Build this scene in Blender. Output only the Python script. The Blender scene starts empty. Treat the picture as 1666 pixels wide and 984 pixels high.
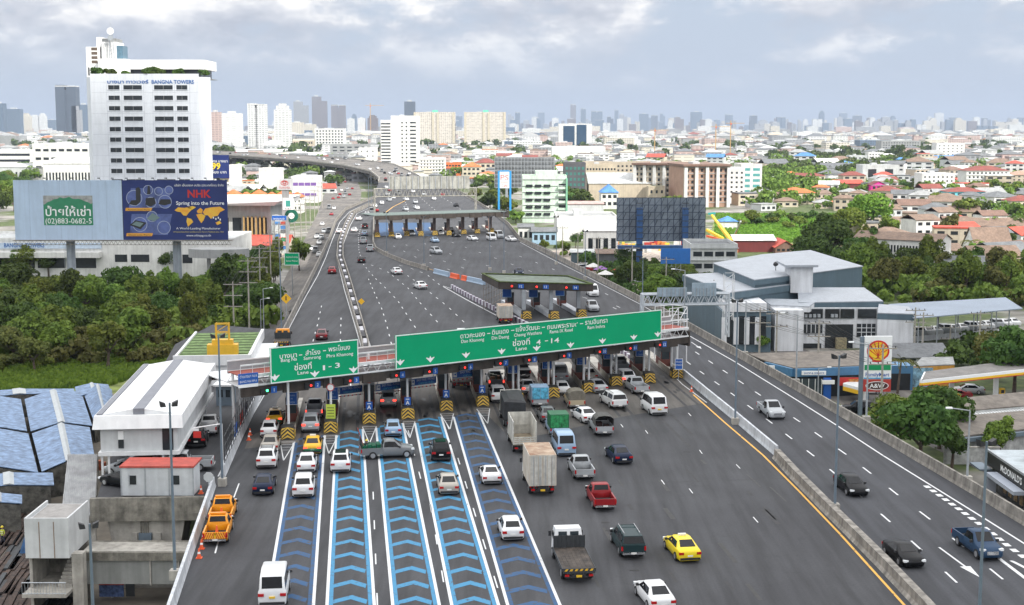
import bpy, bmesh, math, random
from mathutils import Vector, Matrix
random.seed(7)
S = bpy.context.scene
C = S.collection
PI = math.pi
R = math.radians
# ------------------------------------------------------------ camera
H, F, CX, CY = 32.0, 2250.0, 833.0, 492.0
PIT = math.atan(285/F)
cam = bpy.data.cameras.new('camera'); co = bpy.data.objects.new('camera', cam); C.objects.link(co)
co.location = (0, 0, H); co.rotation_euler = (R(90)-PIT, 0, 0)
cam.sensor_width = 36; cam.lens = 36*F/1666
cam.clip_start = 0.5; cam.clip_end = 60000
S.camera = co
# ------------------------------------------------------------ sky and sun
SUN_EL, SUN_AZ = R(40), math.atan2(0.72, -0.69)      # azimuth measured from +Y towards +X: behind the camera, to the right
sv = Vector((math.sin(SUN_AZ)*math.cos(SUN_EL), math.cos(SUN_AZ)*math.cos(SUN_EL), math.sin(SUN_EL)))
w = bpy.data.worlds.new('World'); S.world = w; w.use_nodes = True
nt = w.node_tree; N = nt.nodes; L = nt.links; N.clear()
out = N.new('ShaderNodeOutputWorld'); bg = N.new('ShaderNodeBackground'); bg.inputs[1].default_value = 0.11
sky = N.new('ShaderNodeTexSky'); sky.sky_type = 'NISHITA'; sky.sun_disc = False
sky.sun_elevation = SUN_EL; sky.sun_rotation = SUN_AZ; sky.air_density = 1.2; sky.dust_density = 2.0
tc = N.new('ShaderNodeTexCoord'); sep = N.new('ShaderNodeSeparateXYZ'); L.new(tc.outputs['Generated'], sep.inputs[0])
def mth(op, a, b=None, nodes=N, links=L):
    n = nodes.new('ShaderNodeMath'); n.operation = op
    for i, v in enumerate((a, b)):
        if v is None: continue
        if isinstance(v, (int, float)): n.inputs[i].default_value = v
        else: links.new(v, n.inputs[i])
    return n.outputs[0]
zz = mth('ADD', mth('MAXIMUM', sep.outputs[2], 0.0), 0.13)
cmb = N.new('ShaderNodeCombineXYZ'); L.new(mth('DIVIDE', sep.outputs[0], zz), cmb.inputs[0]); L.new(mth('DIVIDE', sep.outputs[1], zz), cmb.inputs[1])
def noise(scale, detail, rough, off=0.0):
    mp = N.new('ShaderNodeMapping'); mp.inputs['Location'].default_value = (off, off*.7, 0); L.new(cmb.outputs[0], mp.inputs[0])
    n = N.new('ShaderNodeTexNoise'); n.inputs['Scale'].default_value = scale; n.inputs['Detail'].default_value = detail
    n.inputs['Roughness'].default_value = rough; L.new(mp.outputs[0], n.inputs[0]); return n.outputs[0]
def ramp(fac, stops):
    r = N.new('ShaderNodeValToRGB'); L.new(fac, r.inputs[0]); e = r.color_ramp.elements
    while len(e) < len(stops): e.new(0.5)
    for i, (p, c) in enumerate(stops): e[i].position = p; e[i].color = (c, c, c, 1) if isinstance(c, (int, float)) else (*c, 1)
    return r.outputs[0]
def mix(f, a, b):
    m = N.new('ShaderNodeMix'); m.data_type = 'RGBA'
    if isinstance(f, (int, float)): m.inputs[0].default_value = f
    else: L.new(f, m.inputs[0])
    for k, v in ((6, a), (7, b)):
        if isinstance(v, tuple): m.inputs[k].default_value = (*v, 1)
        else: L.new(v, m.inputs[k])
    return m.outputs[2]
def noise3(scale, off, detail=7, ro=.58):
    mp = N.new('ShaderNodeMapping'); mp.inputs['Location'].default_value = off; mp.inputs['Scale'].default_value = (1, 1, 2.3); L.new(tc.outputs['Generated'], mp.inputs[0])
    n = N.new('ShaderNodeTexNoise'); n.inputs['Scale'].default_value = scale; n.inputs['Detail'].default_value = detail; n.inputs['Roughness'].default_value = ro; L.new(mp.outputs[0], n.inputs[0]); return n.outputs[0]
SK = (1.31, 0.4, 0.22)
n1 = noise3(8.5, SK); n2 = noise3(8.5, (SK[0]+.004, SK[1], SK[2]+.045)); big = noise3(2.6, (2.1, .3, .9), 2)
dens = mth('ADD', n1, mth('MULTIPLY', mth('SUBTRACT', big, 0.5), 0.7))
cov = ramp(dens, [(0.35, 0.0), (0.46, 1.0)])
lit = ramp(mth('ADD', mth('MULTIPLY', mth('SUBTRACT', n1, n2), 2.3), 0.45), [(0.22, (2.95, 3.1, 3.55)), (0.48, (4.1, 4.2, 4.5)), (0.72, (6.8, 6.6, 6.35))])
base = mix(0.90, sky.outputs[0], (2.95, 3.4, 4.2))
up = ramp(sep.outputs[2], [(0.025, 0.0), (0.075, 1.0)])
col = mix(mth('MULTIPLY', cov, up), base, lit)
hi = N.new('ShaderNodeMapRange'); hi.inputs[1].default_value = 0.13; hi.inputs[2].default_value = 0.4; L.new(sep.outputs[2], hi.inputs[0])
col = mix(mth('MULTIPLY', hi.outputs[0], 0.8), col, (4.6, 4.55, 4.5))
# upper sky above the view brightened as added fill light, duller towards the horizon
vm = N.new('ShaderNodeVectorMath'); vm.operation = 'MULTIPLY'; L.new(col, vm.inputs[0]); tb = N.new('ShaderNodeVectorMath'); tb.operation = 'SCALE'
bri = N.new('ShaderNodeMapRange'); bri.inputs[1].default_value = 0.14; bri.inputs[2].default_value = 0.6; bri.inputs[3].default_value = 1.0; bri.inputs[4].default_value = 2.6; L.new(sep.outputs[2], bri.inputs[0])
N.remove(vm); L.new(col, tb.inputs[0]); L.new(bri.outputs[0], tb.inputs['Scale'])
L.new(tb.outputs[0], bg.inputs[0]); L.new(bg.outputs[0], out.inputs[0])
sl = bpy.data.lights.new('sun', 'SUN'); sl.energy = 3.6; sl.angle = R(0.53); sl.color = (1.0, 0.955, 0.88)
so = bpy.data.objects.new('sun', sl); C.objects.link(so); so.location = (0, -50, 200)
so.rotation_euler = sv.to_track_quat('Z', 'Y').to_euler()
vs = S.view_settings; vs.view_transform = 'Standard'; vs.look = 'None'; vs.exposure = 0.74; vs.gamma = 1; vs.use_curve_mapping = False
cy = S.cycles; cy.max_bounces = 5; cy.diffuse_bounces = 2; cy.glossy_bounces = 2; cy.transmission_bounces = 3; cy.volume_bounces = 0
cy.transparent_max_bounces = 6; cy.caustics_reflective = False; cy.caustics_refractive = False; cy.use_denoising = True
cy.sample_clamp_indirect = 4
# ------------------------------------------------------------ pixel <-> world helpers (photo pixels, 1666 wide)
cp, sp = math.cos(PIT), math.sin(PIT)
def ray(px, py):
    a = (px-CX)/F; b = (CY-py)/F
    return Vector((a, cp + b*sp, -sp + b*cp))
def P(px, py, z=0.0):                         # where the pixel's ray meets the level z
    d = ray(px, py); t = (z-H)/d.z
    return Vector((d.x*t, d.y*t, z))
def X(px, Y, z=0.0): return (px-CX)/F*(Y*cp + (H-z)*sp)
def Z(py, Y):
    d = ray(CX, py); return H + d.z*Y/d.y
GZ = -8.0                                     # natural ground; the motorway deck is z = 0
def YG(py): return P(CX, py, GZ).y
# ------------------------------------------------------------ materials
MATS = {}
def mat(name, col, rough=0.7, metal=0.0, var=0.12, scale=1.5, col2=None, stain=0.0, bump=0.0, coat=0.0, spec=None, emit=None, trans=0.0):
    if name in MATS: return MATS[name]
    m = bpy.data.materials.new(name); m.use_nodes = True; n = m.node_tree.nodes; l = m.node_tree.links
    b = n['Principled BSDF']; b.inputs['Roughness'].default_value = rough; b.inputs['Metallic'].default_value = metal
    if coat: b.inputs['Coat Weight'].default_value = coat; b.inputs['Coat Roughness'].default_value = 0.06
    if spec is not None: b.inputs['Specular IOR Level'].default_value = spec
    c = (*col, 1)
    b.inputs['Base Color'].default_value = c
    if emit: b.inputs['Emission Color'].default_value = c; b.inputs['Emission Strength'].default_value = emit
    if var or col2:
        g = n.new('ShaderNodeNewGeometry'); t = n.new('ShaderNodeTexNoise'); t.inputs['Scale'].default_value = scale
        t.inputs['Detail'].default_value = 5; t.inputs['Roughness'].default_value = 0.65; l.new(g.outputs['Position'], t.inputs[0])
        r = n.new('ShaderNodeValToRGB'); l.new(t.outputs[0], r.inputs[0]); e = r.color_ramp.elements
        e[0].position = 0.3; e[1].position = 0.7
        d = col2 or tuple(max(0, x*(1-var*1.6)) for x in col); u = col if col2 else tuple(min(1, x*(1+var*0.7)) for x in col)
        e[0].color = (*d, 1); e[1].color = (*u, 1)
        last = r.outputs[0]
        if stain:
            mp = n.new('ShaderNodeMapping'); mp.inputs['Scale'].default_value = (1.3, 1.3, 0.12); l.new(g.outputs['Position'], mp.inputs[0])
            t2 = n.new('ShaderNodeTexNoise'); t2.inputs['Scale'].default_value = 1.2; t2.inputs['Detail'].default_value = 6; l.new(mp.outputs[0], t2.inputs[0])
            r2 = n.new('ShaderNodeValToRGB'); l.new(t2.outputs[0], r2.inputs[0]); r2.color_ramp.elements[0].position = 0.36; r2.color_ramp.elements[1].position = 0.62
            r2.color_ramp.elements[0].color = (1-stain,)*3+(1,); r2.color_ramp.elements[1].color = (1, 1, 1, 1)
            mm = n.new('ShaderNodeMix'); mm.data_type = 'RGBA'; mm.blend_type = 'MULTIPLY'; mm.inputs[0].default_value = 1
            l.new(last, mm.inputs[6]); l.new(r2.outputs[0], mm.inputs[7]); last = mm.outputs[2]
        l.new(last, b.inputs['Base Color'])
        if bump:
            bp = n.new('ShaderNodeBump'); bp.inputs['Strength'].default_value = bump; l.new(t.outputs[0], bp.inputs['Height']); l.new(bp.outputs[0], b.inputs['Normal'])
    if trans:
        tr = n.new('ShaderNodeBsdfTranslucent'); mx = n.new('ShaderNodeMixShader'); mx.inputs[0].default_value = trans
        src = b.inputs['Base Color'].links[0].from_socket if b.inputs['Base Color'].links else None
        if src: l.new(src, tr.inputs[0])
        else: tr.inputs[0].default_value = c
        l.new(b.outputs[0], mx.inputs[1]); l.new(tr.outputs[0], mx.inputs[2]); l.new(mx.outputs[0], n['Material Output'].inputs[0])
    MATS[name] = m; return m
def brickmat(name, wall, pane, bw, bh, mortar, off=0.0, rough=0.6):   # far facade: rows and columns of panes in the material
    if name in MATS: return MATS[name]
    m = mat(name, wall, rough, var=0.0); n = m.node_tree.nodes; l = m.node_tree.links; b = n['Principled BSDF']
    tcn = n.new('ShaderNodeTexCoord'); s = n.new('ShaderNodeSeparateXYZ'); l.new(tcn.outputs['Object'], s.inputs[0])
    cm = n.new('ShaderNodeCombineXYZ')
    ad = n.new('ShaderNodeMath'); l.new(s.outputs[0], ad.inputs[0]); l.new(s.outputs[1], ad.inputs[1]); l.new(ad.outputs[0], cm.inputs[0]); l.new(s.outputs[2], cm.inputs[1])
    t = n.new('ShaderNodeTexBrick'); t.offset = off; t.squash = 1; t.inputs['Scale'].default_value = 1
    t.inputs['Brick Width'].default_value = bw; t.inputs['Row Height'].default_value = bh; t.inputs['Mortar Size'].default_value = mortar
    t.inputs['Mortar Smooth'].default_value = 0
    t.inputs['Color1'].default_value = (*pane, 1); t.inputs['Color2'].default_value = (*[min(1, x*1.7+0.01) for x in pane], 1); t.inputs['Mortar'].default_value = (*wall, 1)
    l.new(cm.outputs[0], t.inputs[0]); l.new(t.outputs[0], b.inputs['Base Color'])
    return m
white = mat('white_paint', (0.74, 0.75, 0.76), 0.55, var=0.05, scale=0.35, stain=0.10)
brightwhite = mat('bright_white_render', (0.80, 0.80, 0.79), 0.6, var=0.04, scale=0.2, stain=0.06)
glass = mat('window_glass', (0.018, 0.022, 0.026), 0.12, var=0.0)
glass2 = mat('tinted_window', (0.05, 0.065, 0.075), 0.15, var=0.3, scale=0.4)
autoglass = mat('car_glass', (0.006, 0.007, 0.009), 0.12, var=0.0, spec=0.3)
black = mat('black_rubber', (0.014, 0.014, 0.015), 0.7, var=0.0)
darkmetal = mat('dark_metal', (0.05, 0.055, 0.06), 0.5, 0.3, var=0.1)
steel = mat('galvanised_steel', (0.40, 0.43, 0.46), 0.45, 0.45, var=0.1, scale=3)
bluesteel = mat('grey_blue_steel', (0.17, 0.22, 0.27), 0.5, 0.3, var=0.1)
conc = mat('concrete', (0.44, 0.42, 0.38), 0.9, var=0.22, scale=0.8, stain=0.25)
conc_dark = mat('stained_concrete', (0.27, 0.255, 0.22), 0.9, var=0.4, scale=0.9, stain=0.45)
orange = mat('orange_plastic', (0.75, 0.11, 0.03), 0.5, var=0.05)
yellow = mat('yellow_paint', (0.72, 0.42, 0.03), 0.5, var=0.08)
red = mat('red_paint', (0.50, 0.025, 0.02), 0.45, var=0.08)
green_sign = mat('green_sign', (0.0, 0.34, 0.15), 0.75, spec=.2, var=0.04, scale=0.3)
blue_sign = mat('blue_sign', (0.01, 0.10, 0.42), 0.5, var=0.06)
wtext = mat('white_lettering', (0.82, 0.84, 0.84), 0.5, var=0)
rust_roof = mat('old_grey_roof', (0.25, 0.23, 0.21), 0.85, var=0.3, scale=0.5, stain=0.35)
red_roof = mat('red_roof', (0.52, 0.08, 0.05), 0.8, var=0.2, scale=0.4)
# ------------------------------------------------------------ mesh builder
class MB:
    def __init__(s): s.v = []; s.f = []; s.mi = []; s.cur = 0
    def add(s, vs, fs):
        o = len(s.v); s.v += [tuple(p) for p in vs]; s.f += [tuple(o+i for i in f) for f in fs]; s.mi += [s.cur]*len(fs); return s
    def box(s, x0, x1, y0, y1, z0, z1):
        return s.add([(x0,y0,z0),(x1,y0,z0),(x1,y1,z0),(x0,y1,z0),(x0,y0,z1),(x1,y0,z1),(x1,y1,z1),(x0,y1,z1)],
                     [(0,3,2,1),(4,5,6,7),(0,1,5,4),(1,2,6,5),(2,3,7,6),(3,0,4,7)])
    def hexa(s, b, t):      # bottom quad, top quad
        return s.add(list(b)+list(t), [(3,2,1,0),(4,5,6,7),(0,1,5,4),(1,2,6,5),(2,3,7,6),(3,0,4,7)])
    def prism(s, poly, z0, z1):
        n = len(poly); return s.add([(p[0],p[1],z0) for p in poly]+[(p[0],p[1],z1) for p in poly],
            [tuple(range(n-1,-1,-1)), tuple(range(n,2*n))]+[(i,(i+1)%n,n+(i+1)%n,n+i) for i in range(n)])
    def poly(s, pts): return s.add(pts, [tuple(range(len(pts)))])
    def tube(s, a, b, r, r2=None, n=6):
        a = Vector(a); b = Vector(b); r2 = r if r2 is None else r2; d = (b-a)
        if d.length < 1e-6: return s
        q = d.to_track_quat('Z', 'Y'); vs = []
        for p, rr in ((a, r), (b, r2)):
            for i in range(n): t = 2*PI*(i+.5)/n; vs.append(p + q @ Vector((math.cos(t)*rr, math.sin(t)*rr, 0)))
        return s.add(vs, [tuple(range(n-1,-1,-1)), tuple(range(n,2*n))]+[(i,(i+1)%n,n+(i+1)%n,n+i) for i in range(n)])
    def bar(s, a, b, w, h=None):
        return s.tube(a, b, (w if h is None else (w+h)/2)*0.7, n=4)
    def strip(s, pts, off0, off1, z0, z1):   # solid ribbon along a path, between two sideways offsets
        n = len(pts); Lf = []; Rt = []
        for i, p in enumerate(pts):
            a = pts[max(0, i-1)]; b = pts[min(n-1, i+1)]; d = Vector((b[0]-a[0], b[1]-a[1])); d.normalize(); q = Vector((d.y, -d.x))
            Lf.append((p[0]+q.x*off0, p[1]+q.y*off0)); Rt.append((p[0]+q.x*off1, p[1]+q.y*off1))
        zb = [(p[2] if len(p) > 2 else 0) for p in pts]
        vs = []
        for i in range(n): vs += [(*Lf[i], zb[i]+z0), (*Rt[i], zb[i]+z0), (*Rt[i], zb[i]+z1), (*Lf[i], zb[i]+z1)]
        fs = []
        for i in range(n-1):
            a = 4*i; b = a+4
            for k in range(4): fs.append((a+k, a+(k+1)%4, b+(k+1)%4, b+k))
        fs += [(3,2,1,0), (4*n-4,4*n-3,4*n-2,4*n-1)]
        return s.add(vs, fs)
    def flat(s, pts, off0, off1, z):
        n = len(pts); vs = []
        for i, p in enumerate(pts):
            a = pts[max(0, i-1)]; b = pts[min(n-1, i+1)]; d = Vector((b[0]-a[0], b[1]-a[1])); d.normalize(); q = Vector((d.y, -d.x)); zz = p[2] if len(p) > 2 else 0
            vs += [(p[0]+q.x*off0, p[1]+q.y*off0, zz+z), (p[0]+q.x*off1, p[1]+q.y*off1, zz+z)]
        return s.add(vs, [(2*i, 2*i+1, 2*i+3, 2*i+2) for i in range(n-1)])
    def gable(s, x0, x1, y0, y1, z0, h, along='x', over=0.4, t=0.12):
        if along == 'x':
            ym = (y0+y1)/2; e = h*over/((y1-y0)/2)
            for ya in (y0-over, y1+over):
                s.hexa([(x0-over,ya,z0-e),(x1+over,ya,z0-e),(x1+over,ym,z0+h),(x0-over,ym,z0+h)] if ya < ym else [(x0-over,ym,z0+h),(x1+over,ym,z0+h),(x1+over,ya,z0-e),(x0-over,ya,z0-e)],
                       [(x0-over,ya,z0-e+t),(x1+over,ya,z0-e+t),(x1+over,ym,z0+h+t),(x0-over,ym,z0+h+t)] if ya < ym else [(x0-over,ym,z0+h+t),(x1+over,ym,z0+h+t),(x1+over,ya,z0-e+t),(x0-over,ya,z0-e+t)])
        else:
            xm = (x0+x1)/2; e = h*over/((x1-x0)/2)
            s.hexa([(x0-over,y0-over,z0-e),(xm,y0-over,z0+h),(xm,y1+over,z0+h),(x0-over,y1+over,z0-e)],[(x0-over,y0-over,z0-e+t),(xm,y0-over,z0+h+t),(xm,y1+over,z0+h+t),(x0-over,y1+over,z0-e+t)])
            s.hexa([(xm,y0-over,z0+h),(x1+over,y0-over,z0-e),(x1+over,y1+over,z0-e),(xm,y1+over,z0+h)],[(xm,y0-over,z0+h+t),(x1+over,y0-over,z0-e+t),(x1+over,y1+over,z0-e+t),(xm,y1+over,z0+h+t)])
        return s
    def hip(s, x0, x1, y0, y1, z0, h, over=0.5):
        x0 -= over; x1 += over; y0 -= over; y1 += over; w_, d_ = x1-x0, y1-y0
        if w_ >= d_: a = (x0+d_/2, (y0+y1)/2, z0+h); b = (x1-d_/2, (y0+y1)/2, z0+h)
        else: a = ((x0+x1)/2, y0+w_/2, z0+h); b = ((x0+x1)/2, y1-w_/2, z0+h)
        v = [(x0,y0,z0),(x1,y0,z0),(x1,y1,z0),(x0,y1,z0),a,b]
        return s.add(v, [(3,2,1,0)]+([(0,1,5,4),(1,2,5),(2,3,4,5),(3,0,4)] if w_ >= d_ else [(0,1,4),(1,2,5,4),(2,3,5),(3,0,4,5)]))
    def data(s, name, m, smooth=False):
        me = bpy.data.meshes.new(name); me.from_pydata(s.v, [], s.f)
        ms = m if isinstance(m, (list, tuple)) else [m]
        for q in ms: me.materials.append(q)
        if len(ms) > 1: me.polygons.foreach_set('material_index', s.mi)
        if smooth: me.polygons.foreach_set('use_smooth', [True]*len(me.polygons))
        me.validate(); me.update(); return me
    def ob(s, name, m, parent=None, smooth=False, label=None, cat=None, group=None, kind=None):
        o = bpy.data.objects.new(name, s.data(name, m, smooth)); C.objects.link(o)
        if parent is not None: o.parent = parent
        return tag(o, label, cat, group, kind)
def tag(o, label=None, cat=None, group=None, kind=None):
    for k, v in (('label', label), ('category', cat), ('group', group), ('kind', kind)):
        if v: o[k] = v
    return o
def T(name, label, cat, loc=(0,0,0), rz=0.0, group=None):
    o = bpy.data.objects.new(name, None); C.objects.link(o); o.empty_display_size = 0.5
    o.location = loc; o.rotation_euler = (0, 0, rz); return tag(o, label, cat, group)
CH = {}
def kids(o): return [c for c in o.children]
def link(name, me, parent, loc=(0,0,0), rot=(0,0,0), scale=(1,1,1)):
    o = bpy.data.objects.new(name, me); C.objects.link(o); o.parent = parent; o.location = loc; o.rotation_euler = rot; o.scale = scale; return o
def dup(o, loc=None, rz=None, label=None, group=None, scale=None, parent=None, ch=None):
    c = o.copy(); C.objects.link(c)
    if parent is not None: c.parent = parent
    if loc is not None: c.location = loc
    if rz is not None: c.rotation_euler = (0, 0, rz)
    if scale is not None: c.scale = scale
    if label: c['label'] = label
    if group: c['group'] = group
    for k in (ch or CHILD(o)): dup(k, parent=c)
    return c
def CHILD(o):
    if o.name not in CH: CH[o.name] = list(o.children)
    return CH[o.name]
UNIT = MB().box(-.5,.5,-.5,.5,-.5,.5)
UM = {}
def ubox(m):
    if m.name not in UM: UM[m.name] = UNIT.data('unit', m)
    return UM[m.name]
def bx(name, m, parent, x0, x1, y0, y1, z0, z1):
    return link(name, ubox(m), parent, ((x0+x1)/2, (y0+y1)/2, (z0+z1)/2), scale=(x1-x0, y1-y0, z1-z0))
# ------------------------------------------------------------ lettering: flat text meshes that face -Y of their parent
TC = {}
def text(s, m, parent, x, z, h=None, w=None, y=-0.03, name='lettering', align='CENTER', bold=0.0, rot=(PI/2,0,0)):
    key = (s, m.name, align, bold)
    if key not in TC:
        cu = bpy.data.curves.new('t', 'FONT'); cu.body = s; cu.resolution_u = 2; cu.offset = bold; cu.align_x = align
        o = bpy.data.objects.new('t', cu); C.objects.link(o); dg = bpy.context.evaluated_depsgraph_get(); dg.update()
        me = bpy.data.meshes.new_from_object(o.evaluated_get(dg)); me.materials.clear(); me.materials.append(m)
        bpy.data.objects.remove(o); xs = [v.co.x for v in me.vertices] or [0, 1]; ys = [v.co.y for v in me.vertices] or [0, 1]
        TC[key] = (me, max(xs)-min(xs), max(ys), (max(xs)+min(xs))/2)
    me, tw, th, mid = TC[key]
    sy = (h/0.72) if h else w/tw; sx = w/tw if w else sy
    return link(name, me, parent, (x-(mid*sx if align == 'CENTER' else 0), y, z), rot, (sx, sy, 1))

def ORD(n):
    w_ = ['zeroth','first','second','third','fourth','fifth','sixth','seventh','eighth','ninth','tenth','eleventh','twelfth','thirteenth','fourteenth','fifteenth','sixteenth','seventeenth','eighteenth','nineteenth']
    if n < 20: return w_[n]
    t_ = ['','','twent','thirt','fort','fift','sixt','sevent','eight','ninet'][n//10] if n < 100 else '%dth' % n
    if n >= 100: return t_
    return t_+'ieth' if n % 10 == 0 else t_+'y-'+w_[n%10]
def ordlabel(items, fmt, key=None):        # items: (screen x, object); the label counts from the left
    items.sort(key=lambda q: q[0])
    for i, (x, o) in enumerate(items): o['label'] = fmt % ORD(i+1)
def scrx(p):                               # photo column of a world point
    d = p-Vector((0,0,H)); zc = d.y*cp-d.z*sp; return CX+F*d.x/zc
HAZE = 6.5e-5
# ============================================================ GROUND
def gmat():
    m = mat('ground_scrub', (0.075, 0.095, 0.03), 0.95, var=0, col2=None); n = m.node_tree.nodes; l = m.node_tree.links; b = n['Principled BSDF']
    g = n.new('ShaderNodeNewGeometry')
    def nz(s, d=6):
        t = n.new('ShaderNodeTexNoise'); t.inputs['Scale'].default_value = s; t.inputs['Detail'].default_value = d; l.new(g.outputs['Position'], t.inputs[0]); return t.outputs[0]
    def rp(f, st):
        r = n.new('ShaderNodeValToRGB'); l.new(f, r.inputs[0]); e = r.color_ramp.elements
        while len(e) < len(st): e.new(.5)
        for i, (p, c) in enumerate(st): e[i].position = p; e[i].color = (*c, 1)
        return r.outputs[0]
    fine = rp(nz(0.6), [(0.3, (0.03, 0.045, 0.012)), (0.55, (0.07, 0.10, 0.025)), (0.75, (0.12, 0.14, 0.05))])
    urban = rp(nz(0.12), [(0.35, (0.10, 0.095, 0.085)), (0.5, (0.20, 0.19, 0.17)), (0.66, (0.34, 0.33, 0.31))])
    mx = n.new('ShaderNodeMix'); mx.data_type = 'RGBA'; l.new(fine, mx.inputs[6]); l.new(urban, mx.inputs[7])
    k = rp(nz(0.022, 8), [(0.50, (0, 0, 0)), (0.56, (1, 1, 1))]); l.new(k, mx.inputs[0]); l.new(mx.outputs[2], b.inputs['Base Color'])
    return m
MB().poly([(-11000,-300,GZ),(11000,-300,GZ),(11000,26000,GZ),(-11000,26000,GZ)]).ob('ground', gmat(), kind='structure')
def asphalt(name, a, b_, c):
    m = mat(name, a, 0.88, var=0); n = m.node_tree.nodes; l = m.node_tree.links; b = n['Principled BSDF']; g = n.new('ShaderNodeNewGeometry')
    rot = n.new('ShaderNodeMapping'); rot.inputs['Rotation'].default_value = (0, 0, R(-5.9)); rot.inputs['Scale'].default_value = (1, 0.06, 1); l.new(g.outputs['Position'], rot.inputs[0])
    def nz(v, s, d, ro=.6):
        t = n.new('ShaderNodeTexNoise'); t.inputs['Scale'].default_value = s; t.inputs['Detail'].default_value = d; t.inputs['Roughness'].default_value = ro; l.new(v, t.inputs[0]); return t.outputs[0]
    def mul(x, y, f=1):
        q = n.new('ShaderNodeMix'); q.data_type = 'RGBA'; q.blend_type = 'MULTIPLY'; q.inputs[0].default_value = f; l.new(x, q.inputs[6]); l.new(y, q.inputs[7]); return q.outputs[2]
    def rp(f, p0, c0, p1, c1):
        r = n.new('ShaderNodeValToRGB'); l.new(f, r.inputs[0]); e = r.color_ramp.elements; e[0].position = p0; e[0].color = (*c0, 1); e[1].position = p1; e[1].color = (*c1, 1); return r.outputs[0]
    streak = rp(nz(rot.outputs[0], 0.9, 4), .34, (0.68,)*3, .60, (1.14, 1.14, 1.14))
    patch = rp(nz(g.outputs['Position'], 0.07, 5), .35, b_, .65, a)
    grain = rp(nz(g.outputs['Position'], 5.0, 3), .3, (0.86,)*3, .7, (1.1,)*3)
    spot = rp(nz(g.outputs['Position'], 0.45, 6, .7), .28, (0.6,)*3, .40, (1,)*3)
    l.new(mul(mul(mul(patch, streak), grain), spot, .7), b.inputs['Base Color']); return m
asph = asphalt('asphalt', (0.053, 0.055, 0.061), (0.036, 0.037, 0.042), None)
asph_r = asphalt('newer_asphalt', (0.048, 0.051, 0.059), (0.037, 0.039, 0.046), None)
concroad = asphalt('worn_concrete_pavement', (0.115, 0.105, 0.096), (0.065, 0.060, 0.055), None)
street = asphalt('street_surface', (0.17, 0.155, 0.14), (0.10, 0.095, 0.09), None)
deckpx = [(262,1045),(341,810),(157,812),(176,752),(285,560),(345,528),(449,536),(480,500),(517,427),(536,386),(546,358),(562,339),(591,326),(608,318),(616,297),
          (691,295),(745,308),(770,323),(800,343),(826,362),(845,386),(880,399),(960,441),(1045,487),(1080,506),(1167,556),(1300,631),(1442,714),(1585,798),(1670,848),(1780,915),(1850,1045)]
deck = [tuple(P(x, y).xy) for x, y in deckpx]
m_ = MB(); n_ = len(deck)
m_.add([(x, y, 0) for x, y in deck], [tuple(range(n_))])
m_.ob('motorway_deck', asph, kind='structure')
m_ = MB()
loop = deck+[deck[0]]
ring = MB(); ring.v = []; vs = [(x, y, -0.002) for x, y in deck]+[(x, y, -1.5) for x, y in deck]
ring.add(vs, [(i, n_+i, n_+(i+1)%n_, (i+1)%n_) for i in range(n_)]+[tuple(range(n_, 2*n_))]); ring.ob('bridge_deck_edge', conc_dark, kind='structure')
# embankment walls / girders under the deck
inner = MB()
cx_ = sum(p[0] for p in deck)/n_; cy_ = sum(p[1] for p in deck)/n_
for (a, b) in (((1000,475),(1300,640)),((1300,640),(1600,815))):
    p, q = P(*a), P(*b); inner.strip([(p.x, p.y), (q.x, q.y)], -2.2, -1.8, GZ, -1.5)
inner.ob('retaining_wall', conc, kind='structure')
# elevated road that swings away to the left
LE = [(616,297,0),(617,290,.4),(603,279,1.5),(560,269.5,3),(494,261.5,4.5),(430,256.5,5),(376,253,5),(290,247.5,5),(200,243,5)]
RE = [(691,295,0),(682,287,.4),(664,278,1.5),(642,268,3),(579,259.5,4.5),(500,254,5),(440,250.5,5),(340,245.5,5),(235,241,5)]
vl = [P(*a) for a in LE]; vr = [P(*a) for a in RE]
m_ = MB(); k_ = len(vl)
m_.add([p for p in vl]+[p for p in vr]+[p-Vector((0,0,2.0)) for p in vl]+[p-Vector((0,0,2.0)) for p in vr],
  [(i, i+1, k_+i+1, k_+i) for i in range(k_-1)]+[(2*k_+i, 3*k_+i, 3*k_+i+1, 2*k_+i+1) for i in range(k_-1)]+[(i, 2*k_+i, 2*k_+i+1, i+1) for i in range(k_-1)]+[(k_+i, k_+i+1, 3*k_+i+1, 3*k_+i) for i in range(k_-1)])
m_.ob('viaduct', street, kind='structure')
for side, pts in ((0, vl), (1, vr)):
    MB().strip([tuple(p) for p in pts], -.2, .2, 0.0, .95).ob('parapet', conc)
    tag(C.objects[-1], 'weathered parapet on the %s edge of the distant curving viaduct' % ('near left', 'far right')[side], 'parapet')
dense = []
for i in range(len(vl)-1):
    nseg = max(1, int((vl[i+1]-vl[i]).length/44))
    for j in range(nseg): dense.append((vl[i].lerp(vl[i+1], j/nseg), vr[i].lerp(vr[i+1], j/nseg)))
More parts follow.
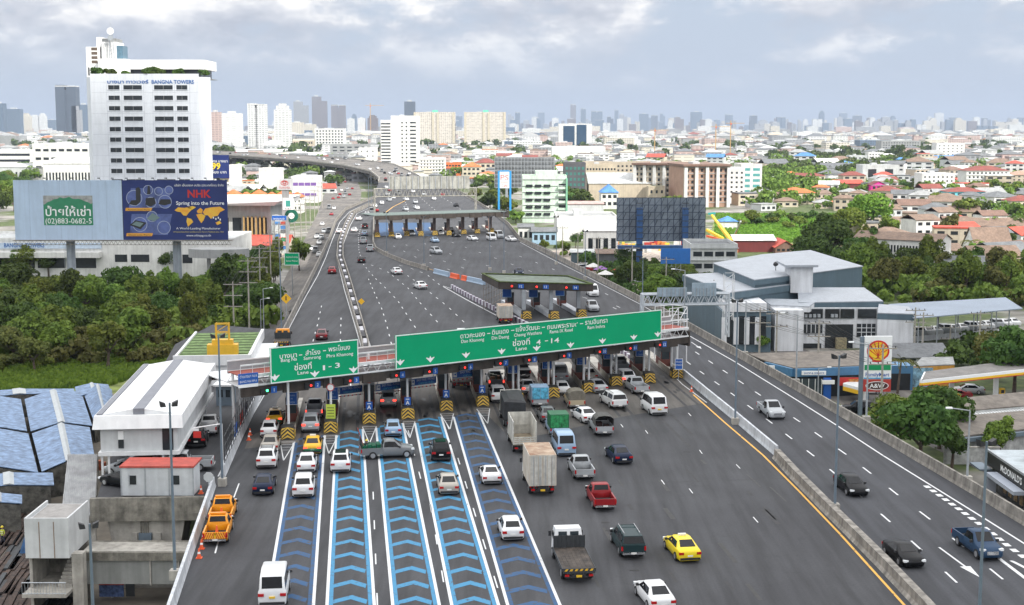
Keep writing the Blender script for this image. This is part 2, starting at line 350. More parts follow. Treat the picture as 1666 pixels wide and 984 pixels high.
for i, (a, b) in enumerate(dense[2:]):
    m_ = MB(); c = (a+b)/2; u = (b-a).normalized(); q = Vector((-u.y, u.x, 0)); wd = (b-a).length
    for s_ in (-1, 1):
        t0 = c+u*s_*wd*.46-Vector((0,0,2)); g0 = Vector(c)+u*s_*wd*.16; g0.z = GZ
        m_.hexa([g0-q*1-u*1, g0-q*1+u*1, g0+q*1+u*1, g0+q*1-u*1], [t0-q*1-u*1, t0-q*1+u*1, t0+q*1+u*1, t0+q*1-u*1])
    m_.hexa([c-u*wd*.5-q*1.1-Vector((0,0,3.6)), c+u*wd*.5-q*1.1-Vector((0,0,3.6)), c+u*wd*.5+q*1.1-Vector((0,0,3.6)), c-u*wd*.5+q*1.1-Vector((0,0,3.6))],
            [c-u*wd*.5-q*1.1-Vector((0,0,2)), c+u*wd*.5-q*1.1-Vector((0,0,2)), c+u*wd*.5+q*1.1-Vector((0,0,2)), c-u*wd*.5+q*1.1-Vector((0,0,2))])
    m_.ob('viaduct_pier', conc_dark, label='dark V-shaped concrete pier holding up the curving viaduct', cat='pier', group='piers of the curving viaduct')
# low level streets
def road(name, L_, R_, z, m, zo=0.01):
    a = [P(x, y, z) for x, y in L_]; b = [P(x, y, z) for x, y in R_]; k = len(a)
    MB().add([(p.x, p.y, z+zo) for p in a]+[(p.x, p.y, z+zo) for p in b], [(i, i+1, k+i+1, k+i) for i in range(k-1)]).ob(name, m, kind='structure')
road('frontage_road', [(400,660),(428,560),(455,470),(490,400),(515,350),(530,310),(545,287)], [(470,660),(500,560),(530,470),(562,400),(585,350),(588,310),(578,287)], GZ, street)
road('side_street', [(1080,470),(1180,560),(1330,640),(1500,720),(1666,800),(1800,900)], [(1180,470),(1290,560),(1420,615),(1560,650),(1700,720),(1800,760)], GZ, street)
road('service_yard', [(-150,640),(-150,800),(-150,1100)], [(210,640),(300,800),(330,1100)], GZ, mat('bare_earth', (0.20, 0.175, 0.14), 0.95, var=0.4, scale=0.4, col2=(0.10, 0.09, 0.075)), 0.02)
road('car_park', [(90,500),(100,455)], [(330,500),(320,455)], GZ, street, 0.02)
road('market_yard', [(820,410),(880,470),(1000,560)], [(1180,400),(1200,450),(1150,520)], GZ, mat('market_paving', (0.42, 0.36, 0.31), 0.9, var=0.3, scale=0.6), 0.02)
# ============================================================ ROAD SURFACES AND MARKINGS ON THE DECK
line_w = mat('white_road_paint', (0.52, 0.53, 0.54), 0.7, var=0.25, scale=1.2)
line_y = mat('yellow_road_paint', (0.60, 0.33, 0.06), 0.7, var=0.25, scale=1.2)
lblue = mat('light_blue_road_paint', (0.03, 0.165, 0.30), 0.7, var=0.40, scale=2.2)
dblue = mat('dark_blue_road_paint', (0.012, 0.055, 0.135), 0.75, var=0.55, scale=2.2)
def sheet(px, z, m, name): MB().poly([(*P(x, y).xy, z) for x, y in px]).ob(name, m, kind='structure')
sheet([(470,722),(538,712),(601,697),(664,689),(724,677),(790,672),(833,715),(900,704),(1000,680),(1150,655),(1104,612),(1086,588),(1030,560),(960,571),(600,610),(470,628),(452,650),(440,690),(405,712),(398,730)], 0.004, concroad, 'toll_lane_pavement')
sheet([(1152,655),(1180,690),(1265,746),(1515,1040),(1850,1040),(1850,1000),(1670,858),(1585,808),(1442,724),(1300,641),(1167,566),(1100,526),(1098,600)], 0.0045, asph_r, 'right_carriageway')
for m_, lo, hi in ((line_w,.33,.40),(lblue,.37,.45),(dblue,.40,.50),(line_y,.34,.42)):     # worn paint: the asphalt shows through
    for q in m_.node_tree.nodes:
        if q.type == 'VALTORGB': e = q.color_ramp.elements; e[0].position = lo; e[1].position = hi; e[0].color = (.055,.055,.06,1)
        if q.type == 'TEX_NOISE': q.inputs['Detail'].default_value = 9; q.inputs['Roughness'].default_value = .75
mk_w = MB(); mk_y = MB(); mk_l = MB(); mk_d = MB()
def pl(pts): return [tuple(P(x, y).xy) for x, y in pts]
def solid(mb, pts, w_=0.15, z=0.009): mb.flat(pl(pts), -w_/2, w_/2, z)
def resample(pts, step):
    out_ = []; acc = 0.0
    for a, b in zip(pts, pts[1:]):
        A = Vector(a); B = Vector(b); Ls = (B-A).length
        if Ls < 1e-6: continue
        while acc <= Ls: out_.append((A.lerp(B, acc/Ls), (B-A).normalized())); acc += step
        acc -= Ls
    return out_
def dashes(pts, step=8.0, ln=2.3, w_=0.14, mb=None, z=0.009):
    for p, d in resample(pl(pts), step):
        q = p+d*ln; (mb or mk_w).flat([(p.x, p.y), (q.x, q.y)], -w_/2, w_/2, z)
colA = [(1111,559),(1206,622),(1298,684),(1372,736),(1414,768),(1458,803),(1508,841),(1565,888),(1630,941),(1690,992)]
colB = [(1117,588),(1139,604),(1190,640),(1250,684),(1318,737),(1353,766),(1447,848),(1505,900),(1557,948),(1610,1000)]
dashes(colA, 7.6, 2.4, .16); dashes(colB, 7.6, 2.4, .16)
solid(mk_w, [(1085,525),(1114,542),(1195,588),(1300,653),(1360,691),(1435,740),(1593,838),(1666,884),(1720,920)], .18)
dashes([(1506,790),(1560,828),(1615,868),(1640,888),(1690,924)], 1.45, .8, .5)
solid(mk_w, [(1625,908),(1700,965)], .3); solid(mk_w, [(1645,912),(1700,940)], .3)
def arrow(px, py, ang, s=1.0):
    c = P(px, py); q = Matrix.Rotation(ang, 3, 'Z')
    for poly in ([(-.09,-4),( .09,-4),(.09,1.2),(-.09,1.2)], [(-.45,1.2),(.45,1.2),(0,4)]):
        mk_w.poly([tuple((q @ Vector((a*s, b*s, 0))+c+Vector((0,0,.009)))) for a, b in poly])
arrow(1560, 914, R(5.9+180), .9); arrow(1133,562, R(5.9+180), .8)
arrow(570, 622, R(8), .8); arrow(490,628, R(8), .8)
solid(mk_y, [(1128,642),(1180,688),(1241,740),(1300,799),(1367,869),(1471,984),(1520,1040)], .2)
solid(mk_w, [(1085,600),(1110,625),(1150,655)], .12)
# plaza approach: faint lane dashes of the wide apron
for pts in ([(1120,672),(1166,722),(1240,800)],[(1138,732),(1180,790),(1260,880)],[(1050,700),(1110,780),(1180,872)],[(1010,690),(1090,800),(1160,900)]): dashes(pts, 24.0, 1.6, .09)
solid(mk_w, [(355,775),(372,742),(436,632)], .14); dashes([(350,900),(358,870),(395,770)], 16, 4.8, .12)
# main carriageways beyond the plaza
dashes([(499,600),(510,552),(516,530),(523,498)]); dashes([(552,600),(554,546),(555,512)])
dashes([(676,533),(647,489),(629,470),(611,453),(600,441),(590,428),(584,408),(583,385),(588,365)])
dashes([(637,560),(628,524),(621,502),(610,478),(600,455)]); dashes([(712,524),(683,492),(665,470),(645,453),(629,441),(604,431)])
dashes([(755,524),(730,500),(705,480),(680,460),(660,446),(640,437)]); dashes([(715,463),(694,446),(670,437),(645,430)])
solid(mk_w, [(721,466),(760,488),(800,509),(840,530)], .2); solid(mk_w, [(721,465),(736,470),(790,492)], .15)
solid(mk_w, [(433,584),(464,546),(496,485),(517,448),(530,419),(541,389),(553,361),(569,344),(597,331)], .14); solid(mk_w, [(603,565),(570,458),(558,420),(559,396),(570,366),(581,347),(606,336)], .14)
solid(mk_w, [(588,565),(560,470),(549,425),(551,393),(560,366),(570,349),(590,338)], .14)
solid(mk_y, [(628,345),(640,336),(662,325)], .3); solid(mk_y, [(606,398),(625,412),(660,426),(700,438),(735,448)], .15)
for pts in ([(690,396),(760,424),(850,446),(930,478),(985,494),(1045,523),(1111,559)],[(735,394),(820,425),(900,455),(960,478),(1030,510),(1090,540)],[(660,398),(720,424),(800,452),(880,482)],[(775,392),(860,422),(930,450),(1000,485)],[(640,400),(680,420),(740,442)]): dashes(pts, 16, 2.4, .14)
solid(mk_w, [(846,394),(897,421),(955,450),(1042,495),(1085,520)], .15); solid(mk_w, [(750,315),(776,330),(806,348),(828,366),(846,392)], .16)
for pts in ([(680,318),(700,335),(712,345)],[(700,310),(735,330),(755,345)],[(650,312),(660,330),(665,345)]): dashes(pts, 16, 4, .2)
# chevron lanes
lanes = [((478,720),(433,984),(528.6,708),(510,984),1),((547,708),(532,984),(590,698),(609,984),0),((612,696),(639,984),(655.5,688),(714.7,984),0),
         ((675,688),(735,984),(718,678),(811,984),0),((738,678),(826,984),(779,671),(911,984),1)]
def atY(a, b, Y): return a.lerp(b, (Y-a.y)/(b.y-a.y))
for lt, lb, rt, rb, dark in lanes:
    a0, a1, b0, b1 = [P(*q) for q in (lt, lb, rt, rb)]
    a1 = a0+(a1-a0)*1.3; b1 = b0+(b1-b0)*1.3; mb = mk_d if dark else mk_l; e = Vector((1, 0, 0))
    for (s0, s1, sg) in ((a0, a1, 1), (b0, b1, -1)):
        mk_w.flat([s0.xy, s1.xy], -.11, .11, .009)
        o = e*sg*.26; mb.flat([(s0+o).xy, (s1+o).xy], -.14, .14, .009)
    Yt = max(a0.y, b0.y)-1.5; Yb = 80.0; y_ = Yt
    while y_ > Yb:
        p, q = atY(a0, a1, y_), atY(b0, b1, y_)
        if y_ < min(a0.y, b0.y)+6:
            l0 = p+e*.44; r0 = q-e*.44; c = (p+q)/2+Vector((0,.95,0)); th = Vector((0,-.85,0))
            for s0, s1 in ((l0, c), (c, r0)): mb.poly([(v.x, v.y, .0095) for v in (s0, s1, s1+th, s0+th)])
        y_ -= 3.27
for (x0,y0,x1,y1) in ((520,720,519,760),(570,0,0,0),(607,800,614,984),(664,700,690,800),(700,820,728,984),(727,690,740,720),(745,745,818,984)):
    if x1: dashes([(x0,y0),(x1,y1)], 9, 2.6, .1)
noses = [(468,716),(538,706),(601,691),(664,683),(727,670),(786,662),(843,656),(901,648),(959,640),(1004,629),(1058,624),(1103,616)]
for i, (x, y) in enumerate(noses[:11]):
    p = P(x, y+3); q = P(x+(x-600)*.045, y+30)
    if i > 6: continue
    u = (q-p).normalized(); v = Vector((-u.y, u.x, 0))
    for s_ in (-1, 1): mk_w.flat([(p+v*s_*.75).xy, (p+u*8).xy], -.05, .05, .012)
    for t in (0, 1.2, 2.4, 3.6): mk_w.flat([(p+v*(.7-t*.1)+u*t).xy, (p-v*(.7-t*.1)+u*t).xy], -.05, .05, .012)
mk_w.ob('white_road_markings', line_w, kind='structure'); mk_y.ob('yellow_road_markings', line_y, kind='structure')
mk_l.ob('light_blue_lane_chevrons', lblue, kind='structure'); mk_d.ob('dark_blue_lane_chevrons', dblue, kind='structure')
r_ = random.Random(8); track = mat('tyre_track', (0.036,0.036,0.039), .8, var=.3, scale=.8); oil = mat('oil_stain', (0.022,0.021,0.021), .6, var=.4, scale=2); tk = MB(); ol = MB()
for i in range(len(noses)-1):
    a = P((noses[i][0]+noses[i+1][0])/2, (noses[i][1]+noses[i+1][1])/2); d_ = Vector((-.1036,1,0)).normalized(); q = Vector((d_.y,-d_.x,0))
    for s_ in (-.78,.78):
        f0, f1 = r_.uniform(14,34), r_.uniform(10,22); b0 = a+q*s_-d_*f0; b1 = a+q*s_+d_*f1; tk.flat([b0.xy, b0.lerp(b1,.3).xy, b1.xy], -.17, .17, .0065)
    for k in range(9):
        c = a+d_*r_.uniform(-16,12)+q*r_.gauss(0,.3); n = 9; rx = r_.uniform(.15,.45); ol.poly([(c.x+q.x*math.cos(6.283*j/n)*rx*r_.uniform(.6,1.2)+d_.x*math.sin(6.283*j/n)*rx*3, c.y+q.y*math.cos(6.283*j/n)*rx+d_.y*math.sin(6.283*j/n)*rx*r_.uniform(2,4), .0075) for j in range(n)])
for k in range(26):
    c = P(r_.uniform(880,1330), r_.uniform(690,980)); l_, w2 = r_.uniform(1,5), r_.uniform(.4,1.3); d_ = Vector((-.1036,1,0)); (tk if k % 2 else ol).poly([(c.x,c.y,.0065),(c.x+w2*.35,c.y,.0065),(c.x+w2*.35+d_.x*l_,c.y+l_,.0065),(c.x+d_.x*l_,c.y+l_,.0065)])
for x0, y0, x1, y1 in ((330,905,455,905),(905,790,1290,778),(700,520,560,540),(1190,600,1290,640),(600,460,700,472)): A, B = P(x0,y0), P(x1,y1); tk.flat([A.xy, B.xy], -.06, .06, .0068)
tk.ob('tyre_tracks', track, kind='structure'); ol.ob('oil_stains', oil, kind='structure')
# manholes / drain spots
tar = mat('tar_patch', (0.02, 0.02, 0.021), 0.8, var=0.2)
m_ = MB()
for x, y in ((985,850),(992,863),(1001,876),(1032,928),(1042,944),(1012,855),(1117,735)):
    c = P(x, y); m_.box(c.x-.35, c.x+.35, c.y-.15, c.y+.15, .006, .012)
m_.ob('road_patches', tar, kind='structure')
# ============================================================ BARRIERS
def jersey(pts, m, label, h=.85, wb=.55, wt=.22, z=0.0, name='concrete_barrier', cap=None):
    b = MB(); P2 = pl(pts) if z == 0 else [tuple(P(x, y, z).xy) for x, y in pts]
    P2 = [(x, y, z) for x, y in P2]
    n = len(P2); vs = []
    prof = [(-wb/2,0),(-wb*.32,.28),(-wt/2,h),(wt/2,h),(wb*.32,.28),(wb/2,0)]
    for i, p in enumerate(P2):
        a = P2[max(0,i-1)]; c = P2[min(n-1,i+1)]; d = Vector((c[0]-a[0], c[1]-a[1])).normalized(); q = Vector((d.y,-d.x))
        vs += [(p[0]+q.x*o, p[1]+q.y*o, z+zz_) for o, zz_ in prof]
    fs = [(6*i+k, 6*i+(k+1)%6, 6*i+6+(k+1)%6, 6*i+6+k) for i in range(n-1) for k in range(6)]+[tuple(range(6)), tuple(range(6*n-1, 6*n-7, -1))]
    b.add(vs, fs); o = b.ob(name, m, label=label, cat='barrier')
    return o
conc_b = mat('barrier_concrete', (0.30, 0.28, 0.25), 0.9, var=0.3, scale=1.0, stain=0.45)
wcl = mat('white_barrier_cladding', (0.60, 0.63, 0.67), 0.6, var=0.15, scale=.6, stain=.25)
jersey([(262,1040),(279,990),(305,913),(341,808),(347,790)], wcl, 'white clad barrier along the left edge of the viaduct beside the yellow pickups')
jersey([(362,776),(382,730),(426,637),(440,597),(452,566)], wcl, 'white barrier between the parking deck and the first toll lane', h=1.0)
jersey([(452,563),(480,506),(517,431),(536,389),(546,361),(562,342),(591,329),(613,321)], conc_b, 'grimy concrete parapet curving along the left edge of the left carriageway', h=1.0)
jersey([(1112,613),(1150,645),(1196,683),(1264,741)], wcl, 'pale steel clad barrier running from the last toll island down the median', h=1.0)
jersey([(1264,745),(1293,777),(1347,832),(1437,922),(1506,995),(1546,1040)], conc_b, 'weathered double concrete median barrier beside the yellow line', h=.9, wb=1.0, wt=.55)
jersey([(1790,925),(1670,855),(1585,803),(1442,719),(1300,636),(1167,561),(1080,511),(1042,491),(955,446),(897,416),(845,391)], conc_b, 'long mossy concrete parapet along the right edge of the motorway', h=1.05)
jersey([(845,389),(828,367),(804,348),(775,329),(748,313),(700,300)], conc_b, 'concrete parapet right of the far toll plaza', h=1.0)
jersey([(608,357),(607,396),(612,407),(628,416),(660,429),(697,440)], conc_b, 'curved concrete barrier separating the far plaza from the main carriageway', h=.9)
# striped separator between the carriageways
for sgn in (-1, 1):
    jersey([(599+sgn*5,640),(599+sgn*5,600),(594+sgn*5,560),(565+sgn*5,458),(553+sgn*5,420),(554+sgn*4,395),(564+sgn*3,366),(574+sgn*3,347),(604+sgn*3,332)], conc_b,
           'low %s half of the twin barrier between left and centre carriageways' % ('right' if sgn > 0 else 'left'), h=.8, wb=.4, wt=.2)
sep = pl([(594,575),(594,560),(565,458),(553,420),(554,395),(564,366),(574,347)])
stripe_m = mat('separator_white', (0.50,0.50,0.54), .7, var=.1); stripe_k = mat('separator_black', (0.03,0.03,0.035), .7, var=.1)
for i, (p, d) in enumerate(resample(sep, 6.4)):
    q = p+d*4.4
    o = MB().strip([(p.x,p.y),(q.x,q.y)], -.30, .30, 0, .58); o.ob('separator_panel', stripe_m if i % 2 else stripe_k, label='%s anti-glare panel standing between the twin carriageway barriers' % ('pale' if i % 2 else 'black'), cat='barrier panel', group='%s panels between the carriageway barriers' % ('pale' if i % 2 else 'black'))
# striped kerb barrier and water-filled barriers
def zebra(pts, label):
    r = T('striped_barrier', label, 'barrier', P(*pts[0]))
    base = P(*pts[0]); segs = resample(pl(pts), 1.2)
    for i, (p, d) in enumerate(segs):
        q = p+d*1.2; MB().strip([(p.x-base.x,p.y-base.y),(q.x-base.x,q.y-base.y)], -.2, .2, 0, .8).ob(('white_stripe','purple_stripe')[i%2], (stripe_m, mat('stripe_purple', (0.12,0.08,0.13), .7))[i%2], r)

zebra([(735,469),(768,487),(800,503),(866,536)], 'striped white and dark kerb barrier leading to the middle toll plaza')
zebra([(992,566),(1012,576),(1032,592)], 'short striped barrier showing under the long green sign')
wb = mat('blue_white_plastic', (0.30,0.40,0.52), .5, var=.1)
for (a, b, m, t) in (((707,444),(731,450),wb,'blue-white water barrier left of the orange pair'),((734,451),(746,454),orange,'left orange water barrier facing the main carriageway'),((752,455),(760,457),orange,'right orange water barrier facing the main carriageway'),((761,457),(788,463),wb,'blue-white water barrier next to the middle toll canopy')):
    jersey([a, b], m, t, h=1.0, wb=.8, wt=.4, name='water_barrier')
# ============================================================ VEHICLES  (front = +Y, origin on the ground under the middle)
PAINT = {}
def paint(name, col): return mat('paint_'+name, col, 0.35, var=0.0, coat=0.2 if max(col) > .1 else .05, spec=0.35 if max(col) > .1 else .16)
pc = {'white': (0.70,0.71,0.72), 'silver': (0.36,0.38,0.40), 'grey': (0.17,0.18,0.19), 'black': (0.006,0.0065,0.008), 'navy': (0.010,0.018,0.045), 'red': (0.26,0.010,0.014), 'maroon': (0.12,0.015,0.02),
      'yellow': (0.80,0.62,0.02), 'orange': (0.78,0.30,0.01), 'lightblue': (0.28,0.40,0.55), 'green': (0.01,0.12,0.05), 'darkgreen': (0.016,0.036,0.040), 'taxiyellow': (0.75,0.42,0.02), 'tan': (0.42,0.36,0.25), 'steelblue': (0.022,0.05,0.10), 'champagne': (0.38,0.35,0.31)}
taill = mat('tail_light', (0.42,0.01,0.012), 0.25, var=0); headl = mat('head_light', (0.75,0.78,0.80), 0.12, var=0); rimm = mat('alloy_rim', (0.42,0.43,0.45), 0.35, 0.6, var=0)
plate_w = mat('number_plate', (0.72,0.72,0.70), .5, var=0); plate_y = mat('yellow_number_plate', (0.75,0.48,0.03), .5, var=0); trim = mat('black_trim', (0.02,0.02,0.022), .5, var=0); chrome = mat('chrome_trim', (0.55,0.56,0.58), .2, .8, var=0)
lamp_lit = mat('brake_light_lit', (1.0,0.05,0.03), .3, var=0, emit=2.0)
SH = {  # y, zbottom, zbelt, ztop, half width, half top width ; index of: rear glass, roof start, roof end, cowl
 'sedan': ([(-2.34,.38,.78,.83,.70,.55),(-2.26,.26,.93,1.01,.84,.68),(-1.70,.22,.95,1.07,.89,.70),(-0.95,.20,.93,1.42,.90,.57),(-.1,.20,.92,1.46,.90,.60),(.45,.20,.91,1.42,.90,.57),(1.25,.20,.90,1.00,.90,.70),(2.0,.22,.78,.86,.86,.66),(2.3,.28,.62,.70,.76,.58),(2.38,.36,.54,.60,.62,.46)], 2, 1.45, -1.42, .33),
 'coupe': ([(-2.2,.38,.74,.80,.70,.55),(-2.12,.26,.88,.98,.84,.66),(-1.45,.22,.92,1.05,.90,.68),(-.6,.20,.90,1.32,.90,.54),(-.1,.20,.89,1.34,.90,.56),(.25,.20,.88,1.31,.90,.54),(1.1,.20,.88,.96,.89,.68),(1.9,.22,.74,.82,.85,.62),(2.2,.28,.60,.68,.74,.56),(2.27,.36,.52,.58,.6,.45)], 2, 1.35, -1.35, .33),
 'hatch': ([(-2.1,.4,.80,.86,.72,.60),(-2.04,.28,.95,1.02,.84,.68),(-1.85,.24,.98,1.12,.87,.66),(-1.25,.22,.96,1.44,.88,.58),(-.3,.20,.94,1.50,.88,.60),(.4,.20,.92,1.46,.88,.58),(1.15,.20,.92,1.03,.88,.68),(1.8,.22,.80,.88,.85,.64),(2.05,.28,.64,.72,.76,.56),(2.12,.36,.56,.62,.62,.46)], 2, 1.3, -1.3, .31),
 'suv': ([(-2.28,.45,.88,.95,.76,.66),(-2.24,.32,1.08,1.14,.90,.78),(-2.10,.28,1.12,1.26,.93,.74),(-1.75,.26,1.10,1.72,.93,.66),(-.5,.25,1.08,1.79,.93,.68),(.35,.25,1.06,1.74,.93,.66),(1.10,.25,1.06,1.18,.93,.76),(1.9,.28,.98,1.06,.90,.72),(2.22,.34,.80,.88,.82,.62),(2.32,.42,.66,.74,.7,.52)], 2, 1.4, -1.4, .38),
 'van': ([(-2.42,.42,1.05,1.12,.84,.76),(-2.40,.32,1.12,1.22,.93,.80),(-2.36,.28,1.18,1.35,.94,.80),(-2.16,.26,1.18,2.12,.94,.78),(-.5,.25,1.18,2.24,.94,.80),(1.25,.25,1.15,2.10,.94,.78),(2.10,.25,1.12,1.28,.94,.80),(2.34,.28,.95,1.05,.90,.74),(2.42,.32,.75,.82,.84,.66),(2.46,.4,.6,.66,.7,.5)], 2, 1.3, -1.45, .34),
 'cab': ([(-.55,.42,1.10,1.16,.92,.86),(-.54,.40,1.10,1.20,.92,.86),(-.53,.40,1.10,1.32,.92,.74),(-.38,.38,1.08,1.74,.92,.67),(.1,.36,1.08,1.79,.92,.68),(.65,.34,1.06,1.74,.92,.66),(1.35,.34,1.06,1.18,.92,.76),(2.15,.36,.98,1.06,.90,.72),(2.5,.40,.80,.88,.82,.62),(2.6,.46,.66,.74,.7,.52)], 2, 1.75, -1.55, .38),
}
def ringpts(s):
    y, zb, zl, zt, hw, ht = s; zb *= .68; zm = (zb+zl)/2
    h = [(0,zb),(hw*.86,zb),(hw*.98,zb+.12),(hw,zm),(hw*.985,zl-.06),(hw*.95,zl),(ht+.02,zt-.045),(ht*.88,zt),(0,zt)]
    return [(x, y, z) for x, z in h]+[(-x, y, z) for x, z in h[-2:0:-1]]
def loft(st):
    b = MB(); n = 16; vs = [p for s in st for p in ringpts(s)]
    b.add(vs, [(n*i+k, n*i+(k+1)%n, n*i+n+(k+1)%n, n*i+n+k) for i in range(len(st)-1) for k in range(n)]+[tuple(range(n-1,-1,-1)), tuple(range(n*len(st)-n, n*len(st)))])
    return b
def lerp3(a, b, t): return tuple(a[i]+(b[i]-a[i])*t for i in range(3))
def pane(c, off):      # c: four corners, inset and pushed outward
    mid = [sum(p[i] for p in c)/4 for i in range(3)]
    c = [lerp3(p, mid, .03) for p in c]; a = Vector(c[1])-Vector(c[0]); b = Vector(c[3])-Vector(c[0]); n = a.cross(b).normalized()
    if n.dot(Vector(off)) < 0: n = -n
    return [tuple(Vector(p)+n*.014) for p in c]
WHL = {}
def wheel_mesh(r, wd):
    if (r, wd) in WHL: return WHL[(r, wd)]
    t = MB().tube((-wd/2,0,0),(wd/2,0,0), r, n=14).data('tyre', black); q = MB().tube((-wd/2-.012,0,0),(wd/2+.012,0,0), r*.62, n=10).data('rim', rimm)
    WHL[(r, wd)] = (t, q); return t, q
def wheels(t, r, pos, wd=.22, name='wheel'):
    a, b = wheel_mesh(r, wd)
    for x, y in pos: o = link(name, a, t, (x, y, r)); link('rim', b, o)
PARTC = {}
def part(t, name, key, fn, m, smooth=False):
    k = (key, name, m.name if not isinstance(m, (list, tuple)) else tuple(q.name for q in m))
    if k not in PARTC: PARTC[k] = fn().data(name, m, smooth)
    return link(name, PARTC[k], t)
def shell(t, kind, m, roof=None, roofm=None):
    st, gi, wf, wr, wrad = SH[kind]
    body = part(t, 'body', kind, lambda: loft(st), m, True)
    R_ = [ringpts(s) for s in st]
    g = lambda i, k: R_[i][k]
    part(t, 'rear_window', kind, lambda: MB().poly(pane([g(2,7),g(3,7),g(3,9),g(2,9)], (0,-1,1))), autoglass)
    part(t, 'windscreen', kind, lambda: MB().poly(pane([g(5,7),g(6,7),g(6,9),g(5,9)], (0,1,1))), autoglass)
    for k5, k6, sg in ((5,6,1),(11,10,-1)):
        def f():
            b = MB(); lo = [g(i,k5) for i in (3,4,5)]; hi = [g(i,k6) for i in (3,4,5)]
            e = lambda p: (p[0]+sg*.016, p[1], p[2])
            L0 = [lerp3(a, b_, .10) for a, b_ in zip(lo, hi)]; H0 = [lerp3(a, b_, .88) for a, b_ in zip(lo, hi)]
            bk = lerp3(g(3,k5), g(2,k5), .55); ft = lerp3(g(5,k5), g(6,k5), .62)
            bk = (lerp3(g(3,k5), g(2,k5), .55)[0]*.985, bk[1], bk[2]+.04); ft = (ft[0]*.985, ft[1], ft[2]+.04)
            b.add([e(bk)]+[e(p) for p in L0]+[e(ft)]+[e(p) for p in H0], [(0,1,5),(1,2,6,5),(2,3,7,6),(3,4,7)]); return b
        part(t, 'side_window', kind+str(sg), f, autoglass)
    ry, fy, hw = st[1][0], st[-2][0], st[1][4]
    zl = st[1][2]; zh = st[-3][2]
    return st
def lights(t, st, key, lit=False, plate=plate_w):
    ry, zl, hw = st[1][0], st[1][2], st[1][4]
    fy, zf, fw = st[-3][0], st[-3][2], st[-3][4]
    for s in (-1, 1):
        part(t, 'tail_light', key+'%d' % s, lambda: MB().box(min(s*hw*.58, s*hw*1.0), max(s*hw*.58, s*hw*1.0), ry-.09, ry+.12, zl-.27, zl-.08), lamp_lit if lit else taill)
        part(t, 'headlight', key+'%d' % s, lambda: MB().box(min(s*fw*.58, s*fw*.98), max(s*fw*.58, s*fw*.98), fy+.1, st[-2][0]+.05, zf-.22, zf-.07), headl)
        part(t, 'wing_mirror', key+'%d' % s, lambda: MB().box(min(s*hw*1.02, s*(hw+.2)), max(s*hw*1.02, s*(hw+.2)), st[6][0]-.38, st[6][0]-.22, st[6][2]-.02, st[6][2]+.15), trim)
    part(t, 'number_plate', key+'r', lambda: MB().box(-.2, .2, ry-.1, ry-.02, zl-.42, zl-.29), plate)
    part(t, 'grille', key, lambda: MB().box(-fw*.5, fw*.5, fy+.2, st[-1][0]+.012, .48, .62), trim)
    part(t, 'rear_bumper', key, lambda: MB().box(-hw*.9, hw*.9, ry-.13, ry+.2, .28, .44), trim)
def car(kind, col, label, cat='car', group=None, extra=None, lit=False, plate=plate_w):
    t = T({'sedan':'sedan','coupe':'coupe','hatch':'hatchback','suv':'sport_utility_vehicle','van':'van'}[kind], label, cat, group=group)
    st = shell(t, kind, paint(col, pc[col])); lights(t, st, kind, lit, plate)
    _, _, wf, wr, r = SH[kind]; wheels(t, r, [(s*(st[4][4]-.07), y) for s in (-1,1) for y in (wf, wr)])
    zt = st[4][3]
    if extra == 'rails':
        for s in (-1, 1): part(t, 'roof_rail', kind+'rl%d' % s, lambda: MB().tube((s*.55,-1.5,zt+.05),(s*.55,.3,zt+.05), .03, n=5), chrome)
        for k in range(3): part(t, 'roof_bar', kind+'rb%d' % k, lambda: MB().box(-.55,.55,-1.2+k*.5,-1.1+k*.5,zt+.06,zt+.10), trim)
    if extra == 'taxi':
        part(t, 'roof_sign', kind, lambda: MB().box(-.3,.3,-.1,.08,zt+.01,zt+.16), plate_w)
        part(t, 'lower_panel', kind, lambda: lower_band(st), paint('green', pc['green']), True)
    if extra == 'taxi1': part(t, 'roof_sign', kind, lambda: MB().box(-.25,.25,-.1,.08,zt+.01,zt+.14), plate_w)
    if extra == 'darkroof': part(t, 'sunroof', kind, lambda: MB().box(-.5,.5,-1.3,.2,zt-.02,zt+.012), autoglass)
    return t
def lower_band(st):
    b = MB()
    for s in (-1, 1):
        vs = []
        for q in st: vs += [(s*(q[4]*.99+.012), q[0], q[1]+.03), (s*(q[4]+.012), q[0], (q[1]+q[2])/2), (s*(q[4]*.985+.012), q[0], q[2]-.1)]
        b.add(vs, [(3*i+k, 3*i+k+1, 3*i+k+4, 3*i+k+3) for i in range(len(st)-1) for k in range(2)])
    b.box(-.8,.8,st[0][0]-.02,st[0][0]+.05,.3,.7); return b
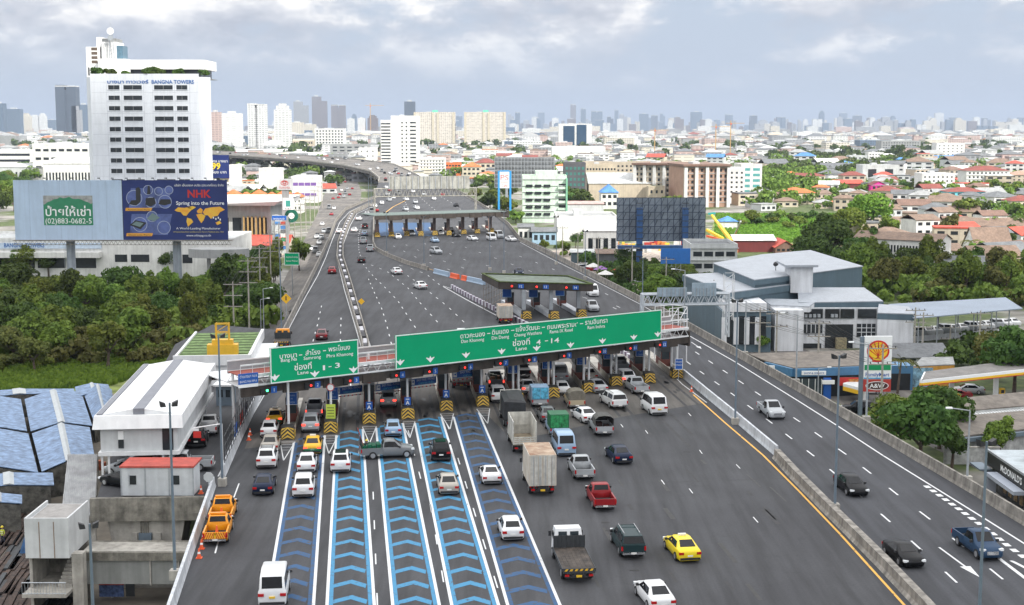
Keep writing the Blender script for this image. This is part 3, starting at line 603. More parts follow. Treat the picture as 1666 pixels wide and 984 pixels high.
def pickup(col, label, cargo=None, group=None, cargocol=None, lit=False, cat='pickup truck', name='pickup_truck'):
    t = T(name, label, cat, group=group); m = paint(col, pc[col])
    st = shell(t, 'cab', m)
    def bed():
        b = MB(); b.box(-.90,.90,-2.62,-.56,.50,.62)
        for s in (-1, 1): b.hexa([(s*.92,-2.62,.45),(s*.80,-2.62,.45),(s*.80,-.57,.45),(s*.92,-.57,.45)] if s < 0 else [(.80,-2.62,.45),(.92,-2.62,.45),(.92,-.57,.45),(.80,-.57,.45)], [(-.93,-2.62,1.10),(-.82,-2.62,1.10),(-.82,-.57,1.10),(-.93,-.57,1.10)] if s < 0 else [(.82,-2.62,1.10),(.93,-2.62,1.10),(.93,-.57,1.10),(.82,-.57,1.10)])
        return b
    part(t, 'cargo_bed', 'pk', bed, m); part(t, 'tailgate', 'pk', lambda: MB().box(-.84,.84,-2.68,-2.60,.58,1.10), m); part(t, 'bed_liner', 'pk', lambda: MB().box(-.79,.79,-2.58,-.60,.63,.66), black)
    part(t, 'rear_bumper', 'pk', lambda: MB().box(-.85,.85,-2.80,-2.66,.42,.56), chrome); part(t, 'number_plate', 'pk', lambda: MB().box(-.2,.2,-2.83,-2.79,.47,.60), plate_w)
    for s in (-1, 1):
        part(t, 'tail_light', 'pk%d' % s, lambda: MB().box(min(s*.80,s*.94),max(s*.80,s*.94),-2.70,-2.58,.70,1.02), lamp_lit if lit else taill)
        part(t, 'headlight', 'pk%d' % s, lambda: MB().box(min(s*.50,s*.88),max(s*.50,s*.88),2.22,2.52,.78,.94), headl)
        part(t, 'wing_mirror', 'pk%d' % s, lambda: MB().box(min(s*.94,s*1.14),max(s*.94,s*1.14),1.0,1.14,1.06,1.26), trim)
    part(t, 'grille', 'pk', lambda: MB().box(-.45,.45,2.3,2.61,.52,.78), chrome)
    wheels(t, .38, [(s*.82, y) for s in (-1,1) for y in (1.75,-1.55)], .25)
    if cargo == 'topper':
        part(t, 'canopy', 'top', lambda: MB().hexa([(-.90,-2.60,1.11),(.90,-2.60,1.11),(.90,-.5,1.11),(-.90,-.5,1.11)], [(-.70,-2.35,1.74),(.70,-2.35,1.74),(.70,-.42,1.78),(-.70,-.42,1.78)]), m)
        part(t, 'canopy_window', 'top', lambda: MB().poly(pane([(-.84,-2.56,1.2),(.84,-2.56,1.2),(.70,-2.36,1.70),(-.70,-2.36,1.70)], (0,-1,.2))), autoglass)
        for s in (-1,1): part(t, 'canopy_window', 'top%d' % s, lambda: MB().poly(pane([(s*.89,-2.3,1.2),(s*.89,-.7,1.2),(s*.73,-.7,1.68),(s*.73,-2.2,1.68)], (s,0,.2))), autoglass)
        for s in (-1,1): part(t, 'roof_rail', 'top%d' % s, lambda: MB().tube((s*.6,-2.0,1.86),(s*.6,.5,1.86),.03,n=5), chrome)
    elif cargo in ('tarp', 'open_tarp'):
        mm = mat('grey_canvas' if cargo == 'open_tarp' else 'tan_canvas', (0.09,0.09,0.085) if cargo == 'open_tarp' else (0.17,0.155,0.125), .9, var=.25, scale=2)
        def f():
            b = MB(); prof = [(-.95,1.1),(-.95,1.9),(-.6,2.15),(0,2.22),(.6,2.15),(.95,1.9),(.95,1.1)]
            vs = [(x, y, z) for y in (-2.62,-.5) for x, z in prof]; n = 7
            b.add(vs, [(i,i+1,n+i+1,n+i) for i in range(n-1)]+[tuple(range(2*n-1,n-1,-1))]+([tuple(range(n))] if cargo == 'tarp' else [])); return b
        part(t, 'canvas_cover', cargo, f, mm)
        if cargo == 'open_tarp': part(t, 'load', 'ot', lambda: MB().box(-.7,-.1,-1.6,-.7,.66,1.3).box(.1,.6,-1.9,-1.2,.66,1.1), mat('load_dark', (0.05,0.03,0.03), .8))
    elif cargo == 'box':
        mm = mat('box_'+cargocol, pc[cargocol] if cargocol in pc else (0.16,0.35,0.50), .5, var=.12, stain=.1)
        part(t, 'cargo_box', 'b'+cargocol, lambda: MB().box(-1.0,1.0,-2.75,-.50,1.02,2.45), mm)
        part(t, 'cargo_door', 'b'+cargocol+'l', lambda: MB().box(-.92,-.02,-2.79,-2.755,1.08,2.38), mat('boxdoor_'+cargocol, (0.10,0.42,0.62) if cargocol != 'green' else (0.03,0.30,0.10), .5, var=.5, scale=3))
        part(t, 'cargo_door', 'b'+cargocol+'r', lambda: MB().box(.02,.92,-2.79,-2.755,1.08,2.38), mat('boxdoor_'+cargocol, (0,0,0)))
    elif cargo == 'bottles':
        gb = mat('green_glass_bottles', (0.01,0.12,0.06), .2, var=.3, scale=6)
        for i in range(4):
            for j in range(2): part(t, 'bottle_crate', 'bc%d%d' % (i,j), lambda: MB().box(-.7+j*.72,-.05+j*.72,-2.5+i*.46,-2.1+i*.46,.67,1.32+.1*(i%2)), gb)
        part(t, 'rear_rack', 'bc', lambda: [b := MB(), [b.tube((x,-2.62,.66),(x,-2.62,2.0),.03,n=5) for x in (-.8,-.27,.27,.8)], b.tube((-.8,-2.62,2.0),(.8,-2.62,2.0),.03,n=5), b.tube((-.8,-2.62,1.5),(.8,-2.62,1.5),.03,n=5)][0], trim)
        part(t, 'ladder', 'bc', lambda: [b := MB(), [b.tube((x,-2.2,.7),(x,-2.9,3.0),.04,n=5) for x in (-.1,.3)], [b.tube((-.1,-2.2-.7*k/8,.7+2.3*k/8),(.3,-2.2-.7*k/8,.7+2.3*k/8),.025,n=4) for k in range(8)]][0], mat('red_ladder', (0.35,0.06,0.03), .6))
    elif cargo == 'goods':
        for i in range(5): part(t, 'cargo_sack', 'g%d' % i, lambda: MB().box(-.75+.3*(i%3),-.2+.35*(i%3),-2.4+.35*i,-2.0+.35*i,.67,1.4+.2*(i%2)), mat('goods%d' % (i%2), ((0.25,0.12,0.05),(0.10,0.11,0.08))[i%2], .8, var=.4, scale=4))
    elif cargo == 'service':
        sm = mat('hazard_yellow', (0.80,0.50,0.02), .5, var=0); sr = mat('hazard_red', (0.55,0.03,0.02), .5, var=0)
        bar = part(t, 'light_bar', 'sv', lambda: MB().box(-.6,.6,-.15,.1,1.82,1.95), mat('amber_beacon', (0.85,0.30,0.02), .3, var=0))
        for i in range(10):
            for s in (-1,1): part(t, 'tailgate_stripe', 'sv%d%d' % (i,s), lambda: MB().hexa([(s*(.02+i*.085),-2.70,.60+0),(s*(.105+i*.085),-2.70,.60),(s*(.105+i*.085),-2.685,.60),(s*(.02+i*.085),-2.685,.60)], [(s*max(.0,i*.085-.2),-2.70,1.08),(s*max(.03,i*.085-.115),-2.70,1.08),(s*max(.03,i*.085-.115),-2.685,1.08),(s*max(.0,i*.085-.2),-2.685,1.08)]), sr if i%2 else sm)
        part(t, 'cone_stack', 'sv', lambda: MB().tube((.1,-2.2,.66),(.1,-2.2,1.5),.18,.05,n=8).box(-.12,.32,-2.42,-1.98,.66,.72), orange)
    if cargo == 'covered':
        part(t, 'bed_cover', 'cv', lambda: MB().box(-.80,.80,-2.58,-.58,1.04,1.09), black)
    return t
def truck(kind, label, col='white', L_=6.2, cat='truck', name='truck', h=2.5, w2=1.16):
    t = T(name, label, cat); m = paint(col, pc[col])
    yf = L_/2; cab0 = yf-1.75; dirtyw = mat('dirty_white_panel', (0.60,0.59,0.54), .6, var=.2, scale=1.5, stain=.3)
    part(t, 'cab', 'c%s' % L_, lambda: MB().hexa([(-1.05,cab0,.55),(1.05,cab0,.55),(1.05,yf,.55),(-1.05,yf,.55)], [(-1.02,cab0,2.0),(1.02,cab0,2.0),(1.02,yf,1.45),(-1.02,yf,1.45)]).hexa([(-1.02,cab0,2.0),(1.02,cab0,2.0),(1.02,yf,1.45),(-1.02,yf,1.45)], [(-.95,cab0+.1,2.45),(.95,cab0+.1,2.45),(.95,yf-.5,2.40),(-.95,yf-.5,2.40)]), m)
    part(t, 'windscreen', 'c%s' % L_, lambda: MB().poly(pane([(-.98,yf,1.48),(.98,yf,1.48),(.92,yf-.48,2.36),(-.92,yf-.48,2.36)], (0,1,.3))), autoglass)
    for s in (-1,1):
        part(t, 'side_window', 'c%s%d' % (L_,s), lambda: MB().box(min(s*1.0,s*1.07),max(s*1.0,s*1.07),cab0+.5,yf-.55,1.55,2.05), autoglass)
        part(t, 'rear_cab_window', 'c%s%d' % (L_,s), lambda: MB().box(min(s*.12,s*.75),max(s*.12,s*.75),cab0-.005,cab0+.12,1.85,2.25), glass2)
        part(t, 'wing_mirror', 'c%s%d' % (L_,s), lambda: MB().box(min(s*1.1,s*1.3),max(s*1.1,s*1.3),yf-.25,yf-.15,1.5,1.9), trim)
        part(t, 'tail_light', 'c%s%d' % (L_,s), lambda: MB().box(min(s*.7,s*1.0),max(s*.7,s*1.0),-yf-.06,-yf+.02,.55,.70), taill)
        part(t, 'headlight', 'c%s%d' % (L_,s), lambda: MB().box(min(s*.6,s*1.0),max(s*.6,s*1.0),yf-.02,yf+.03,.75,.95), headl)
    part(t, 'chassis', 'c%s' % L_, lambda: MB().box(-.45,.45,-yf,cab0,.55,.85).box(-1.0,1.0,-yf-.03,-yf+.15,.45,.58), trim)
    part(t, 'number_plate', 'c%s' % L_, lambda: MB().box(-.2,.2,-yf-.08,-yf-.04,.5,.66), plate_y)
    bk = cab0-.12
    if kind == 'box':
        part(t, 'cargo_box', 'bx%s' % L_, lambda: MB().box(-w2,w2,-yf,bk,.95,.95+h), mat('rusty_white_box', (0.62,0.60,0.54), .6, scale=.9, col2=(0.50,0.42,0.33), stain=.25))
        part(t, 'box_roof', 'bx%s' % L_, lambda: MB().box(-w2+.05,w2-.05,-yf+.05,bk-.05,.952+h,.965+h), mat('rusted_roof', (0.50,0.40,0.30), .8, scale=.8, col2=(0.22,0.11,0.06), stain=.2))
        for s in (-1,1):
            part(t, 'cargo_door', 'bx%s%d' % (L_,s), lambda: [b := MB(), [b.box(min(s*(.06+k*.36),s*(.36+k*.36)),max(s*(.06+k*.36),s*(.36+k*.36)),-yf-.03,-yf+.01,1.05,.85+h) for k in range(3)]][0], dirtyw)
            for k in range(2): part(t, 'lock_bar', 'bx%s%d%d' % (L_,s,k), lambda: MB().tube((s*(.25+k*.55),-yf-.05,1.0),(s*(.25+k*.55),-yf-.05,.9+h),.025,n=5), steel)
        part(t, 'bumper_stripe', 'bx', lambda: [b := MB(), [b.box(-1.1+k*.28,-.96+k*.28,-yf-.05,-yf-.02,.72,.9) for k in range(8)]][0], taill)
    elif kind == 'cage':
        part(t, 'cargo_floor', 'cg%s' % L_, lambda: MB().box(-w2,w2,-yf,bk,.90,1.02), mat('plywood_floor', (0.30,0.25,0.18), .9, var=.4, scale=2))
        for s in (-1,1): part(t, 'side_panel', 'cg%s%d' % (L_,s), lambda: [b := MB(), b.box(min(s*w2,s*(w2-.06)),max(s*w2,s*(w2-.06)),-yf,bk,1.02,.95+h), [b.box(min(s*(w2+.03),s*w2),max(s*(w2+.03),s*w2),y,y+.08,1.0,.95+h) for y in (-yf+.02,-yf/2,-.2,bk-.1)]][0], dirtyw)
        part(t, 'front_panel', 'cg%s' % L_, lambda: MB().box(-w2,w2,bk-.06,bk,1.02,.95+h).box(-w2,w2,bk-.1,bk-.06,1.9,2.0).box(-.04,.04,bk-.1,bk-.06,1.02,.95+h), dirtyw)
        part(t, 'tailgate', 'cg%s' % L_, lambda: [b := MB(), [b.box(-w2,w2,-yf-.06,-yf,z,z+.12) for z in (1.02,1.22,1.42,1.62)], [b.box(x-.04,x+.04,-yf-.07,-yf-.01,1.0,1.75) for x in (-1.1,-.55,0,.55,1.1)]][0], dirtyw)
    elif kind == 'tarp':
        mm = mat('black_tarpaulin', (0.02,0.022,0.026), .7, var=.4, scale=2, bump=.4)
        part(t, 'tarpaulin', 'tp%s' % L_, lambda: MB().hexa([(-w2,-yf,.9),(w2,-yf,.9),(w2,bk-.1,.9),(-w2,bk-.1,.9)], [(-w2,-yf+.05,2.9),(w2,-yf+.05,2.75),(w2,bk-.1,3.2),(-w2,bk-.1,3.1)]).hexa([(-w2,-yf+.05,2.9),(w2,-yf+.05,2.75),(w2,bk-.1,3.2),(-w2,bk-.1,3.1)], [(-.6,-yf+.4,3.1),(.7,-yf+.4,3.0),(.7,bk-.5,3.4),(-.6,bk-.5,3.35)]), mm, False)
        part(t, 'hoop', 'tp%s' % L_, lambda: MB().box(-w2,w2,bk,bk+.08,3.25,3.35).box(-w2,-w2+.08,bk,bk+.08,.9,3.25).box(w2-.08,w2,bk,bk+.08,.9,3.25), dirtyw)
    elif kind == 'flat':
        part(t, 'flatbed', 'fl%s' % L_, lambda: [b := MB(), [b.box(-w2+k*.29,-w2+.28+k*.29,-yf,bk-.1,.98,1.10) for k in range(8)]][0], mat('worn_timber_deck', (0.075,0.06,0.05), .8, var=.5, scale=1.3, stain=.3))
        part(t, 'side_rail', 'fl%s' % L_, lambda: MB().box(-w2-.04,-w2,-yf,bk,.9,1.14).box(w2,w2+.04,-yf,bk,.9,1.14).box(-w2,w2,-yf-.05,-yf,.78,1.14), darkmetal)
        part(t, 'headboard', 'fl%s' % L_, lambda: [b := MB(), b.box(-w2,w2,bk-.1,bk-.04,1.1,2.0), [b.box(-w2+k*.33,-w2+.05+k*.33,bk-.16,bk-.1,1.1,2.05) for k in range(8)]][0], darkmetal)
        for k in range(6): part(t, 'hazard_stripe', 'fl%s%d' % (L_,k), lambda: MB().hexa([(-1.05+k*.36,-yf-.065,.95),(-.87+k*.36,-yf-.065,.95),(-.87+k*.36,-yf-.052,.95),(-1.05+k*.36,-yf-.052,.95)],[(-.95+k*.36,-yf-.065,1.1),(-.77+k*.36,-yf-.065,1.1),(-.77+k*.36,-yf-.052,1.1),(-.95+k*.36,-yf-.052,1.1)]), yellow)
    wheels(t, .42, [(s*.92, yf-.9) for s in (-1,1)]+[(s*.92, -yf+1.3) for s in (-1,1)], .38)
    return t
LEN = {'sedan':2.34,'coupe':2.2,'hatch':2.1,'suv':2.28,'van':2.42,'pk':2.7}
DIR = math.atan2(0.1036, 1.0)
def put(t, px, py, half, rz=None, z=0.0, toward=False, turn=0.0):
    """the end of the vehicle nearest the camera stands at this pixel"""
    p = P(px, py, z); a = DIR+turn; d = Vector((-math.sin(a), math.cos(a), 0)); c = p+d*half
    t.location = (c.x, c.y, z+.012); t.rotation_euler = (0, 0, a+(PI if toward else 0)); return t
V = lambda k, col, px, py, label, **kw: put(car(k, col, label, **{a: b for a, b in kw.items() if a in ('extra','lit','plate','group')}), px, py, LEN[k], toward=kw.get('toward', False), turn=kw.get('turn', 0.0), z=kw.get('z', 0.0))
U = lambda col, px, py, label, cargo=None, **kw: put(pickup(col, label, cargo, **{a: b for a, b in kw.items() if a in ('cargocol','lit','group')}), px, py, 2.7, toward=kw.get('toward', False), turn=kw.get('turn', 0.0), z=kw.get('z', 0.0))
V('van','white',443,990,'white commuter van with yellow plate at the bottom edge left of the chevrons', plate=plate_y)
U('orange',350,889,'nearer yellow service pickup with hazard stripes and cones beside the left barrier','service')
U('orange',358,858,'farther yellow service pickup with hazard stripes beside the left barrier','service')
V('sedan','navy',427,808,'dark navy sedan alone behind the queue of the leftmost lane')
V('suv','white',433,764,'white sport utility with roof bars, last of the leftmost toll queue', extra='rails')
V('sedan','champagne',438,739,'silver sedan ahead of the white roof-rack car in the leftmost lane')
V('hatch','white',437,713,'small white hatchback third from the booth in the leftmost lane')
V('sedan','taxiyellow',446,693,'yellow and green taxi nearest the booth in the leftmost toll lane', extra='taxi', lit=True)
V('suv','white',493,812,'white sport utility waiting last in the dark blue chevron lane')
V('sedan','white',498,771,'white saloon behind the yellow and green taxi in the second lane')
V('sedan','taxiyellow',508,741,'yellow and green taxi in the dark blue chevron lane', extra='taxi', lit=True)
V('suv','silver',505,705,'pale silver sport utility at the nose of the second island', lit=True)
U('silver',511,682,'silver pickup inside the second toll lane beside its booth', lit=True)
V('suv','white',554,771,'white crossover with dark roof panel entering the light blue chevron lane', extra='darkroof')
V('suv','silver',632,664,'silver sport utility under an Easy Pass sign in the fourth lane', lit=True)
V('hatch','lightblue',640,712,'light blue hatchback just ahead of the sideways grey pickup')
V('suv','black',718,752,'black sport utility with tinted roof in the third chevron lane', extra='darkroof')
V('sedan','champagne',731,807,'champagne silver saloon in the middle of the chevron lanes')
V('coupe','white',801,790,'white coupe in the rightmost dark blue chevron lane')
V('hatch','white',835,882,'white hatchback lower down the rightmost dark blue chevron lane')
t = pickup('grey','grey pickup turned sideways across the lanes carrying green bottles and red ladder','bottles'); c = P(630,745); t.location = (c.x, c.y+.5, .012); t.rotation_euler = (0,0,R(-78))
put(truck('box','dark grey lorry passing under the Easy Pass sign in the sixth lane','grey',6.0,name='lorry'), 751,634,3.0)
U('grey',808,632,'pickup stacked with brown goods in the seventh toll lane','goods',lit=True)
V('suv','white',812,656,'white sport utility directly behind the pickup loaded with goods')
put(truck('tarp','truck covered with black tarpaulin queueing in front of the open white truck','white',6.6), 838,697,3.3)
put(truck('cage','white open-topped truck with high panel sides and slatted tailgate','white',6.8,h=2.3), 854,739,3.4)
put(truck('box','white box truck with rusty roof behind the open-topped truck','white',6.8,h=2.75,w2=1.2), 883,808,3.4)
put(truck('flat','white cab flatbed truck with empty dark deck at the bottom','white',7.0), 942,950,3.5)
V('sedan','white',861,642,'white saloon with lit brake lights behind the black pickup at the booth', lit=True)
U('black',852,616,'dark pickup paying at the booth of the eighth lane','covered')
U('silver',879,664,'small pickup with light blue cargo box near the striped island noses','box',cargocol='lightblue')
V('van','silver',913,624,'grey minibus passing through the ninth toll lane')
V('hatch','white',917,644,'white hatchback behind the grey minibus in the ninth lane')
U('tan',939,667,'pickup with tan canvas cover and wooden tailgate','tarp')
V('sedan','grey',894,689,'dark grey saloon just ahead of the green-doored box pickup')
U('lightblue',910,712,'pickup with cargo box and bright green doors','box',cargocol='green')
V('van','lightblue',922,744,'silver-blue minibus with dark roof edge beside the box truck')
V('sedan','white',962,690,'white saloon in front of the canvas covered pickup with open back', turn=R(10))
U('silver',984,711,'silver pickup with dark open-backed canvas cover showing its load','open_tarp')
U('silver',952,783,'silver double-cab pickup with black open bed behind the minibus')
U('red',985,833,'dark red pickup driving alone in the middle of the apron')
V('sedan','navy',1016,757,'dark navy saloon right of the silver double-cab pickup', turn=R(4))
U('darkgreen',1031,911,'dark green pickup with matching topper left of the yellow taxi','topper')
V('sedan','yellow',1123,917,'bright all-yellow taxi on the lower right of the apron', extra='taxi1', turn=R(3))
V('sedan','white',1080,998,'white saloon cut off by the bottom edge below the yellow taxi', turn=R(4))
U('white',1009,667,'white pickup with white topper behind the silver saloon','topper', turn=R(8))
V('van','white',1073,677,'white commuter van rightmost in the queue on pale concrete', plate=plate_y, turn=R(4))
V('sedan','silver',979,641,'silver-white saloon in the eleventh lane beside a striped nose', turn=R(8))
V('sedan','champagne',962,621,'purple-grey saloon at the booth between two tall white posts')
V('suv','white',1024,627,'white people carrier with red tail lights in the twelfth lane', lit=True, turn=R(6))
U('grey',1014,606,'dark pickup ahead of the white people carrier at the booth')
U('silver',1045,643,'silver-white pickup in the rightmost toll lane queue', turn=R(6))
U('silver',1266,684,'silver pickup driving towards the camera on the right carriageway', toward=True)
V('sedan','black',1399,810,'black saloon with chrome grille coming down the right carriageway', toward=True)
V('coupe','black',1488,926,'black coupe nearest the median at the lower right', toward=True)
U('steelblue',1616,915,'dark blue pickup at the lower right beside the broken white blocks', toward=True)
V('van','white',967,483,'white high-roof van right of the middle toll canopy coming closer', toward=True)
V('suv','silver',967,508,'silver sport utility behind the white high-roof van', toward=True)
V('sedan','navy',846,448,'dark car just showing above the middle toll canopy', toward=True)
put(truck('box','grey box lorry beside the striped kerb above the green sign','grey',5.6,h=2.0), 823,527,2.8)
V('hatch','white',752,553,'white car almost hidden behind the top edge of the long sign')
V('sedan','maroon',523,554,'maroon saloon just above the smaller green sign')
put(truck('flat','small truck with orange load behind the left green sign','orange',5.0), 458,568,2.5)
V('hatch','red',540,446,'bright red hatchback alone on the left carriageway')
V('sedan','white',649,447,'white saloon left of the other on the empty centre carriageway', turn=R(12))
V('sedan','white',689,471,'white saloon nearest the striped kerb on the centre carriageway', turn=R(14))
far_cars = [('sedan','white',551,380,0,'white saloon leading on the left carriageway above the red hatchback',-8),('sedan','white',575,378,0,'white saloon just right of the separator bend',-8),
 ('pk','silver',591,397,0,'silver pickup below the blue-grey car before the far plaza',0),('pk','silver',602,410,0,'silver pickup hugging the curved concrete barrier',0),('sedan','black',588,428,0,'black saloon last in the line coming off the bend',0),
 ('sedan','lightblue',593,384,0,'grey-blue saloon in the line beside the far plaza',0),('suv','black',594,372,0,'black sport utility beside the left end of the far plaza',0),('sedan','white',582,359,0,'white saloon entering the bend left of the far canopy',-10),
 ('suv','silver',715,414,1,'silver car alone on the tarmac in front of the far plaza',20),('sedan','lightblue',710,395,1,'blue-silver saloon just out of the far plaza',10),('sedan','white',774,392,1,'white saloon leaving the far plaza second from its right end',20),
 ('van','white',803,392,1,'white van at the right end of the far plaza',10),('van','silver',815,388,1,'tall silver coach in the last far toll lane',10),('sedan','white',837,393,1,'white saloon next to the right parapet by the far plaza',20),
 ('sedan','white',649,389,1,'white saloon in a blue-painted lane under the far canopy',5),('suv','grey',671,384,1,'dark grey car stopped in the far plaza third bay',5),('hatch','white',718,382,1,'white hatchback in the middle bay of the far plaza',5),
 ('suv','black',735,379,1,'black sport utility under the far canopy fifth bay',5),('sedan','black',745,386,1,'black saloon with headlights just leaving the far canopy',10)]
for k, col, x, y, tw, lb, tn in far_cars:
    (U(col, x, y, lb, toward=bool(tw), turn=R(tn)) if k == 'pk' else V(k, col, x, y, lb, toward=bool(tw), turn=R(tn)))
# small traffic: cars that show only a few pixels share meshes: body, windows, wheels
def mini(col, key='sedan'):
    t = T('car', 'x', 'car'); st = SH[key][0]
    shell(t, key, paint(col, pc[col])); _, _, wf, wr, r = SH[key]
    wheels(t, r, [(s*(st[4][4]-.07), y) for s in (-1,1) for y in (wf, wr)]); return t
minis = {c: mini(c, k) for c, k in (('white','sedan'),('silver','suv'),('black','hatch'),('red','coupe'),('grey','van'))}
first = {}
def small(col, px, py, z, ang, where, group):
    src = minis[col]; p = P(px, py, z); lb = '%s car %s' % ({'grey':'grey high-roofed','silver':'tall silver','black':'small black','red':'low red','white':'white'}[col], where)
    if col not in first: first[col] = 1; t = src; t.location = p; t.rotation_euler = (0,0,ang); t['label'] = lb; t['group'] = '%s %s' % (col, group)
    else: t = dup(src, p, ang, lb, '%s %s' % (col, group))
    t.location.z += .02; return t
rr = random.Random(4)
for i, (x, y) in enumerate([(597,350),(604,347),(610,337),(621,332),(633,327),(640,323),(612,344),(661,326),(676,331),(678,340),(660,343),(706,325),(630,318),(648,317),(690,318),(720,318),(742,336),(672,313),(655,305),(640,300),(628,306),(634,311),(650,297),(662,300),(676,303)]):
    small(rr.choice(['white','white','silver','black','red','grey']), x, y, 0, DIR+rr.uniform(0,.2)+(PI if x > 655 else 0), 'on the road between the far toll canopy and the overhead gantry', 'cars short of the overhead gantry')
for i in range(46):
    k = rr.uniform(.3, len(vl)-2.3); j = int(k); f = k-j; s_ = rr.choice([.15,.28,.40,.6,.72,.86])
    a = vl[j].lerp(vl[j+1], f); b = vr[j].lerp(vr[j+1], f); p = a.lerp(b, s_); d = (vl[j+1]-vl[j]); ang = math.atan2(-d.x, d.y)+(PI if s_ > .5 else 0)
    col = rr.choice(['white','white','silver','black','grey','red']); t = small(col, 600, 300, 0, ang, 'on the distant curving viaduct', 'cars on the curving viaduct'); t.location = (p.x, p.y, p.z+.03)
for i in range(34):
    y = rr.choice([rr.uniform(292,330), rr.uniform(330,420)]); x = 562+(y-310)*(-.42)+rr.choice([-14,-6,2,10])
    small(rr.choice(['white','white','silver','black','grey','red']), x, y, GZ, DIR*1.1+(PI if rr.random() < .5 else 0), 'in traffic on the frontage road below the left parapet', 'cars on the frontage road')
# parked cars
for col, k, x, y, a, lb, z in [('white','pk',341,702,8,'white pickup parked beyond the raised office',0),('black','suv',322,722,8,'black four-wheel drive parked under the raised office edge',0),('grey','sedan',232,762,100,'grey saloon parked crosswise under the raised office',0),('black','coupe',200,790,60,'black car nosing out beside the red-roofed cabin',0),('silver','sedan',212,772,70,'silver saloon parked between the office stilts',0),('silver','pk',300,764,95,'silver pickup with loading rack under the office right side',0),
   ('white','pk',262,476,95,'white pickup parked in the clearing between the billboard masts',GZ),('white','sedan',154,476,95,'white car half hidden behind trees near the left billboard mast',GZ),('black','suv',1396,672,85,'black sport utility parked on the fuel station forecourt',GZ),('white','hatch',1412,640,85,'white car parked behind the fuel price sign',GZ),
   ('red','coupe',1556,648,80,'red car parked behind the brown-roofed sheds',GZ),('silver','sedan',1575,640,80,'silver car parked behind the brown-roofed sheds',GZ),('grey','pk',497,500,12,'dark pickup on the lane left of the green direction board',GZ),('navy','sedan',478,515,12,'dark blue saloon on the lane below the left parapet',GZ)]:
    t = pickup(col, lb) if k == 'pk' else car(k, col, lb)
    p = P(x, y, z); t.location = (p.x, p.y, z+.03); t.rotation_euler = (0,0,R(a))
# ============================================================ TOLL PLAZA
class Pl:                                     # an upright plane: local u along it, -Y side faces the camera
    def __init__(s, A, B): s.o = Vector((A.x, A.y, 0)); s.d = Vector((B.x-A.x, B.y-A.y, 0)); s.L = s.d.length; s.d.normalize(); s.rz = math.atan2(s.d.y, s.d.x); s.n = Vector((-s.d.y, s.d.x, 0))
    def hit(s, px, py, off=0.0):
        r = ray(px, py); o = s.o+s.n*off; t = (o.dot(s.n))/r.dot(s.n); p = Vector((0,0,H))+r*t; return (p-o).dot(s.d), p.z
    def u(s, px, off=0.0): return s.hit(px, 600, off)[0]
    def z(s, px, py, off=0.0): return s.hit(px, py, off)[1]
    def w(s, u, v=0.0, z=0.0): q = s.o+s.d*u+s.n*v; return Vector((q.x, q.y, z))
G = Pl(P(440,566,9.6), P(1075,504,9.6))
BROWN = mat('brown_fascia', (0.055,0.042,0.034), .7, var=.25, scale=1, stain=.3)
def rim(root, x0, x1, z0, z1, m, t=.12, y=-.05, name='border'):
    link(name, MB().box(x0,x1,y,0,z0,z0+t).box(x0,x1,y,0,z1-t,z1).box(x0,x0+t,y,0,z0+t,z1-t).box(x1-t,x1,y,0,z0+t,z1-t).data(name, m), root)
def thaisign(px0, px1, label):
    u0, u1 = G.u(px0), G.u(px1); r = T('direction_sign', label, 'sign', G.w(u0), G.rz); w_ = u1-u0; z0, z1 = 5.9, 9.62
    bx('sign_panel', green_sign, r, 0, w_, .0, .14, z0, z1); rim(r, 0, w_, z0, z1, wtext, .09)
    link('back_frame', MB().box(.3,w_-.3,.14,.3,z0+.5,z0+.7).box(.3,w_-.3,.14,.3,z1-.7,z1-.5).data('f', steel), r)
    return r, u0
def sign_text(r, u0, items, y=-.02):
    for s_, px, py, hpx, mm, wpx in items:
        u, z = G.hit(px, py); k = G.u(px+wpx/2)-G.u(px-wpx/2); text(s_, mm, r, u-u0, z, h=hpx*G.w(u).y/2250*1.0, w=k, y=y, bold=.006)
def down_arrow(r, u, z, s_=.5):
    link('lane_arrow', MB().poly([(-s_*1.1,-.02,s_*.75),(-s_*.95,-.02,s_*.85),(-s_*.28,-.02,s_*.6),(0,-.02,s_*1.15),(s_*.28,-.02,s_*.6),(s_*.95,-.02,s_*.85),(s_*1.1,-.02,s_*.75),(0,-.02,-s_*.35)]).data('lane_arrow', wtext), r, (u, 0, z))
r, u0 = thaisign(440, 583, 'smaller green overhead sign reading Bang Na Samrong Phra Khanong lanes 1 - 3')
sign_text(r, u0, [('บางนา',469,582,8,wtext,28),('-',489,580,9,wtext,5),('สำโรง',509,577,8,wtext,24),('-',528,573,9,wtext,5),('พระโขนง',552,570,8,wtext,35),
   ('Bang Na',470,587.5,5.6,wtext,26),('Samrong',508,584,5.6,wtext,28),('Phra Khanong',553,579.5,5.6,wtext,43),('ช่องที่',493,601,10,wtext,28),('Lane',493,608.5,6,wtext,18),('1',527,602,8.5,wtext,3.5),('-',537,599,9,wtext,5),('3',549,598,8.5,wtext,8)])
for px, py in ((447,617),(512,611),(575,604)): u, z = G.hit(px, py); down_arrow(r, u-u0, z)
r, u0 = thaisign(644, 1075, 'long green overhead sign reading Dao Khanong Din Daeng Chaeng Watthana lanes 4 - 14')
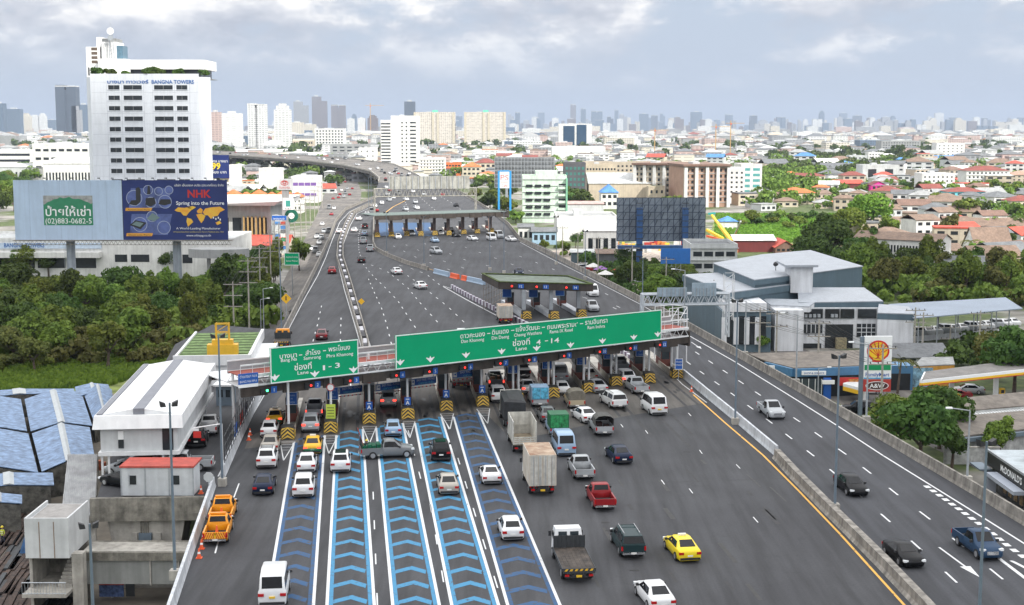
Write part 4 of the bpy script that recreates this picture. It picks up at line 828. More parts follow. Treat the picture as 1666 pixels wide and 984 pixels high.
sign_text(r, u0, [('ดาวคะนอง',769,548.5,8,wtext,40),('-',795,545,9,wtext,5),('ดินแดง',814,543,8,wtext,27),('-',834,540,9,wtext,5),('แจ้งวัฒนะ',859,537.5,8,wtext,39),('-',884,535,9,wtext,5),('ถนนพระราม๙',915,533,8,wtext,49),('-',946,529,9,wtext,5),('รามอินทรา',970,526.5,8,wtext,36),
   ('Dao Khanong',769,556,5.6,wtext,37),('Din Daeng',814,551,5.6,wtext,28),('Chaeng Watthana',859,545.5,5.6,wtext,45),('Rama IX Road',913,540.5,5.6,wtext,37),('Ram Inthra',970,534,5.6,wtext,28),
   ('ช่องที่',848,561.5,10,wtext,28),('Lane',848,569.5,6,wtext,18),('4',876,560.5,8.5,wtext,7),('-',889,557,9,wtext,5),('14',903,557.5,8.5,wtext,13)])
for px, py in ((651,592),(700,587),(758,580),(816,574),(873,569),(928,563.5),(980,557),(1031,551),(1070,546)): u, z = G.hit(px, py); down_arrow(r, u-u0, z)
# white footbridge with the red floor, running behind the signs
uL, uR = G.u(386, 2), G.u(1112, 2)
r = T('gantry_footbridge', 'white steel footbridge with red floor running behind the green signs over all lanes', 'footbridge', G.w(uL, 1.2), G.rz); w_ = uR-uL
bx('floor', mat('red_floor', (0.28,0.07,0.05), .8, var=.25), r, 0, w_, 0, 3.4, 6.70, 6.80)
for yy, nm in ((0,'front'),(3.4,'rear')):
    b = MB(); b.box(0,w_,yy-.06,yy+.06,7.78,7.92); b.box(0,w_,yy-.1,yy+.1,6.55,6.85); b.box(0,w_,yy-.1,yy+.1,5.62,5.78)
    n = int(w_/1.3)
    for i in range(n): x = i*w_/n; b.bar((x,yy,6.8),(x,yy,7.85),.035); b.bar((x,yy,5.7),(x+w_/n/2,yy,6.7),.05); b.bar((x+w_/n/2,yy,6.7),(x+w_/n,yy,5.7),.05)
    b.ob('railing_truss', white, r)
link('mesh_guard', MB().box(0,w_,3.38,3.40,6.85,7.78).data('g', mat('grey_mesh', (0.30,0.31,0.33), .7, var=.1)), r)
# brown canopy with lane signals
r = T('toll_canopy', 'dark brown canopy beam with white roof over all toll lanes below the footbridge', 'canopy', G.w(uL, 1.4), G.rz)
bx('roof_sheet', white, r, 0, w_, 0, 10, 5.55, 5.66)
n = 13
for i in range(n):
    x = i*w_/n; link('fascia', MB().box(x+.02,x+w_/n*.62,-.3,0,4.55,5.52).box(x+w_/n*.62,x+w_/n-.02,-.25,.05,4.8,5.52).data('fascia', BROWN), r)
bx('rear_fascia', BROWN, r, 0, w_, 10, 10.3, 4.7, 5.6); bx('side_fascia', BROWN, r, w_, w_+.25, -.3, 10.3, 4.4, 6.3)
for i in range(8): bx('skylight_rib', steel, r, w_*(.1+.11*i), w_*(.1+.11*i)+.15, .1, 9.9, 5.66, 5.74)
sigx = [(436,0),(508,1),(572,1),(648,1),(702,1),(760,1),(818,1),(865,1),(922,1),(980,1),(1030,1),(1078,1)]
red_lit = mat('red_lamp', (1.0,0.03,0.02), .3, var=0, emit=1.4); green_lit = mat('green_lamp', (0.05,1.0,0.25), .3, var=0, emit=5); dim = mat('dark_lens', (0.03,0.03,0.03), .3, var=0)
for i, (px, cl) in enumerate(sigx):
    u = G.u(px)+.3; t = T('lane_signal', '%s lane signal with blue number plate, %s from left under the canopy' % ('green lit' if i == 0 else 'red lit', ORD(i+1)), 'signal', G.w(u, .95), G.rz, 'lane signals under the canopy')
    bx('housing', trim, t, -.75, .35, -.1, .12, 4.75, 5.35); bx('number_plate', blue_sign, t, .42, 1.05, -.08, 0, 4.72, 5.4); text(str(i+1 if i > 2 else i+1), wtext, t, .73, 4.87, h=.36, y=-.09)
    link('lamp', MB().tube((-.05,-.13,5.05),(-.05,-.09,5.05),.12,n=10).data('l', red_lit if cl else green_lit), t); link('lamp', MB().tube((-.5,-.13,5.05),(-.5,-.09,5.05),.17,n=10).data('l', dim), t)
# islands
yel = mat('hazard_yellow_worn', (0.62,0.40,0.05), .7, var=.2, scale=2); blk_ = mat('hazard_black', (0.025,0.024,0.022), .7, var=.2)
cream = mat('cream_wall', (0.46,0.43,0.36), .8, var=.15, stain=.2); maroon = mat('maroon_cladding', (0.14,0.035,0.022), .6, var=.2)
ordn = ['first','second','third','fourth','fifth','sixth','seventh','eighth','ninth','tenth','eleventh','last']
DZ = DIR
def nose_parts(t, s_=1.0):
    # wedge with inverted V stripes on its front
    wN, hN = .72*s_, 1.30*s_
    link('nose', MB().hexa([(-wN,0,0),(wN,0,0),(wN,1.9,0),(-wN,1.9,0)], [(-wN*.82,.28,hN),(wN*.82,.28,hN),(wN*.82,1.9,hN),(-wN*.82,1.9,hN)]).data('nose', blk_), t)
    def fp(x, z): return (x, .28*z/hN-.015, z)
    b = MB()
    for k in range(4):
        z = -.25+k*.42*s_
        for sg in (-1, 1):
            def cl(x, zz): zz = max(.02, min(hN, zz)); return fp(x*(1-.18*zz/hN), zz)
            b.poly([cl(0, z+.55), cl(sg*wN, z-.05), cl(sg*wN, z+.16), cl(0, z+.76)])
    link('stripes', b.data('stripes', yel), t); 
    link('nose_side', MB().box(-wN-.012,-wN*.9,.6,1.6,.15,.8).box(wN*.9,wN+.012,.6,1.6,.15,.8).data('ns', yel), t)
def booth(p, rz, label, bh=2.7):
    t = T('toll_booth', label, 'toll booth', p, rz)
    bx('lower_wall', maroon, t, -.62,.62,0,3.4,.3,1.25); bx('window_band', glass2, t, -.56,.56,.06,3.34,1.25,2.25); bx('upper_wall', darkmetal, t, -.64,.64,-.02,3.42,2.25,bh+.3)
    for x in (-.6,.52): bx('corner_post', maroon, t, x, x+.08, -.01, .07, 1.25, 2.25)
    return t
for i, (px, py) in enumerate(noses):
    p = P(px, py); where = '%s toll island from the left' % ordn[i]
    t = T('toll_island', 'long kerbed %s with black and yellow nose' % where, 'toll island', p, DZ)
    bx('kerb', conc, t, -.62, .62, 1.9, 21, 0, .32); nose_parts(t)
    for sx in (-.66,.60): bx('side_wall', mat('cream_side_wall', (0.50,0.46,0.38), .8, var=.2, stain=.2), t, sx, sx+.07, 1.9, 9, .3, .95)
    # column behind
    link('canopy_column', MB().box(-.3,.3,11.5,12.1,.3,4.7).data('cc', BROWN), t)
    ps = T('gantry_post', 'tall pale post rising from the %s' % where, 'post', t.matrix_basis @ Vector((0,2.4,0)), DZ)
    for k in ((0,) if i < 6 else (-.35,.3)): link('tube', MB().tube((k,0,.5),(k,0,7.4 if i in (2,3) else 6.2),.14,n=8).data('tube', white), ps)
    bp_ = P(px, py); bpos = bp_+Vector((-math.sin(DZ)*7.5, math.cos(DZ)*7.5, 0))
    booth(bpos, DZ, 'dark maroon toll booth standing on the %s' % where)
    if i in (0,1,6,7,8,9,10):
        s2 = T('booth_sign', 'small square blue sign at the booth of the %s' % where, 'sign', bpos+Vector((.15,-.5,0)), 0)
        bx('panel', blue_sign, s2, -.62,.62,0,.08,2.3,3.7); rim(s2,-.62,.62,2.3,3.7,wtext,.05,-.02)
        for k, ss in enumerate(('เงินสด','M','CASH')): text(ss, mat('pale_blue_text', (0.35,0.55,0.8), .5, var=0), s2, 0, 3.25-k*.38, h=.2, y=-.015)
    if 2 <= i <= 5:
        s2 = T('lane_type_sign', 'small blue A sign on the %s' % where, 'sign', t.matrix_basis @ Vector((0,1.2,0)), 0)
        bx('panel', blue_sign, s2, -.36,.36,0,.06,1.4,2.3); text('A', wtext, s2, 0, 1.5, h=.42, y=-.03, bold=.02); bx('top_line', wtext, s2, -.2,.2,-.02,0,2.05,2.13); bx('leg', steel, s2, -.04,.04,.06,.12,1.2,2.2)
    if i == 1:
        s2 = T('notice_board', 'yellow-green notice strapped to the post of the second island', 'sign', t.matrix_basis @ Vector((0,1.4,0)), 0)
        bx('panel', mat('lime_notice', (0.50,0.62,0.08), .5, var=.1), s2, -.5,.5,0,.05,1.35,2.9); 
        for k in range(4): bx('text_line', trim, s2, -.36,.36,-.015,0,1.6+k*.3,1.66+k*.3)
    if i in (1,2,4): 
        s2 = T('round_sign', 'round white sign on the post of the %s' % where, 'sign', t.matrix_basis @ Vector((0,2.1,0)), 0)
        link('disc', MB().tube((0,0,4.6),(0,-.06,4.6),.42,n=16).data('d', wtext), s2); link('red_ring', MB().tube((0,-.061,4.6),(0,-.07,4.6),.42,n=16).data('d', red), s2); link('inner_disc', MB().tube((0,-.071,4.6),(0,-.08,4.6),.33,n=16).data('d', wtext), s2)
for px0, px1, py, lab in ((545,590,643,'first'),(611,652,637,'second'),(667,710,628.5,'third'),(736,785,616,'fourth')):
    v = 9.0; a = G.hit(px0, py, v); b = G.hit(px1, py, v); z0 = a[1]; t = T('hanging_sign', '%s blue hanging Easy Pass lane sign from the left, under the canopy' % lab, 'sign', G.w(a[0], v), G.rz)
    w2 = b[0]-a[0]; bx('panel', blue_sign, t, 0, w2, 0, .08, z0, z0+.86); rim(t,0,w2,z0,z0+.86,wtext,.04,-.02)
    bx('symbol', wtext, t, .12, .62, -.02, 0, z0+.14, z0+.72); link('symbol_mark', MB().poly([(.2,-.03,z0+.5),(.5,-.03,z0+.35),(.55,-.03,z0+.6)]).data('s', blue_sign), t)
    text('EASY PASS / M-PASS', wtext, t, w2*.6, z0+.5, w=w2*.68, h=.26, y=-.02); text('เฉพาะรถ 4 ล้อ', mat('cyan_text', (0.15,0.6,0.8), .5, var=0), t, w2*.6, z0+.1, h=.27, y=-.02)
    for x in (.3, w2-.35): bx('hanger', steel, t, x, x+.06, .1, .16, z0+.5, 5.5)
    bx('height_bar', stripe_m, t, 0, w2, .02, .1, z0-.28, z0-.18)
    for k in range(7): bx('red_band', red, t, w2*(k+.2)/7, w2*(k+.6)/7, .0, .12, z0-.29, z0-.17)
# bang na sign at the left end of the bridge
a = G.hit(388, 619, .9); b = G.hit(420, 616, .9)
t = T('blue_bridge_sign', 'small blue and white place sign at the left end of the footbridge', 'sign', G.w(a[0], .9), G.rz)
w2 = b[0]-a[0]; bx('panel', blue_sign, t, 0, w2, 0, .08, 5.95, 7.05); bx('white_strip', wtext, t, 0, w2, 0, .09, 5.6, 5.94); text('ด่านบางนา กม.6', wtext, t, w2/2, 6.62, w=w2*.86, h=.3, y=-.02); text('BANG NA KM.6', wtext, t, w2/2, 6.12, w=w2*.86, h=.24, y=-.02)
for i, (px, py, lab) in enumerate(((381,705,'left'),(392,700,'second'))):
    p = P(px, py); T_ = T('bridge_support', '%s steel leg under the left end of the footbridge' % lab, 'post', p, 0); link('tube', MB().tube((0,0,0),(0,0,6.7),.16,n=8).data('t', white), T_); bx('foot', conc, T_, -.3,.3,-.3,.3,0,.3)
p = P(1104, 618); t = T('cash_lane_sign', 'blue square sign over the rightmost striped nose', 'sign', p, 0)
bx('panel', blue_sign, t, -.5,.5,0,.06,1.35,2.75); rim(t,-.5,.5,1.35,2.75,wtext,.06,-.02); [text(s_, wtext, t, 0, 2.25-k*.4, h=.22, y=-.02) for k, s_ in enumerate(('เงินสด','ทุกชนิด'))]; bx('leg', steel, t, -.04,.04,.07,.13,0,2.6)
# right end tower frame of the plaza
p = P(1088, 592); t = T('end_frame', 'white lattice stair frame at the right end of the toll canopy', 'frame', p, G.rz)
b = MB()
for x in (0, 1.6, 3.2):
    for y in (0, 3): b.tube((x,y,0),(x,y,7.6),.07,n=6)
for z in (5.6,6.7,7.6):
    b.tube((0,0,z),(3.2,0,z),.045,n=5); b.tube((0,3,z),(3.2,3,z),.045,n=5); b.tube((3.2,0,z),(3.2,3,z),.045,n=5)
b.tube((0,0,5.6),(1.6,0,7.6),.06,n=5); b.tube((1.6,0,5.6),(3.2,0,7.6),.06,n=5); b.ob('lattice', white, t)
# ------------------------------------------------------------ middle plaza
canopy_green = mat('weathered_green_roof', (0.16,0.20,0.16), .8, var=.3, scale=.5, stain=.2); moss = mat('moss_edge', (0.07,0.10,0.02), .95, var=.5, scale=1.5)
M0, M1 = P(812,470,4.7), P(964,474,4.7); Mp = Pl(M0, M1); mw = Mp.L
bl = P(785,445,5.9); br = P(924,449,5.9)
t = T('middle_toll_canopy', 'brown flat canopy with mossy green top over the three-lane middle plaza', 'canopy', Mp.w(0), Mp.rz)
inv = Matrix.Rotation(-Mp.rz, 3, 'Z'); tl = inv @ (Vector((bl.x,bl.y,0))-Mp.o); tr = inv @ (Vector((br.x,br.y,0))-Mp.o)
z0, z1 = 4.7, 5.9
fr = [(0,0),(mw,0),(tr.x,tr.y),(tl.x,tl.y)]
MB().prism([(x*.985+.1, y*.98+.1) for x, y in fr], z1-.5, z1-.1).ob('roof_sheet', canopy_green, t)
for k in range(4):
    a_, b_ = fr[k], fr[(k+1)%4]; MB().strip([a_, b_], -.12, .12, z0, z1).ob('fascia', BROWN, t); MB().strip([a_, b_], -.2, .25, z1, z1+.14).ob('moss_strip', moss, t)
for k, (px, n_) in enumerate(((840,'12'),(880,'13'),(928,'14'))):
    u = Mp.u(px); s2 = T('canopy_signal', '%s red lit signal with blue number on the middle toll canopy' % ('left','central','right')[k], 'signal', Mp.w(u, -.3), Mp.rz)
    bx('housing', trim, s2, -.9,.3,0,.15,4.95,5.6); link('lamp', MB().tube((-.7,-.04,5.28),(-.7,-.0,5.28),.17,n=10).data('l', red_lit), s2); bx('number_plate', blue_sign, s2, .4,1.35,0,.12,4.95,5.65); text(n_, wtext, s2, .87, 5.1, h=.42, y=-.03)
for k, (px, py) in enumerate(((858,520),(903,520),(948,517))):
    p = P(px, py); t = T('toll_island', '%s kerbed island with striped nose under the middle toll canopy' % ('left','central','right')[k], 'toll island', p, DZ+.08); nose_parts(t, 1.1); bx('kerb', wcl, t, -.6,.6,2,22,0,.7)
    link('canopy_column', MB().box(-.3,.3,3,3.6,0,4.7).data('c', steel), t); link('canopy_column', MB().box(-.25,.25,19,19.5,0,4.7).data('c', BROWN), t)
    q = T_ = booth(t.matrix_basis @ Vector((-.3,14,0)), DZ, '%s maroon booth under the middle toll canopy' % ('left','central','right')[k])
    s2 = T('booth_sign', '%s blue lane sign in front of the middle plaza booths' % ('left','central','right')[k], 'sign', t.matrix_basis @ Vector((-1.2,12.5,0)), 0); bx('panel', blue_sign, s2, -.8,.8,0,.08,2.3,3.9); rim(s2,-.8,.8,2.3,3.9,mat('pale_blue_text',(0,0,0)),.07,-.02); bx('leg', steel, s2, -.05,.05,.1,.2,0,2.4)
t = T('mesh_wall', 'rusty wire mesh wall at the left side of the middle toll canopy', 'fence', P(816,505), 0)
b = MB()
for k in range(8): b.tube((-3.2+k*.45,k*2,0),(-3.2+k*.45,k*2,4.6),.05,n=4)
for z in (.4,1.5,2.6,3.7): b.tube((-3.2,0,z),(0,14,z),.04,n=4)
b.ob('mesh', mat('rusty_mesh', (0.25,0.21,0.17), .8, var=.4), t)
# ------------------------------------------------------------ far plaza
F0, F1 = P(609,357,5.6), P(826,350,5.6); Fp = Pl(F0, F1); fw_ = Fp.L
t = T('far_toll_canopy', 'long dark canopy with dull green top over the far nine-bay toll plaza', 'canopy', Fp.w(0), Fp.rz)
bx('roof_sheet', mat('dull_teal_roof', (0.13,0.17,0.16), .85, var=.25, stain=.2), t, 0, fw_, 0, 12, 6.6, 6.75); 
for k in range(10): bx('fascia', BROWN, t, fw_*k/10+.05, fw_*(k+1)/10-.05, -.3, 0, 5.2 if k % 2 else 5.5, 6.62)
bx('side_fascia', BROWN, t, fw_, fw_+.3, -.3, 12, 4.9, 6.9)
for k, (px, py) in enumerate([(614,386),(637,385),(662,384),(685,384),(708,383),(731,383),(755,381),(777,380),(800,379)]):
    p = P(px, py); t = T('toll_island', '%s yellow nosed island from the left under the far canopy' % ORD(k+1), 'toll island', p, DZ, 'islands of the far plaza')
    nose_parts(t, 1.1); bx('kerb', conc, t, -.6,.6,2,30,0,.4); link('canopy_column', MB().box(-.4,.4,4,5,0,5.4).box(-.3,.3,9,9.6,0,5.4).data('c', mat('pinkish_column', (0.30,0.22,0.19), .8, var=.2)), t)
    booth(t.matrix_basis @ Vector((0,14,0)), DZ, '%s dark booth from the left under the far canopy' % ORD(k+1))
mbl = MB()
for px0, px1 in ((617,634),(641,659),(665,682),(689,706)):
    mbl.poly([(*P(px0+1, 384).xy,.009),(*P(px1-1, 384).xy,.009),(*P(px1-3, 362).xy,.009),(*P(px0-2, 362).xy,.009)])
mbl.ob('far_blue_lane_surfaces', dblue, kind='structure')
# ------------------------------------------------------------ overhead gantry behind the far plaza and the one at the right
def truss(name, label, A, B, z0, z1, m, dep=1.6, n=None, legs=(0,1), legb=0.0):
    p = Pl(A, B); t = T(name, label, 'gantry', p.w(0), p.rz); b = MB(); w_ = p.L; n = n or int(w_/(z1-z0)/1.2)
    for y in (0, dep):
        for z in (z0, z1): b.tube((0,y,z),(w_,y,z),.16,n=5)
        for i in range(n): x = i*w_/n; b.tube((x,y,z0),(x+w_/n/2,y,z1),.09,n=4); b.tube((x+w_/n/2,y,z1),(x+w_/n,y,z0),.09,n=4)
    for i in range(n+1): x = i*w_/n; b.tube((x,0,z0),(x,dep,z0),.07,n=4); b.tube((x,0,z1),(x,dep,z1),.07,n=4)
    b.ob('truss', m, t)
    for s_ in legs:
        x = s_*w_; b = MB()
        for y in (0, dep): b.tube((x,y,legb),(x,y,z1),.18,n=6)
        for k in range(4): zz = legb+(z0-legb)*k/4; b.tube((x,0,zz),(x,dep,zz+(z0-legb)/4),.07,n=4)
        b.ob('leg', m, t)
    return t, p
t, p = truss('sign_gantry', 'long grey lattice gantry spanning the motorway beyond the far plaza', P(610,321,7.2), P(775,319,7.2), 7.4, 10.2, mat('weathered_gantry', (0.33,0.32,0.28), .8, var=.3), dep=2.5, n=22)
bx('sign_back', mat('streaky_grey_sign_back', (0.42,0.42,0.38), .8, var=.2, scale=.6, stain=.45), t, 5, p.L*.93, -.3, 0, 10.0, 14.6)
for k in range(14): bx('stiffener', steel, t, 5+k*(p.L*.93-5)/14, 5.2+k*(p.L*.93-5)/14, -.45, -.3, 10.1, 14.5)
t, p = truss('sign_gantry', 'pale blue lattice gantry reaching over the right parapet beside the factory', P(1046,503,3.6), P(1186,501,3.6), 4.2, 5.9, mat('pale_gantry', (0.48,0.52,0.56), .6, var=.1), dep=1.6, n=9, legs=(0,1), legb=-1)
for a_, b_ in ((.16,.50),(.56,.84)):
    bx('sign_back', mat('pale_blue_sign_back', (0.33,0.42,0.50), .6, var=.12, stain=.2), t, p.L*a_, p.L*b_, -.4, -.2, 5.6, 7.7 if a_ > .3 else 7.0); 
    for k in range(7): bx('stiffener', steel, t, p.L*(a_+(b_-a_)*k/7)+.1, p.L*(a_+(b_-a_)*k/7)+.18, -.5, -.4, 5.65, 6.9)
# ------------------------------------------------------------ lamp masts
def mast(px, pb, pt, label, z=0.0, m=bluesteel, heads=2, r=.09, lean=0):
    p = P(px, pb, z); h = Z(pt, p.y)-z; t = T('light_mast', label, 'lamp post', p, 0)
    link('pole', MB().tube((0,0,0),(0,0,h),r*1.25,r*.75,n=8).data('pole', m), t); bx('base', conc, t, -.35,.35,-.35,.35,0,.7)
    for k in range(heads): link('floodlight', MB().hexa([(-.05,-.2,0),(.32,-.2,0),(.32,.2,0),(-.05,.2,0)],[(0,-.18,.25),(.38,-.18,.42),(.38,.18,.42),(0,.18,.25)]).data('fl', trim), t, (.25*(-1)**k-.05, -.15*k, h-.25), (0,0,PI*k+.4))
    return t
for a in ((285,942,655,'dark floodlight mast in front of the raised office'),(152,1010,852,'dark floodlight mast beside the roofed stair tower'),(362,790,545,'slender mast between the parking deck and the first toll lane'),(1196,690,488,'thin mast standing on the white median barrier'),(1358,832,578,'tall mast at the joint of white and grey median'),(1592,1025,718,'mast rising near the lower right corner by the black restaurant'),
  (458,545,402,'grey mast on the left parapet above the white barrier'),(690,434,352,'thin mast on the curved barrier below the far canopy'),(629,413,345,'thin mast left end of the curved barrier'),(797,440,352,'thin mast left one of the pair in front of the middle plaza'),(820,445,345,'thin mast right one of the pair in front of the middle plaza'),
  (905,430,352,'mast on the right parapet near the blue and white house'),(952,455,375,'mast on the right parapet near the market roof'),(1045,505,420,'mast on the right parapet where the pale gantry begins'),(600,345,288,'lamp mast at the bend left of the overhead gantry'),(604,335,286,'second lamp mast at the bend left of the overhead gantry')):
    mast(*a, r=.075 if a[1] < 500 else .095)
def streetlamp(px, pb, pt, label, z=0.0, arm=-1.8, m=steel):
    p = P(px, pb, z); h = Z(pt, p.y)-z; t = T('street_lamp', label, 'street lamp', p, 0)
    link('pole', MB().tube((0,0,0),(0,0,h),.12,.07,n=6).data('pole', m), t); link('arm', MB().tube((0,0,h),(arm,0,h+.25),.05,n=5).data('arm', m), t); bx('lamp_head', wtext, t, arm-.35, arm+.2, -.14, .14, h+.18, h+.32); bx('base', conc, t, -.4,.4,-.3,.3,0,.9)
for a in ((1409,690,560,'grey street lamp on the right parapet beside the fuel price sign'),(1573,790,668,'grey street lamp on the right parapet beside the brown sheds'),(1295,628,512,'grey street lamp on the right parapet in front of the factory gate'),(1212,582,490,'street lamp on the parapet by the factory corner windows'),(1113,540,440,'street lamp behind the pale gantry')): streetlamp(*a)
for a in ((425,545,487,'lower curved lamp beside the green-roofed building'),(430,560,470,'upper curved lamp over the lane behind the green-roofed building'),(1330,665,600,'low lamp outside the fuel station shop')): streetlamp(*a, z=GZ, arm=1.6)
t = T('portal_lamp', 'short white lamp arm with red notice at the parking deck edge', 'lamp post', P(363,780), 0); link('post', MB().tube((0,0,0),(0,0,5.2),.08,n=6).tube((0,0,5.2),(-2.6,0,4.8),.06,n=5).data('p', white), t); bx('red_notice', red, t, -2.6,-1.9,-.05,.03,3.9,4.5); bx('arm_tip', white, t, -2.7,-2.1,-.06,.06,4.55,4.75)
t = T('octagon_sign', 'white backed octagonal sign on the barrier end near the yellow pickups', 'sign', P(340,805), 0); link('disc', MB().tube((0,0,1.6),(0,.05,1.6),.46,n=8).data('d', mat('sign_back_grey', (0.50,0.52,0.53), .5, var=.05)), t); link('leg', MB().tube((0,.08,0),(0,.08,1.7),.05,n=6).data('l', steel), t)
t = T('bend_sign', 'yellow diamond merge sign left of the carriageway parapet', 'sign', P(466,515), 0); link('diamond', MB().poly([(0,0,2.2),(.9,0,3.1),(0,0,4),(-.9,0,3.1)]).poly([(0,.06,2.2),(-.9,.06,3.1),(0,.06,4),(.9,.06,3.1)]).data('d', mat('sign_yellow', (0.80,0.45,0.02), .5, var=0)), t); bx('mark', trim, t, -.1,.1,-.03,-.01,2.8,3.5); bx('leg', steel, t, -.05,.05,.07,.15,-1,3.5)
t = T('bend_sign', 'yellow diamond sign on the twin separator', 'sign', P(588,503), 0); link('diamond', MB().poly([(0,0,.8),(.6,0,1.4),(0,0,2.0),(-.6,0,1.4)]).data('d', mat('sign_yellow', (0,0,0))), t); bx('leg', steel, t, -.05,.05,.03,.1,0,1.5)
t = T('exit_sign', 'green board with white lines left of the carriageway parapet', 'sign', P(476,480,GZ), 0); bx('panel', green_sign, t, -1.8,1.8,0,.1,7.2,10.2); rim(t,-1.8,1.8,7.2,10.2,wtext,.12,-.03); text('สมุทรปราการ', wtext, t, 0, 9.0, w=2.8, y=-.03); text('Samut Prakan', wtext, t, 0, 8.1, w=2.8, y=-.03); bx('leg', steel, t, -.1,.1,.12,.3,0,8)
# cones
cm = MB().tube((0,0,.05),(0,0,.75),.17,.04,n=8).box(-.22,.22,-.22,.22,0,.05).data('cone', orange); cb = MB().tube((0,0,.35),(0,0,.5),.115,.09,n=8).data('band', wtext)
for i, (px, py, lab) in enumerate(((328,893,'traffic cone beside the nearer yellow pickup'),(324,908,'traffic cone between pickup and lone cone by the left barrier'),(331,880,'traffic cone behind the nearer yellow pickup'),(405,716,'traffic cone in the first lane beside the striped kerb'),(407,708,'second traffic cone in the first lane'),(1125,637,'orange cone lying beside the rightmost nose'),(327,803,'orange marker by the red-roofed cabin'))):
    t = T('traffic_cone', lab, 'traffic cone', P(px, py)+Vector((0,0,.006))); link('cone', cm, t); link('band', cb, t)
# ============================================================ BUILDING HELPERS
COL = {'white':(0.74,0.74,0.72),'cream':(0.60,0.54,0.42),'pale':(0.56,0.58,0.58),'grey':(0.33,0.34,0.34),'beige':(0.50,0.43,0.34),'pink':(0.60,0.36,0.33),'magenta':(0.70,0.03,0.30),'turquoise':(0.16,0.55,0.62),'lightblue':(0.33,0.48,0.62),'mint':(0.60,0.74,0.62),
       'brown':(0.20,0.12,0.09),'red':(0.52,0.08,0.05),'orange':(0.62,0.17,0.05),'darkred':(0.24,0.06,0.045),'slate':(0.15,0.16,0.17),'rust':(0.22,0.15,0.11),'blue':(0.08,0.24,0.55),'green':(0.06,0.30,0.14),'darkgrey':(0.10,0.10,0.11),'maroon':(0.16,0.03,0.03),'bluegrey':(0.085,0.13,0.16),'sand':(0.55,0.47,0.36),'dglass':(0.02,0.07,0.13),'terracotta':(0.42,0.26,0.19)}
def wm(c): return mat('wall_'+c, COL[c], .8, var=.12, scale=.25, stain=.15)
def rm(c): return mat('roof_'+c, COL[c], .75, var=.22, scale=.4, stain=.25)
winm = mat('dark_window', (0.025,0.03,0.035), .25, var=.3, scale=.3)
def windows(root, rows, cols, x0, x1, z0, z1, fw=.6, fh=.5, face='front', at=0.0, m=None, name='window'):
    dx = (x1-x0)/cols; dz = (z1-z0)/rows
    for r_ in range(rows):
        for c_ in range(cols):
            a = x0+dx*(c_+.5-fw/2); b = a+dx*fw; c = z0+dz*(r_+.5-fh/2); d = c+dz*fh
            if face == 'front': bx(name, m or winm, root, a, b, at-.04, at+.06, c, d)
            else: bx(name, m or winm, root, at-.06, at+.06, a, b, c, d)
def flat_roof(root, x0, x1, y0, y1, z, m, par=.8, pm=None):
    link('roof', MB().box(x0,x1,y0,y1,z,z+.12).data('roof', m), root)
    link('parapet', MB().box(x0-.05,x1+.05,y0-.05,y0+.2,z,z+par).box(x0-.05,x1+.05,y1-.2,y1+.05,z,z+par).box(x0-.05,x0+.2,y0+.2,y1-.2,z,z+par).box(x1-.2,x1+.05,y0+.2,y1-.2,z,z+par).data('parapet', pm or m), root)
def blk(name, label, pl_, pr_, pt, Y, dep, wall='white', roof='flat', rc='grey', rows=0, cols=0, fw=.6, fh=.45, rh=2.5, yaw=0.0, side=0, cat='building', group=None, zbase=GZ, ledge=False, z0w=.12, along='x', stuff_top=True, wmat=None, m=None):
    zt = Z(pt, Y); xl, xr = X(pl_, Y, zt), X(pr_, Y, zt); w_ = xr-xl; h = zt-zbase
    if roof in ('gable','hip'): h -= rh
    t = T(name, label, cat, ((xl+xr)/2, Y, zbase), yaw, group); a = -w_/2; b = w_/2
    (link('wall', MB().box(a,b,0,dep,0,h).data('wall', wmat), t) if wmat else bx('wall', wm(wall), t, a, b, 0, dep, 0, h))
    if roof == 'flat':
        flat_roof(t, a, b, 0, dep, h, rm(rc) if rc != 'same' else wm(wall), min(1.2, h*.08), wmat or wm(wall))
        if stuff_top and w_ > 12: bx('roof_hut', wm('pale'), t, a+w_*.3, a+w_*.45, dep*.3, dep*.6, h+.12, h+2.2)
    elif roof == 'gable':
        link('roof', MB().gable(a, b, 0, dep, h, rh, along).data('roof', rm(rc)), t)
        if along == 'y': [link('gable_wall', MB().add([(a,y,h),(b,y,h),(0,y,h+rh*.97)], [(0,1,2)]).data('g', wm(wall)), t) for y in (0,dep)]
        else: [link('gable_wall', MB().add([(x,0,h),(x,dep,h),(x,dep/2,h+rh*.97)], [(2,1,0)]).data('g', wm(wall)), t) for x in (a,b)]
    elif roof == 'hip': link('roof', MB().hip(a, b, 0, dep, h, rh).data('roof', rm(rc)), t)
    elif roof == 'shed': link('roof', MB().hexa([(a-.4,-.4,h),(b+.4,-.4,h),(b+.4,dep+.4,h+rh),(a-.4,dep+.4,h+rh)],[(a-.4,-.4,h+.15),(b+.4,-.4,h+.15),(b+.4,dep+.4,h+rh+.15),(a-.4,dep+.4,h+rh+.15)]).data('roof', rm(rc)), t)
    if rows and cols: windows(t, rows, cols, a+w_*.03, b-w_*.03, h*z0w, h*.98, fw, fh, m=m)
    if side: windows(t, rows, side, dep*.05, dep*.95, h*z0w, h*.98, .5, fh, 'side', b if scrx(Vector((xr,Y,0))) < 833 else a, m=m)
    if ledge:
        for r_ in range(rows+1): z = h*z0w+(h*.98-h*z0w)*r_/rows; bx('ledge', wm('pale' if wall != 'white' else 'white'), t, a-.3, b+.3, -.35, 0, z-.1, z+.1)
    return t, w_, h
# ============================================================ LEFT FOREGROUND
pearl = mat('pearl_metal_sheet', (0.58,0.60,0.61), .55, var=.10, scale=.5, stain=.12); ridge = mat('ridge_grey', (0.20,0.21,0.24), .6, var=.1)
o = Vector((*P(176,762).xy, 0)); o2 = P(340,762)
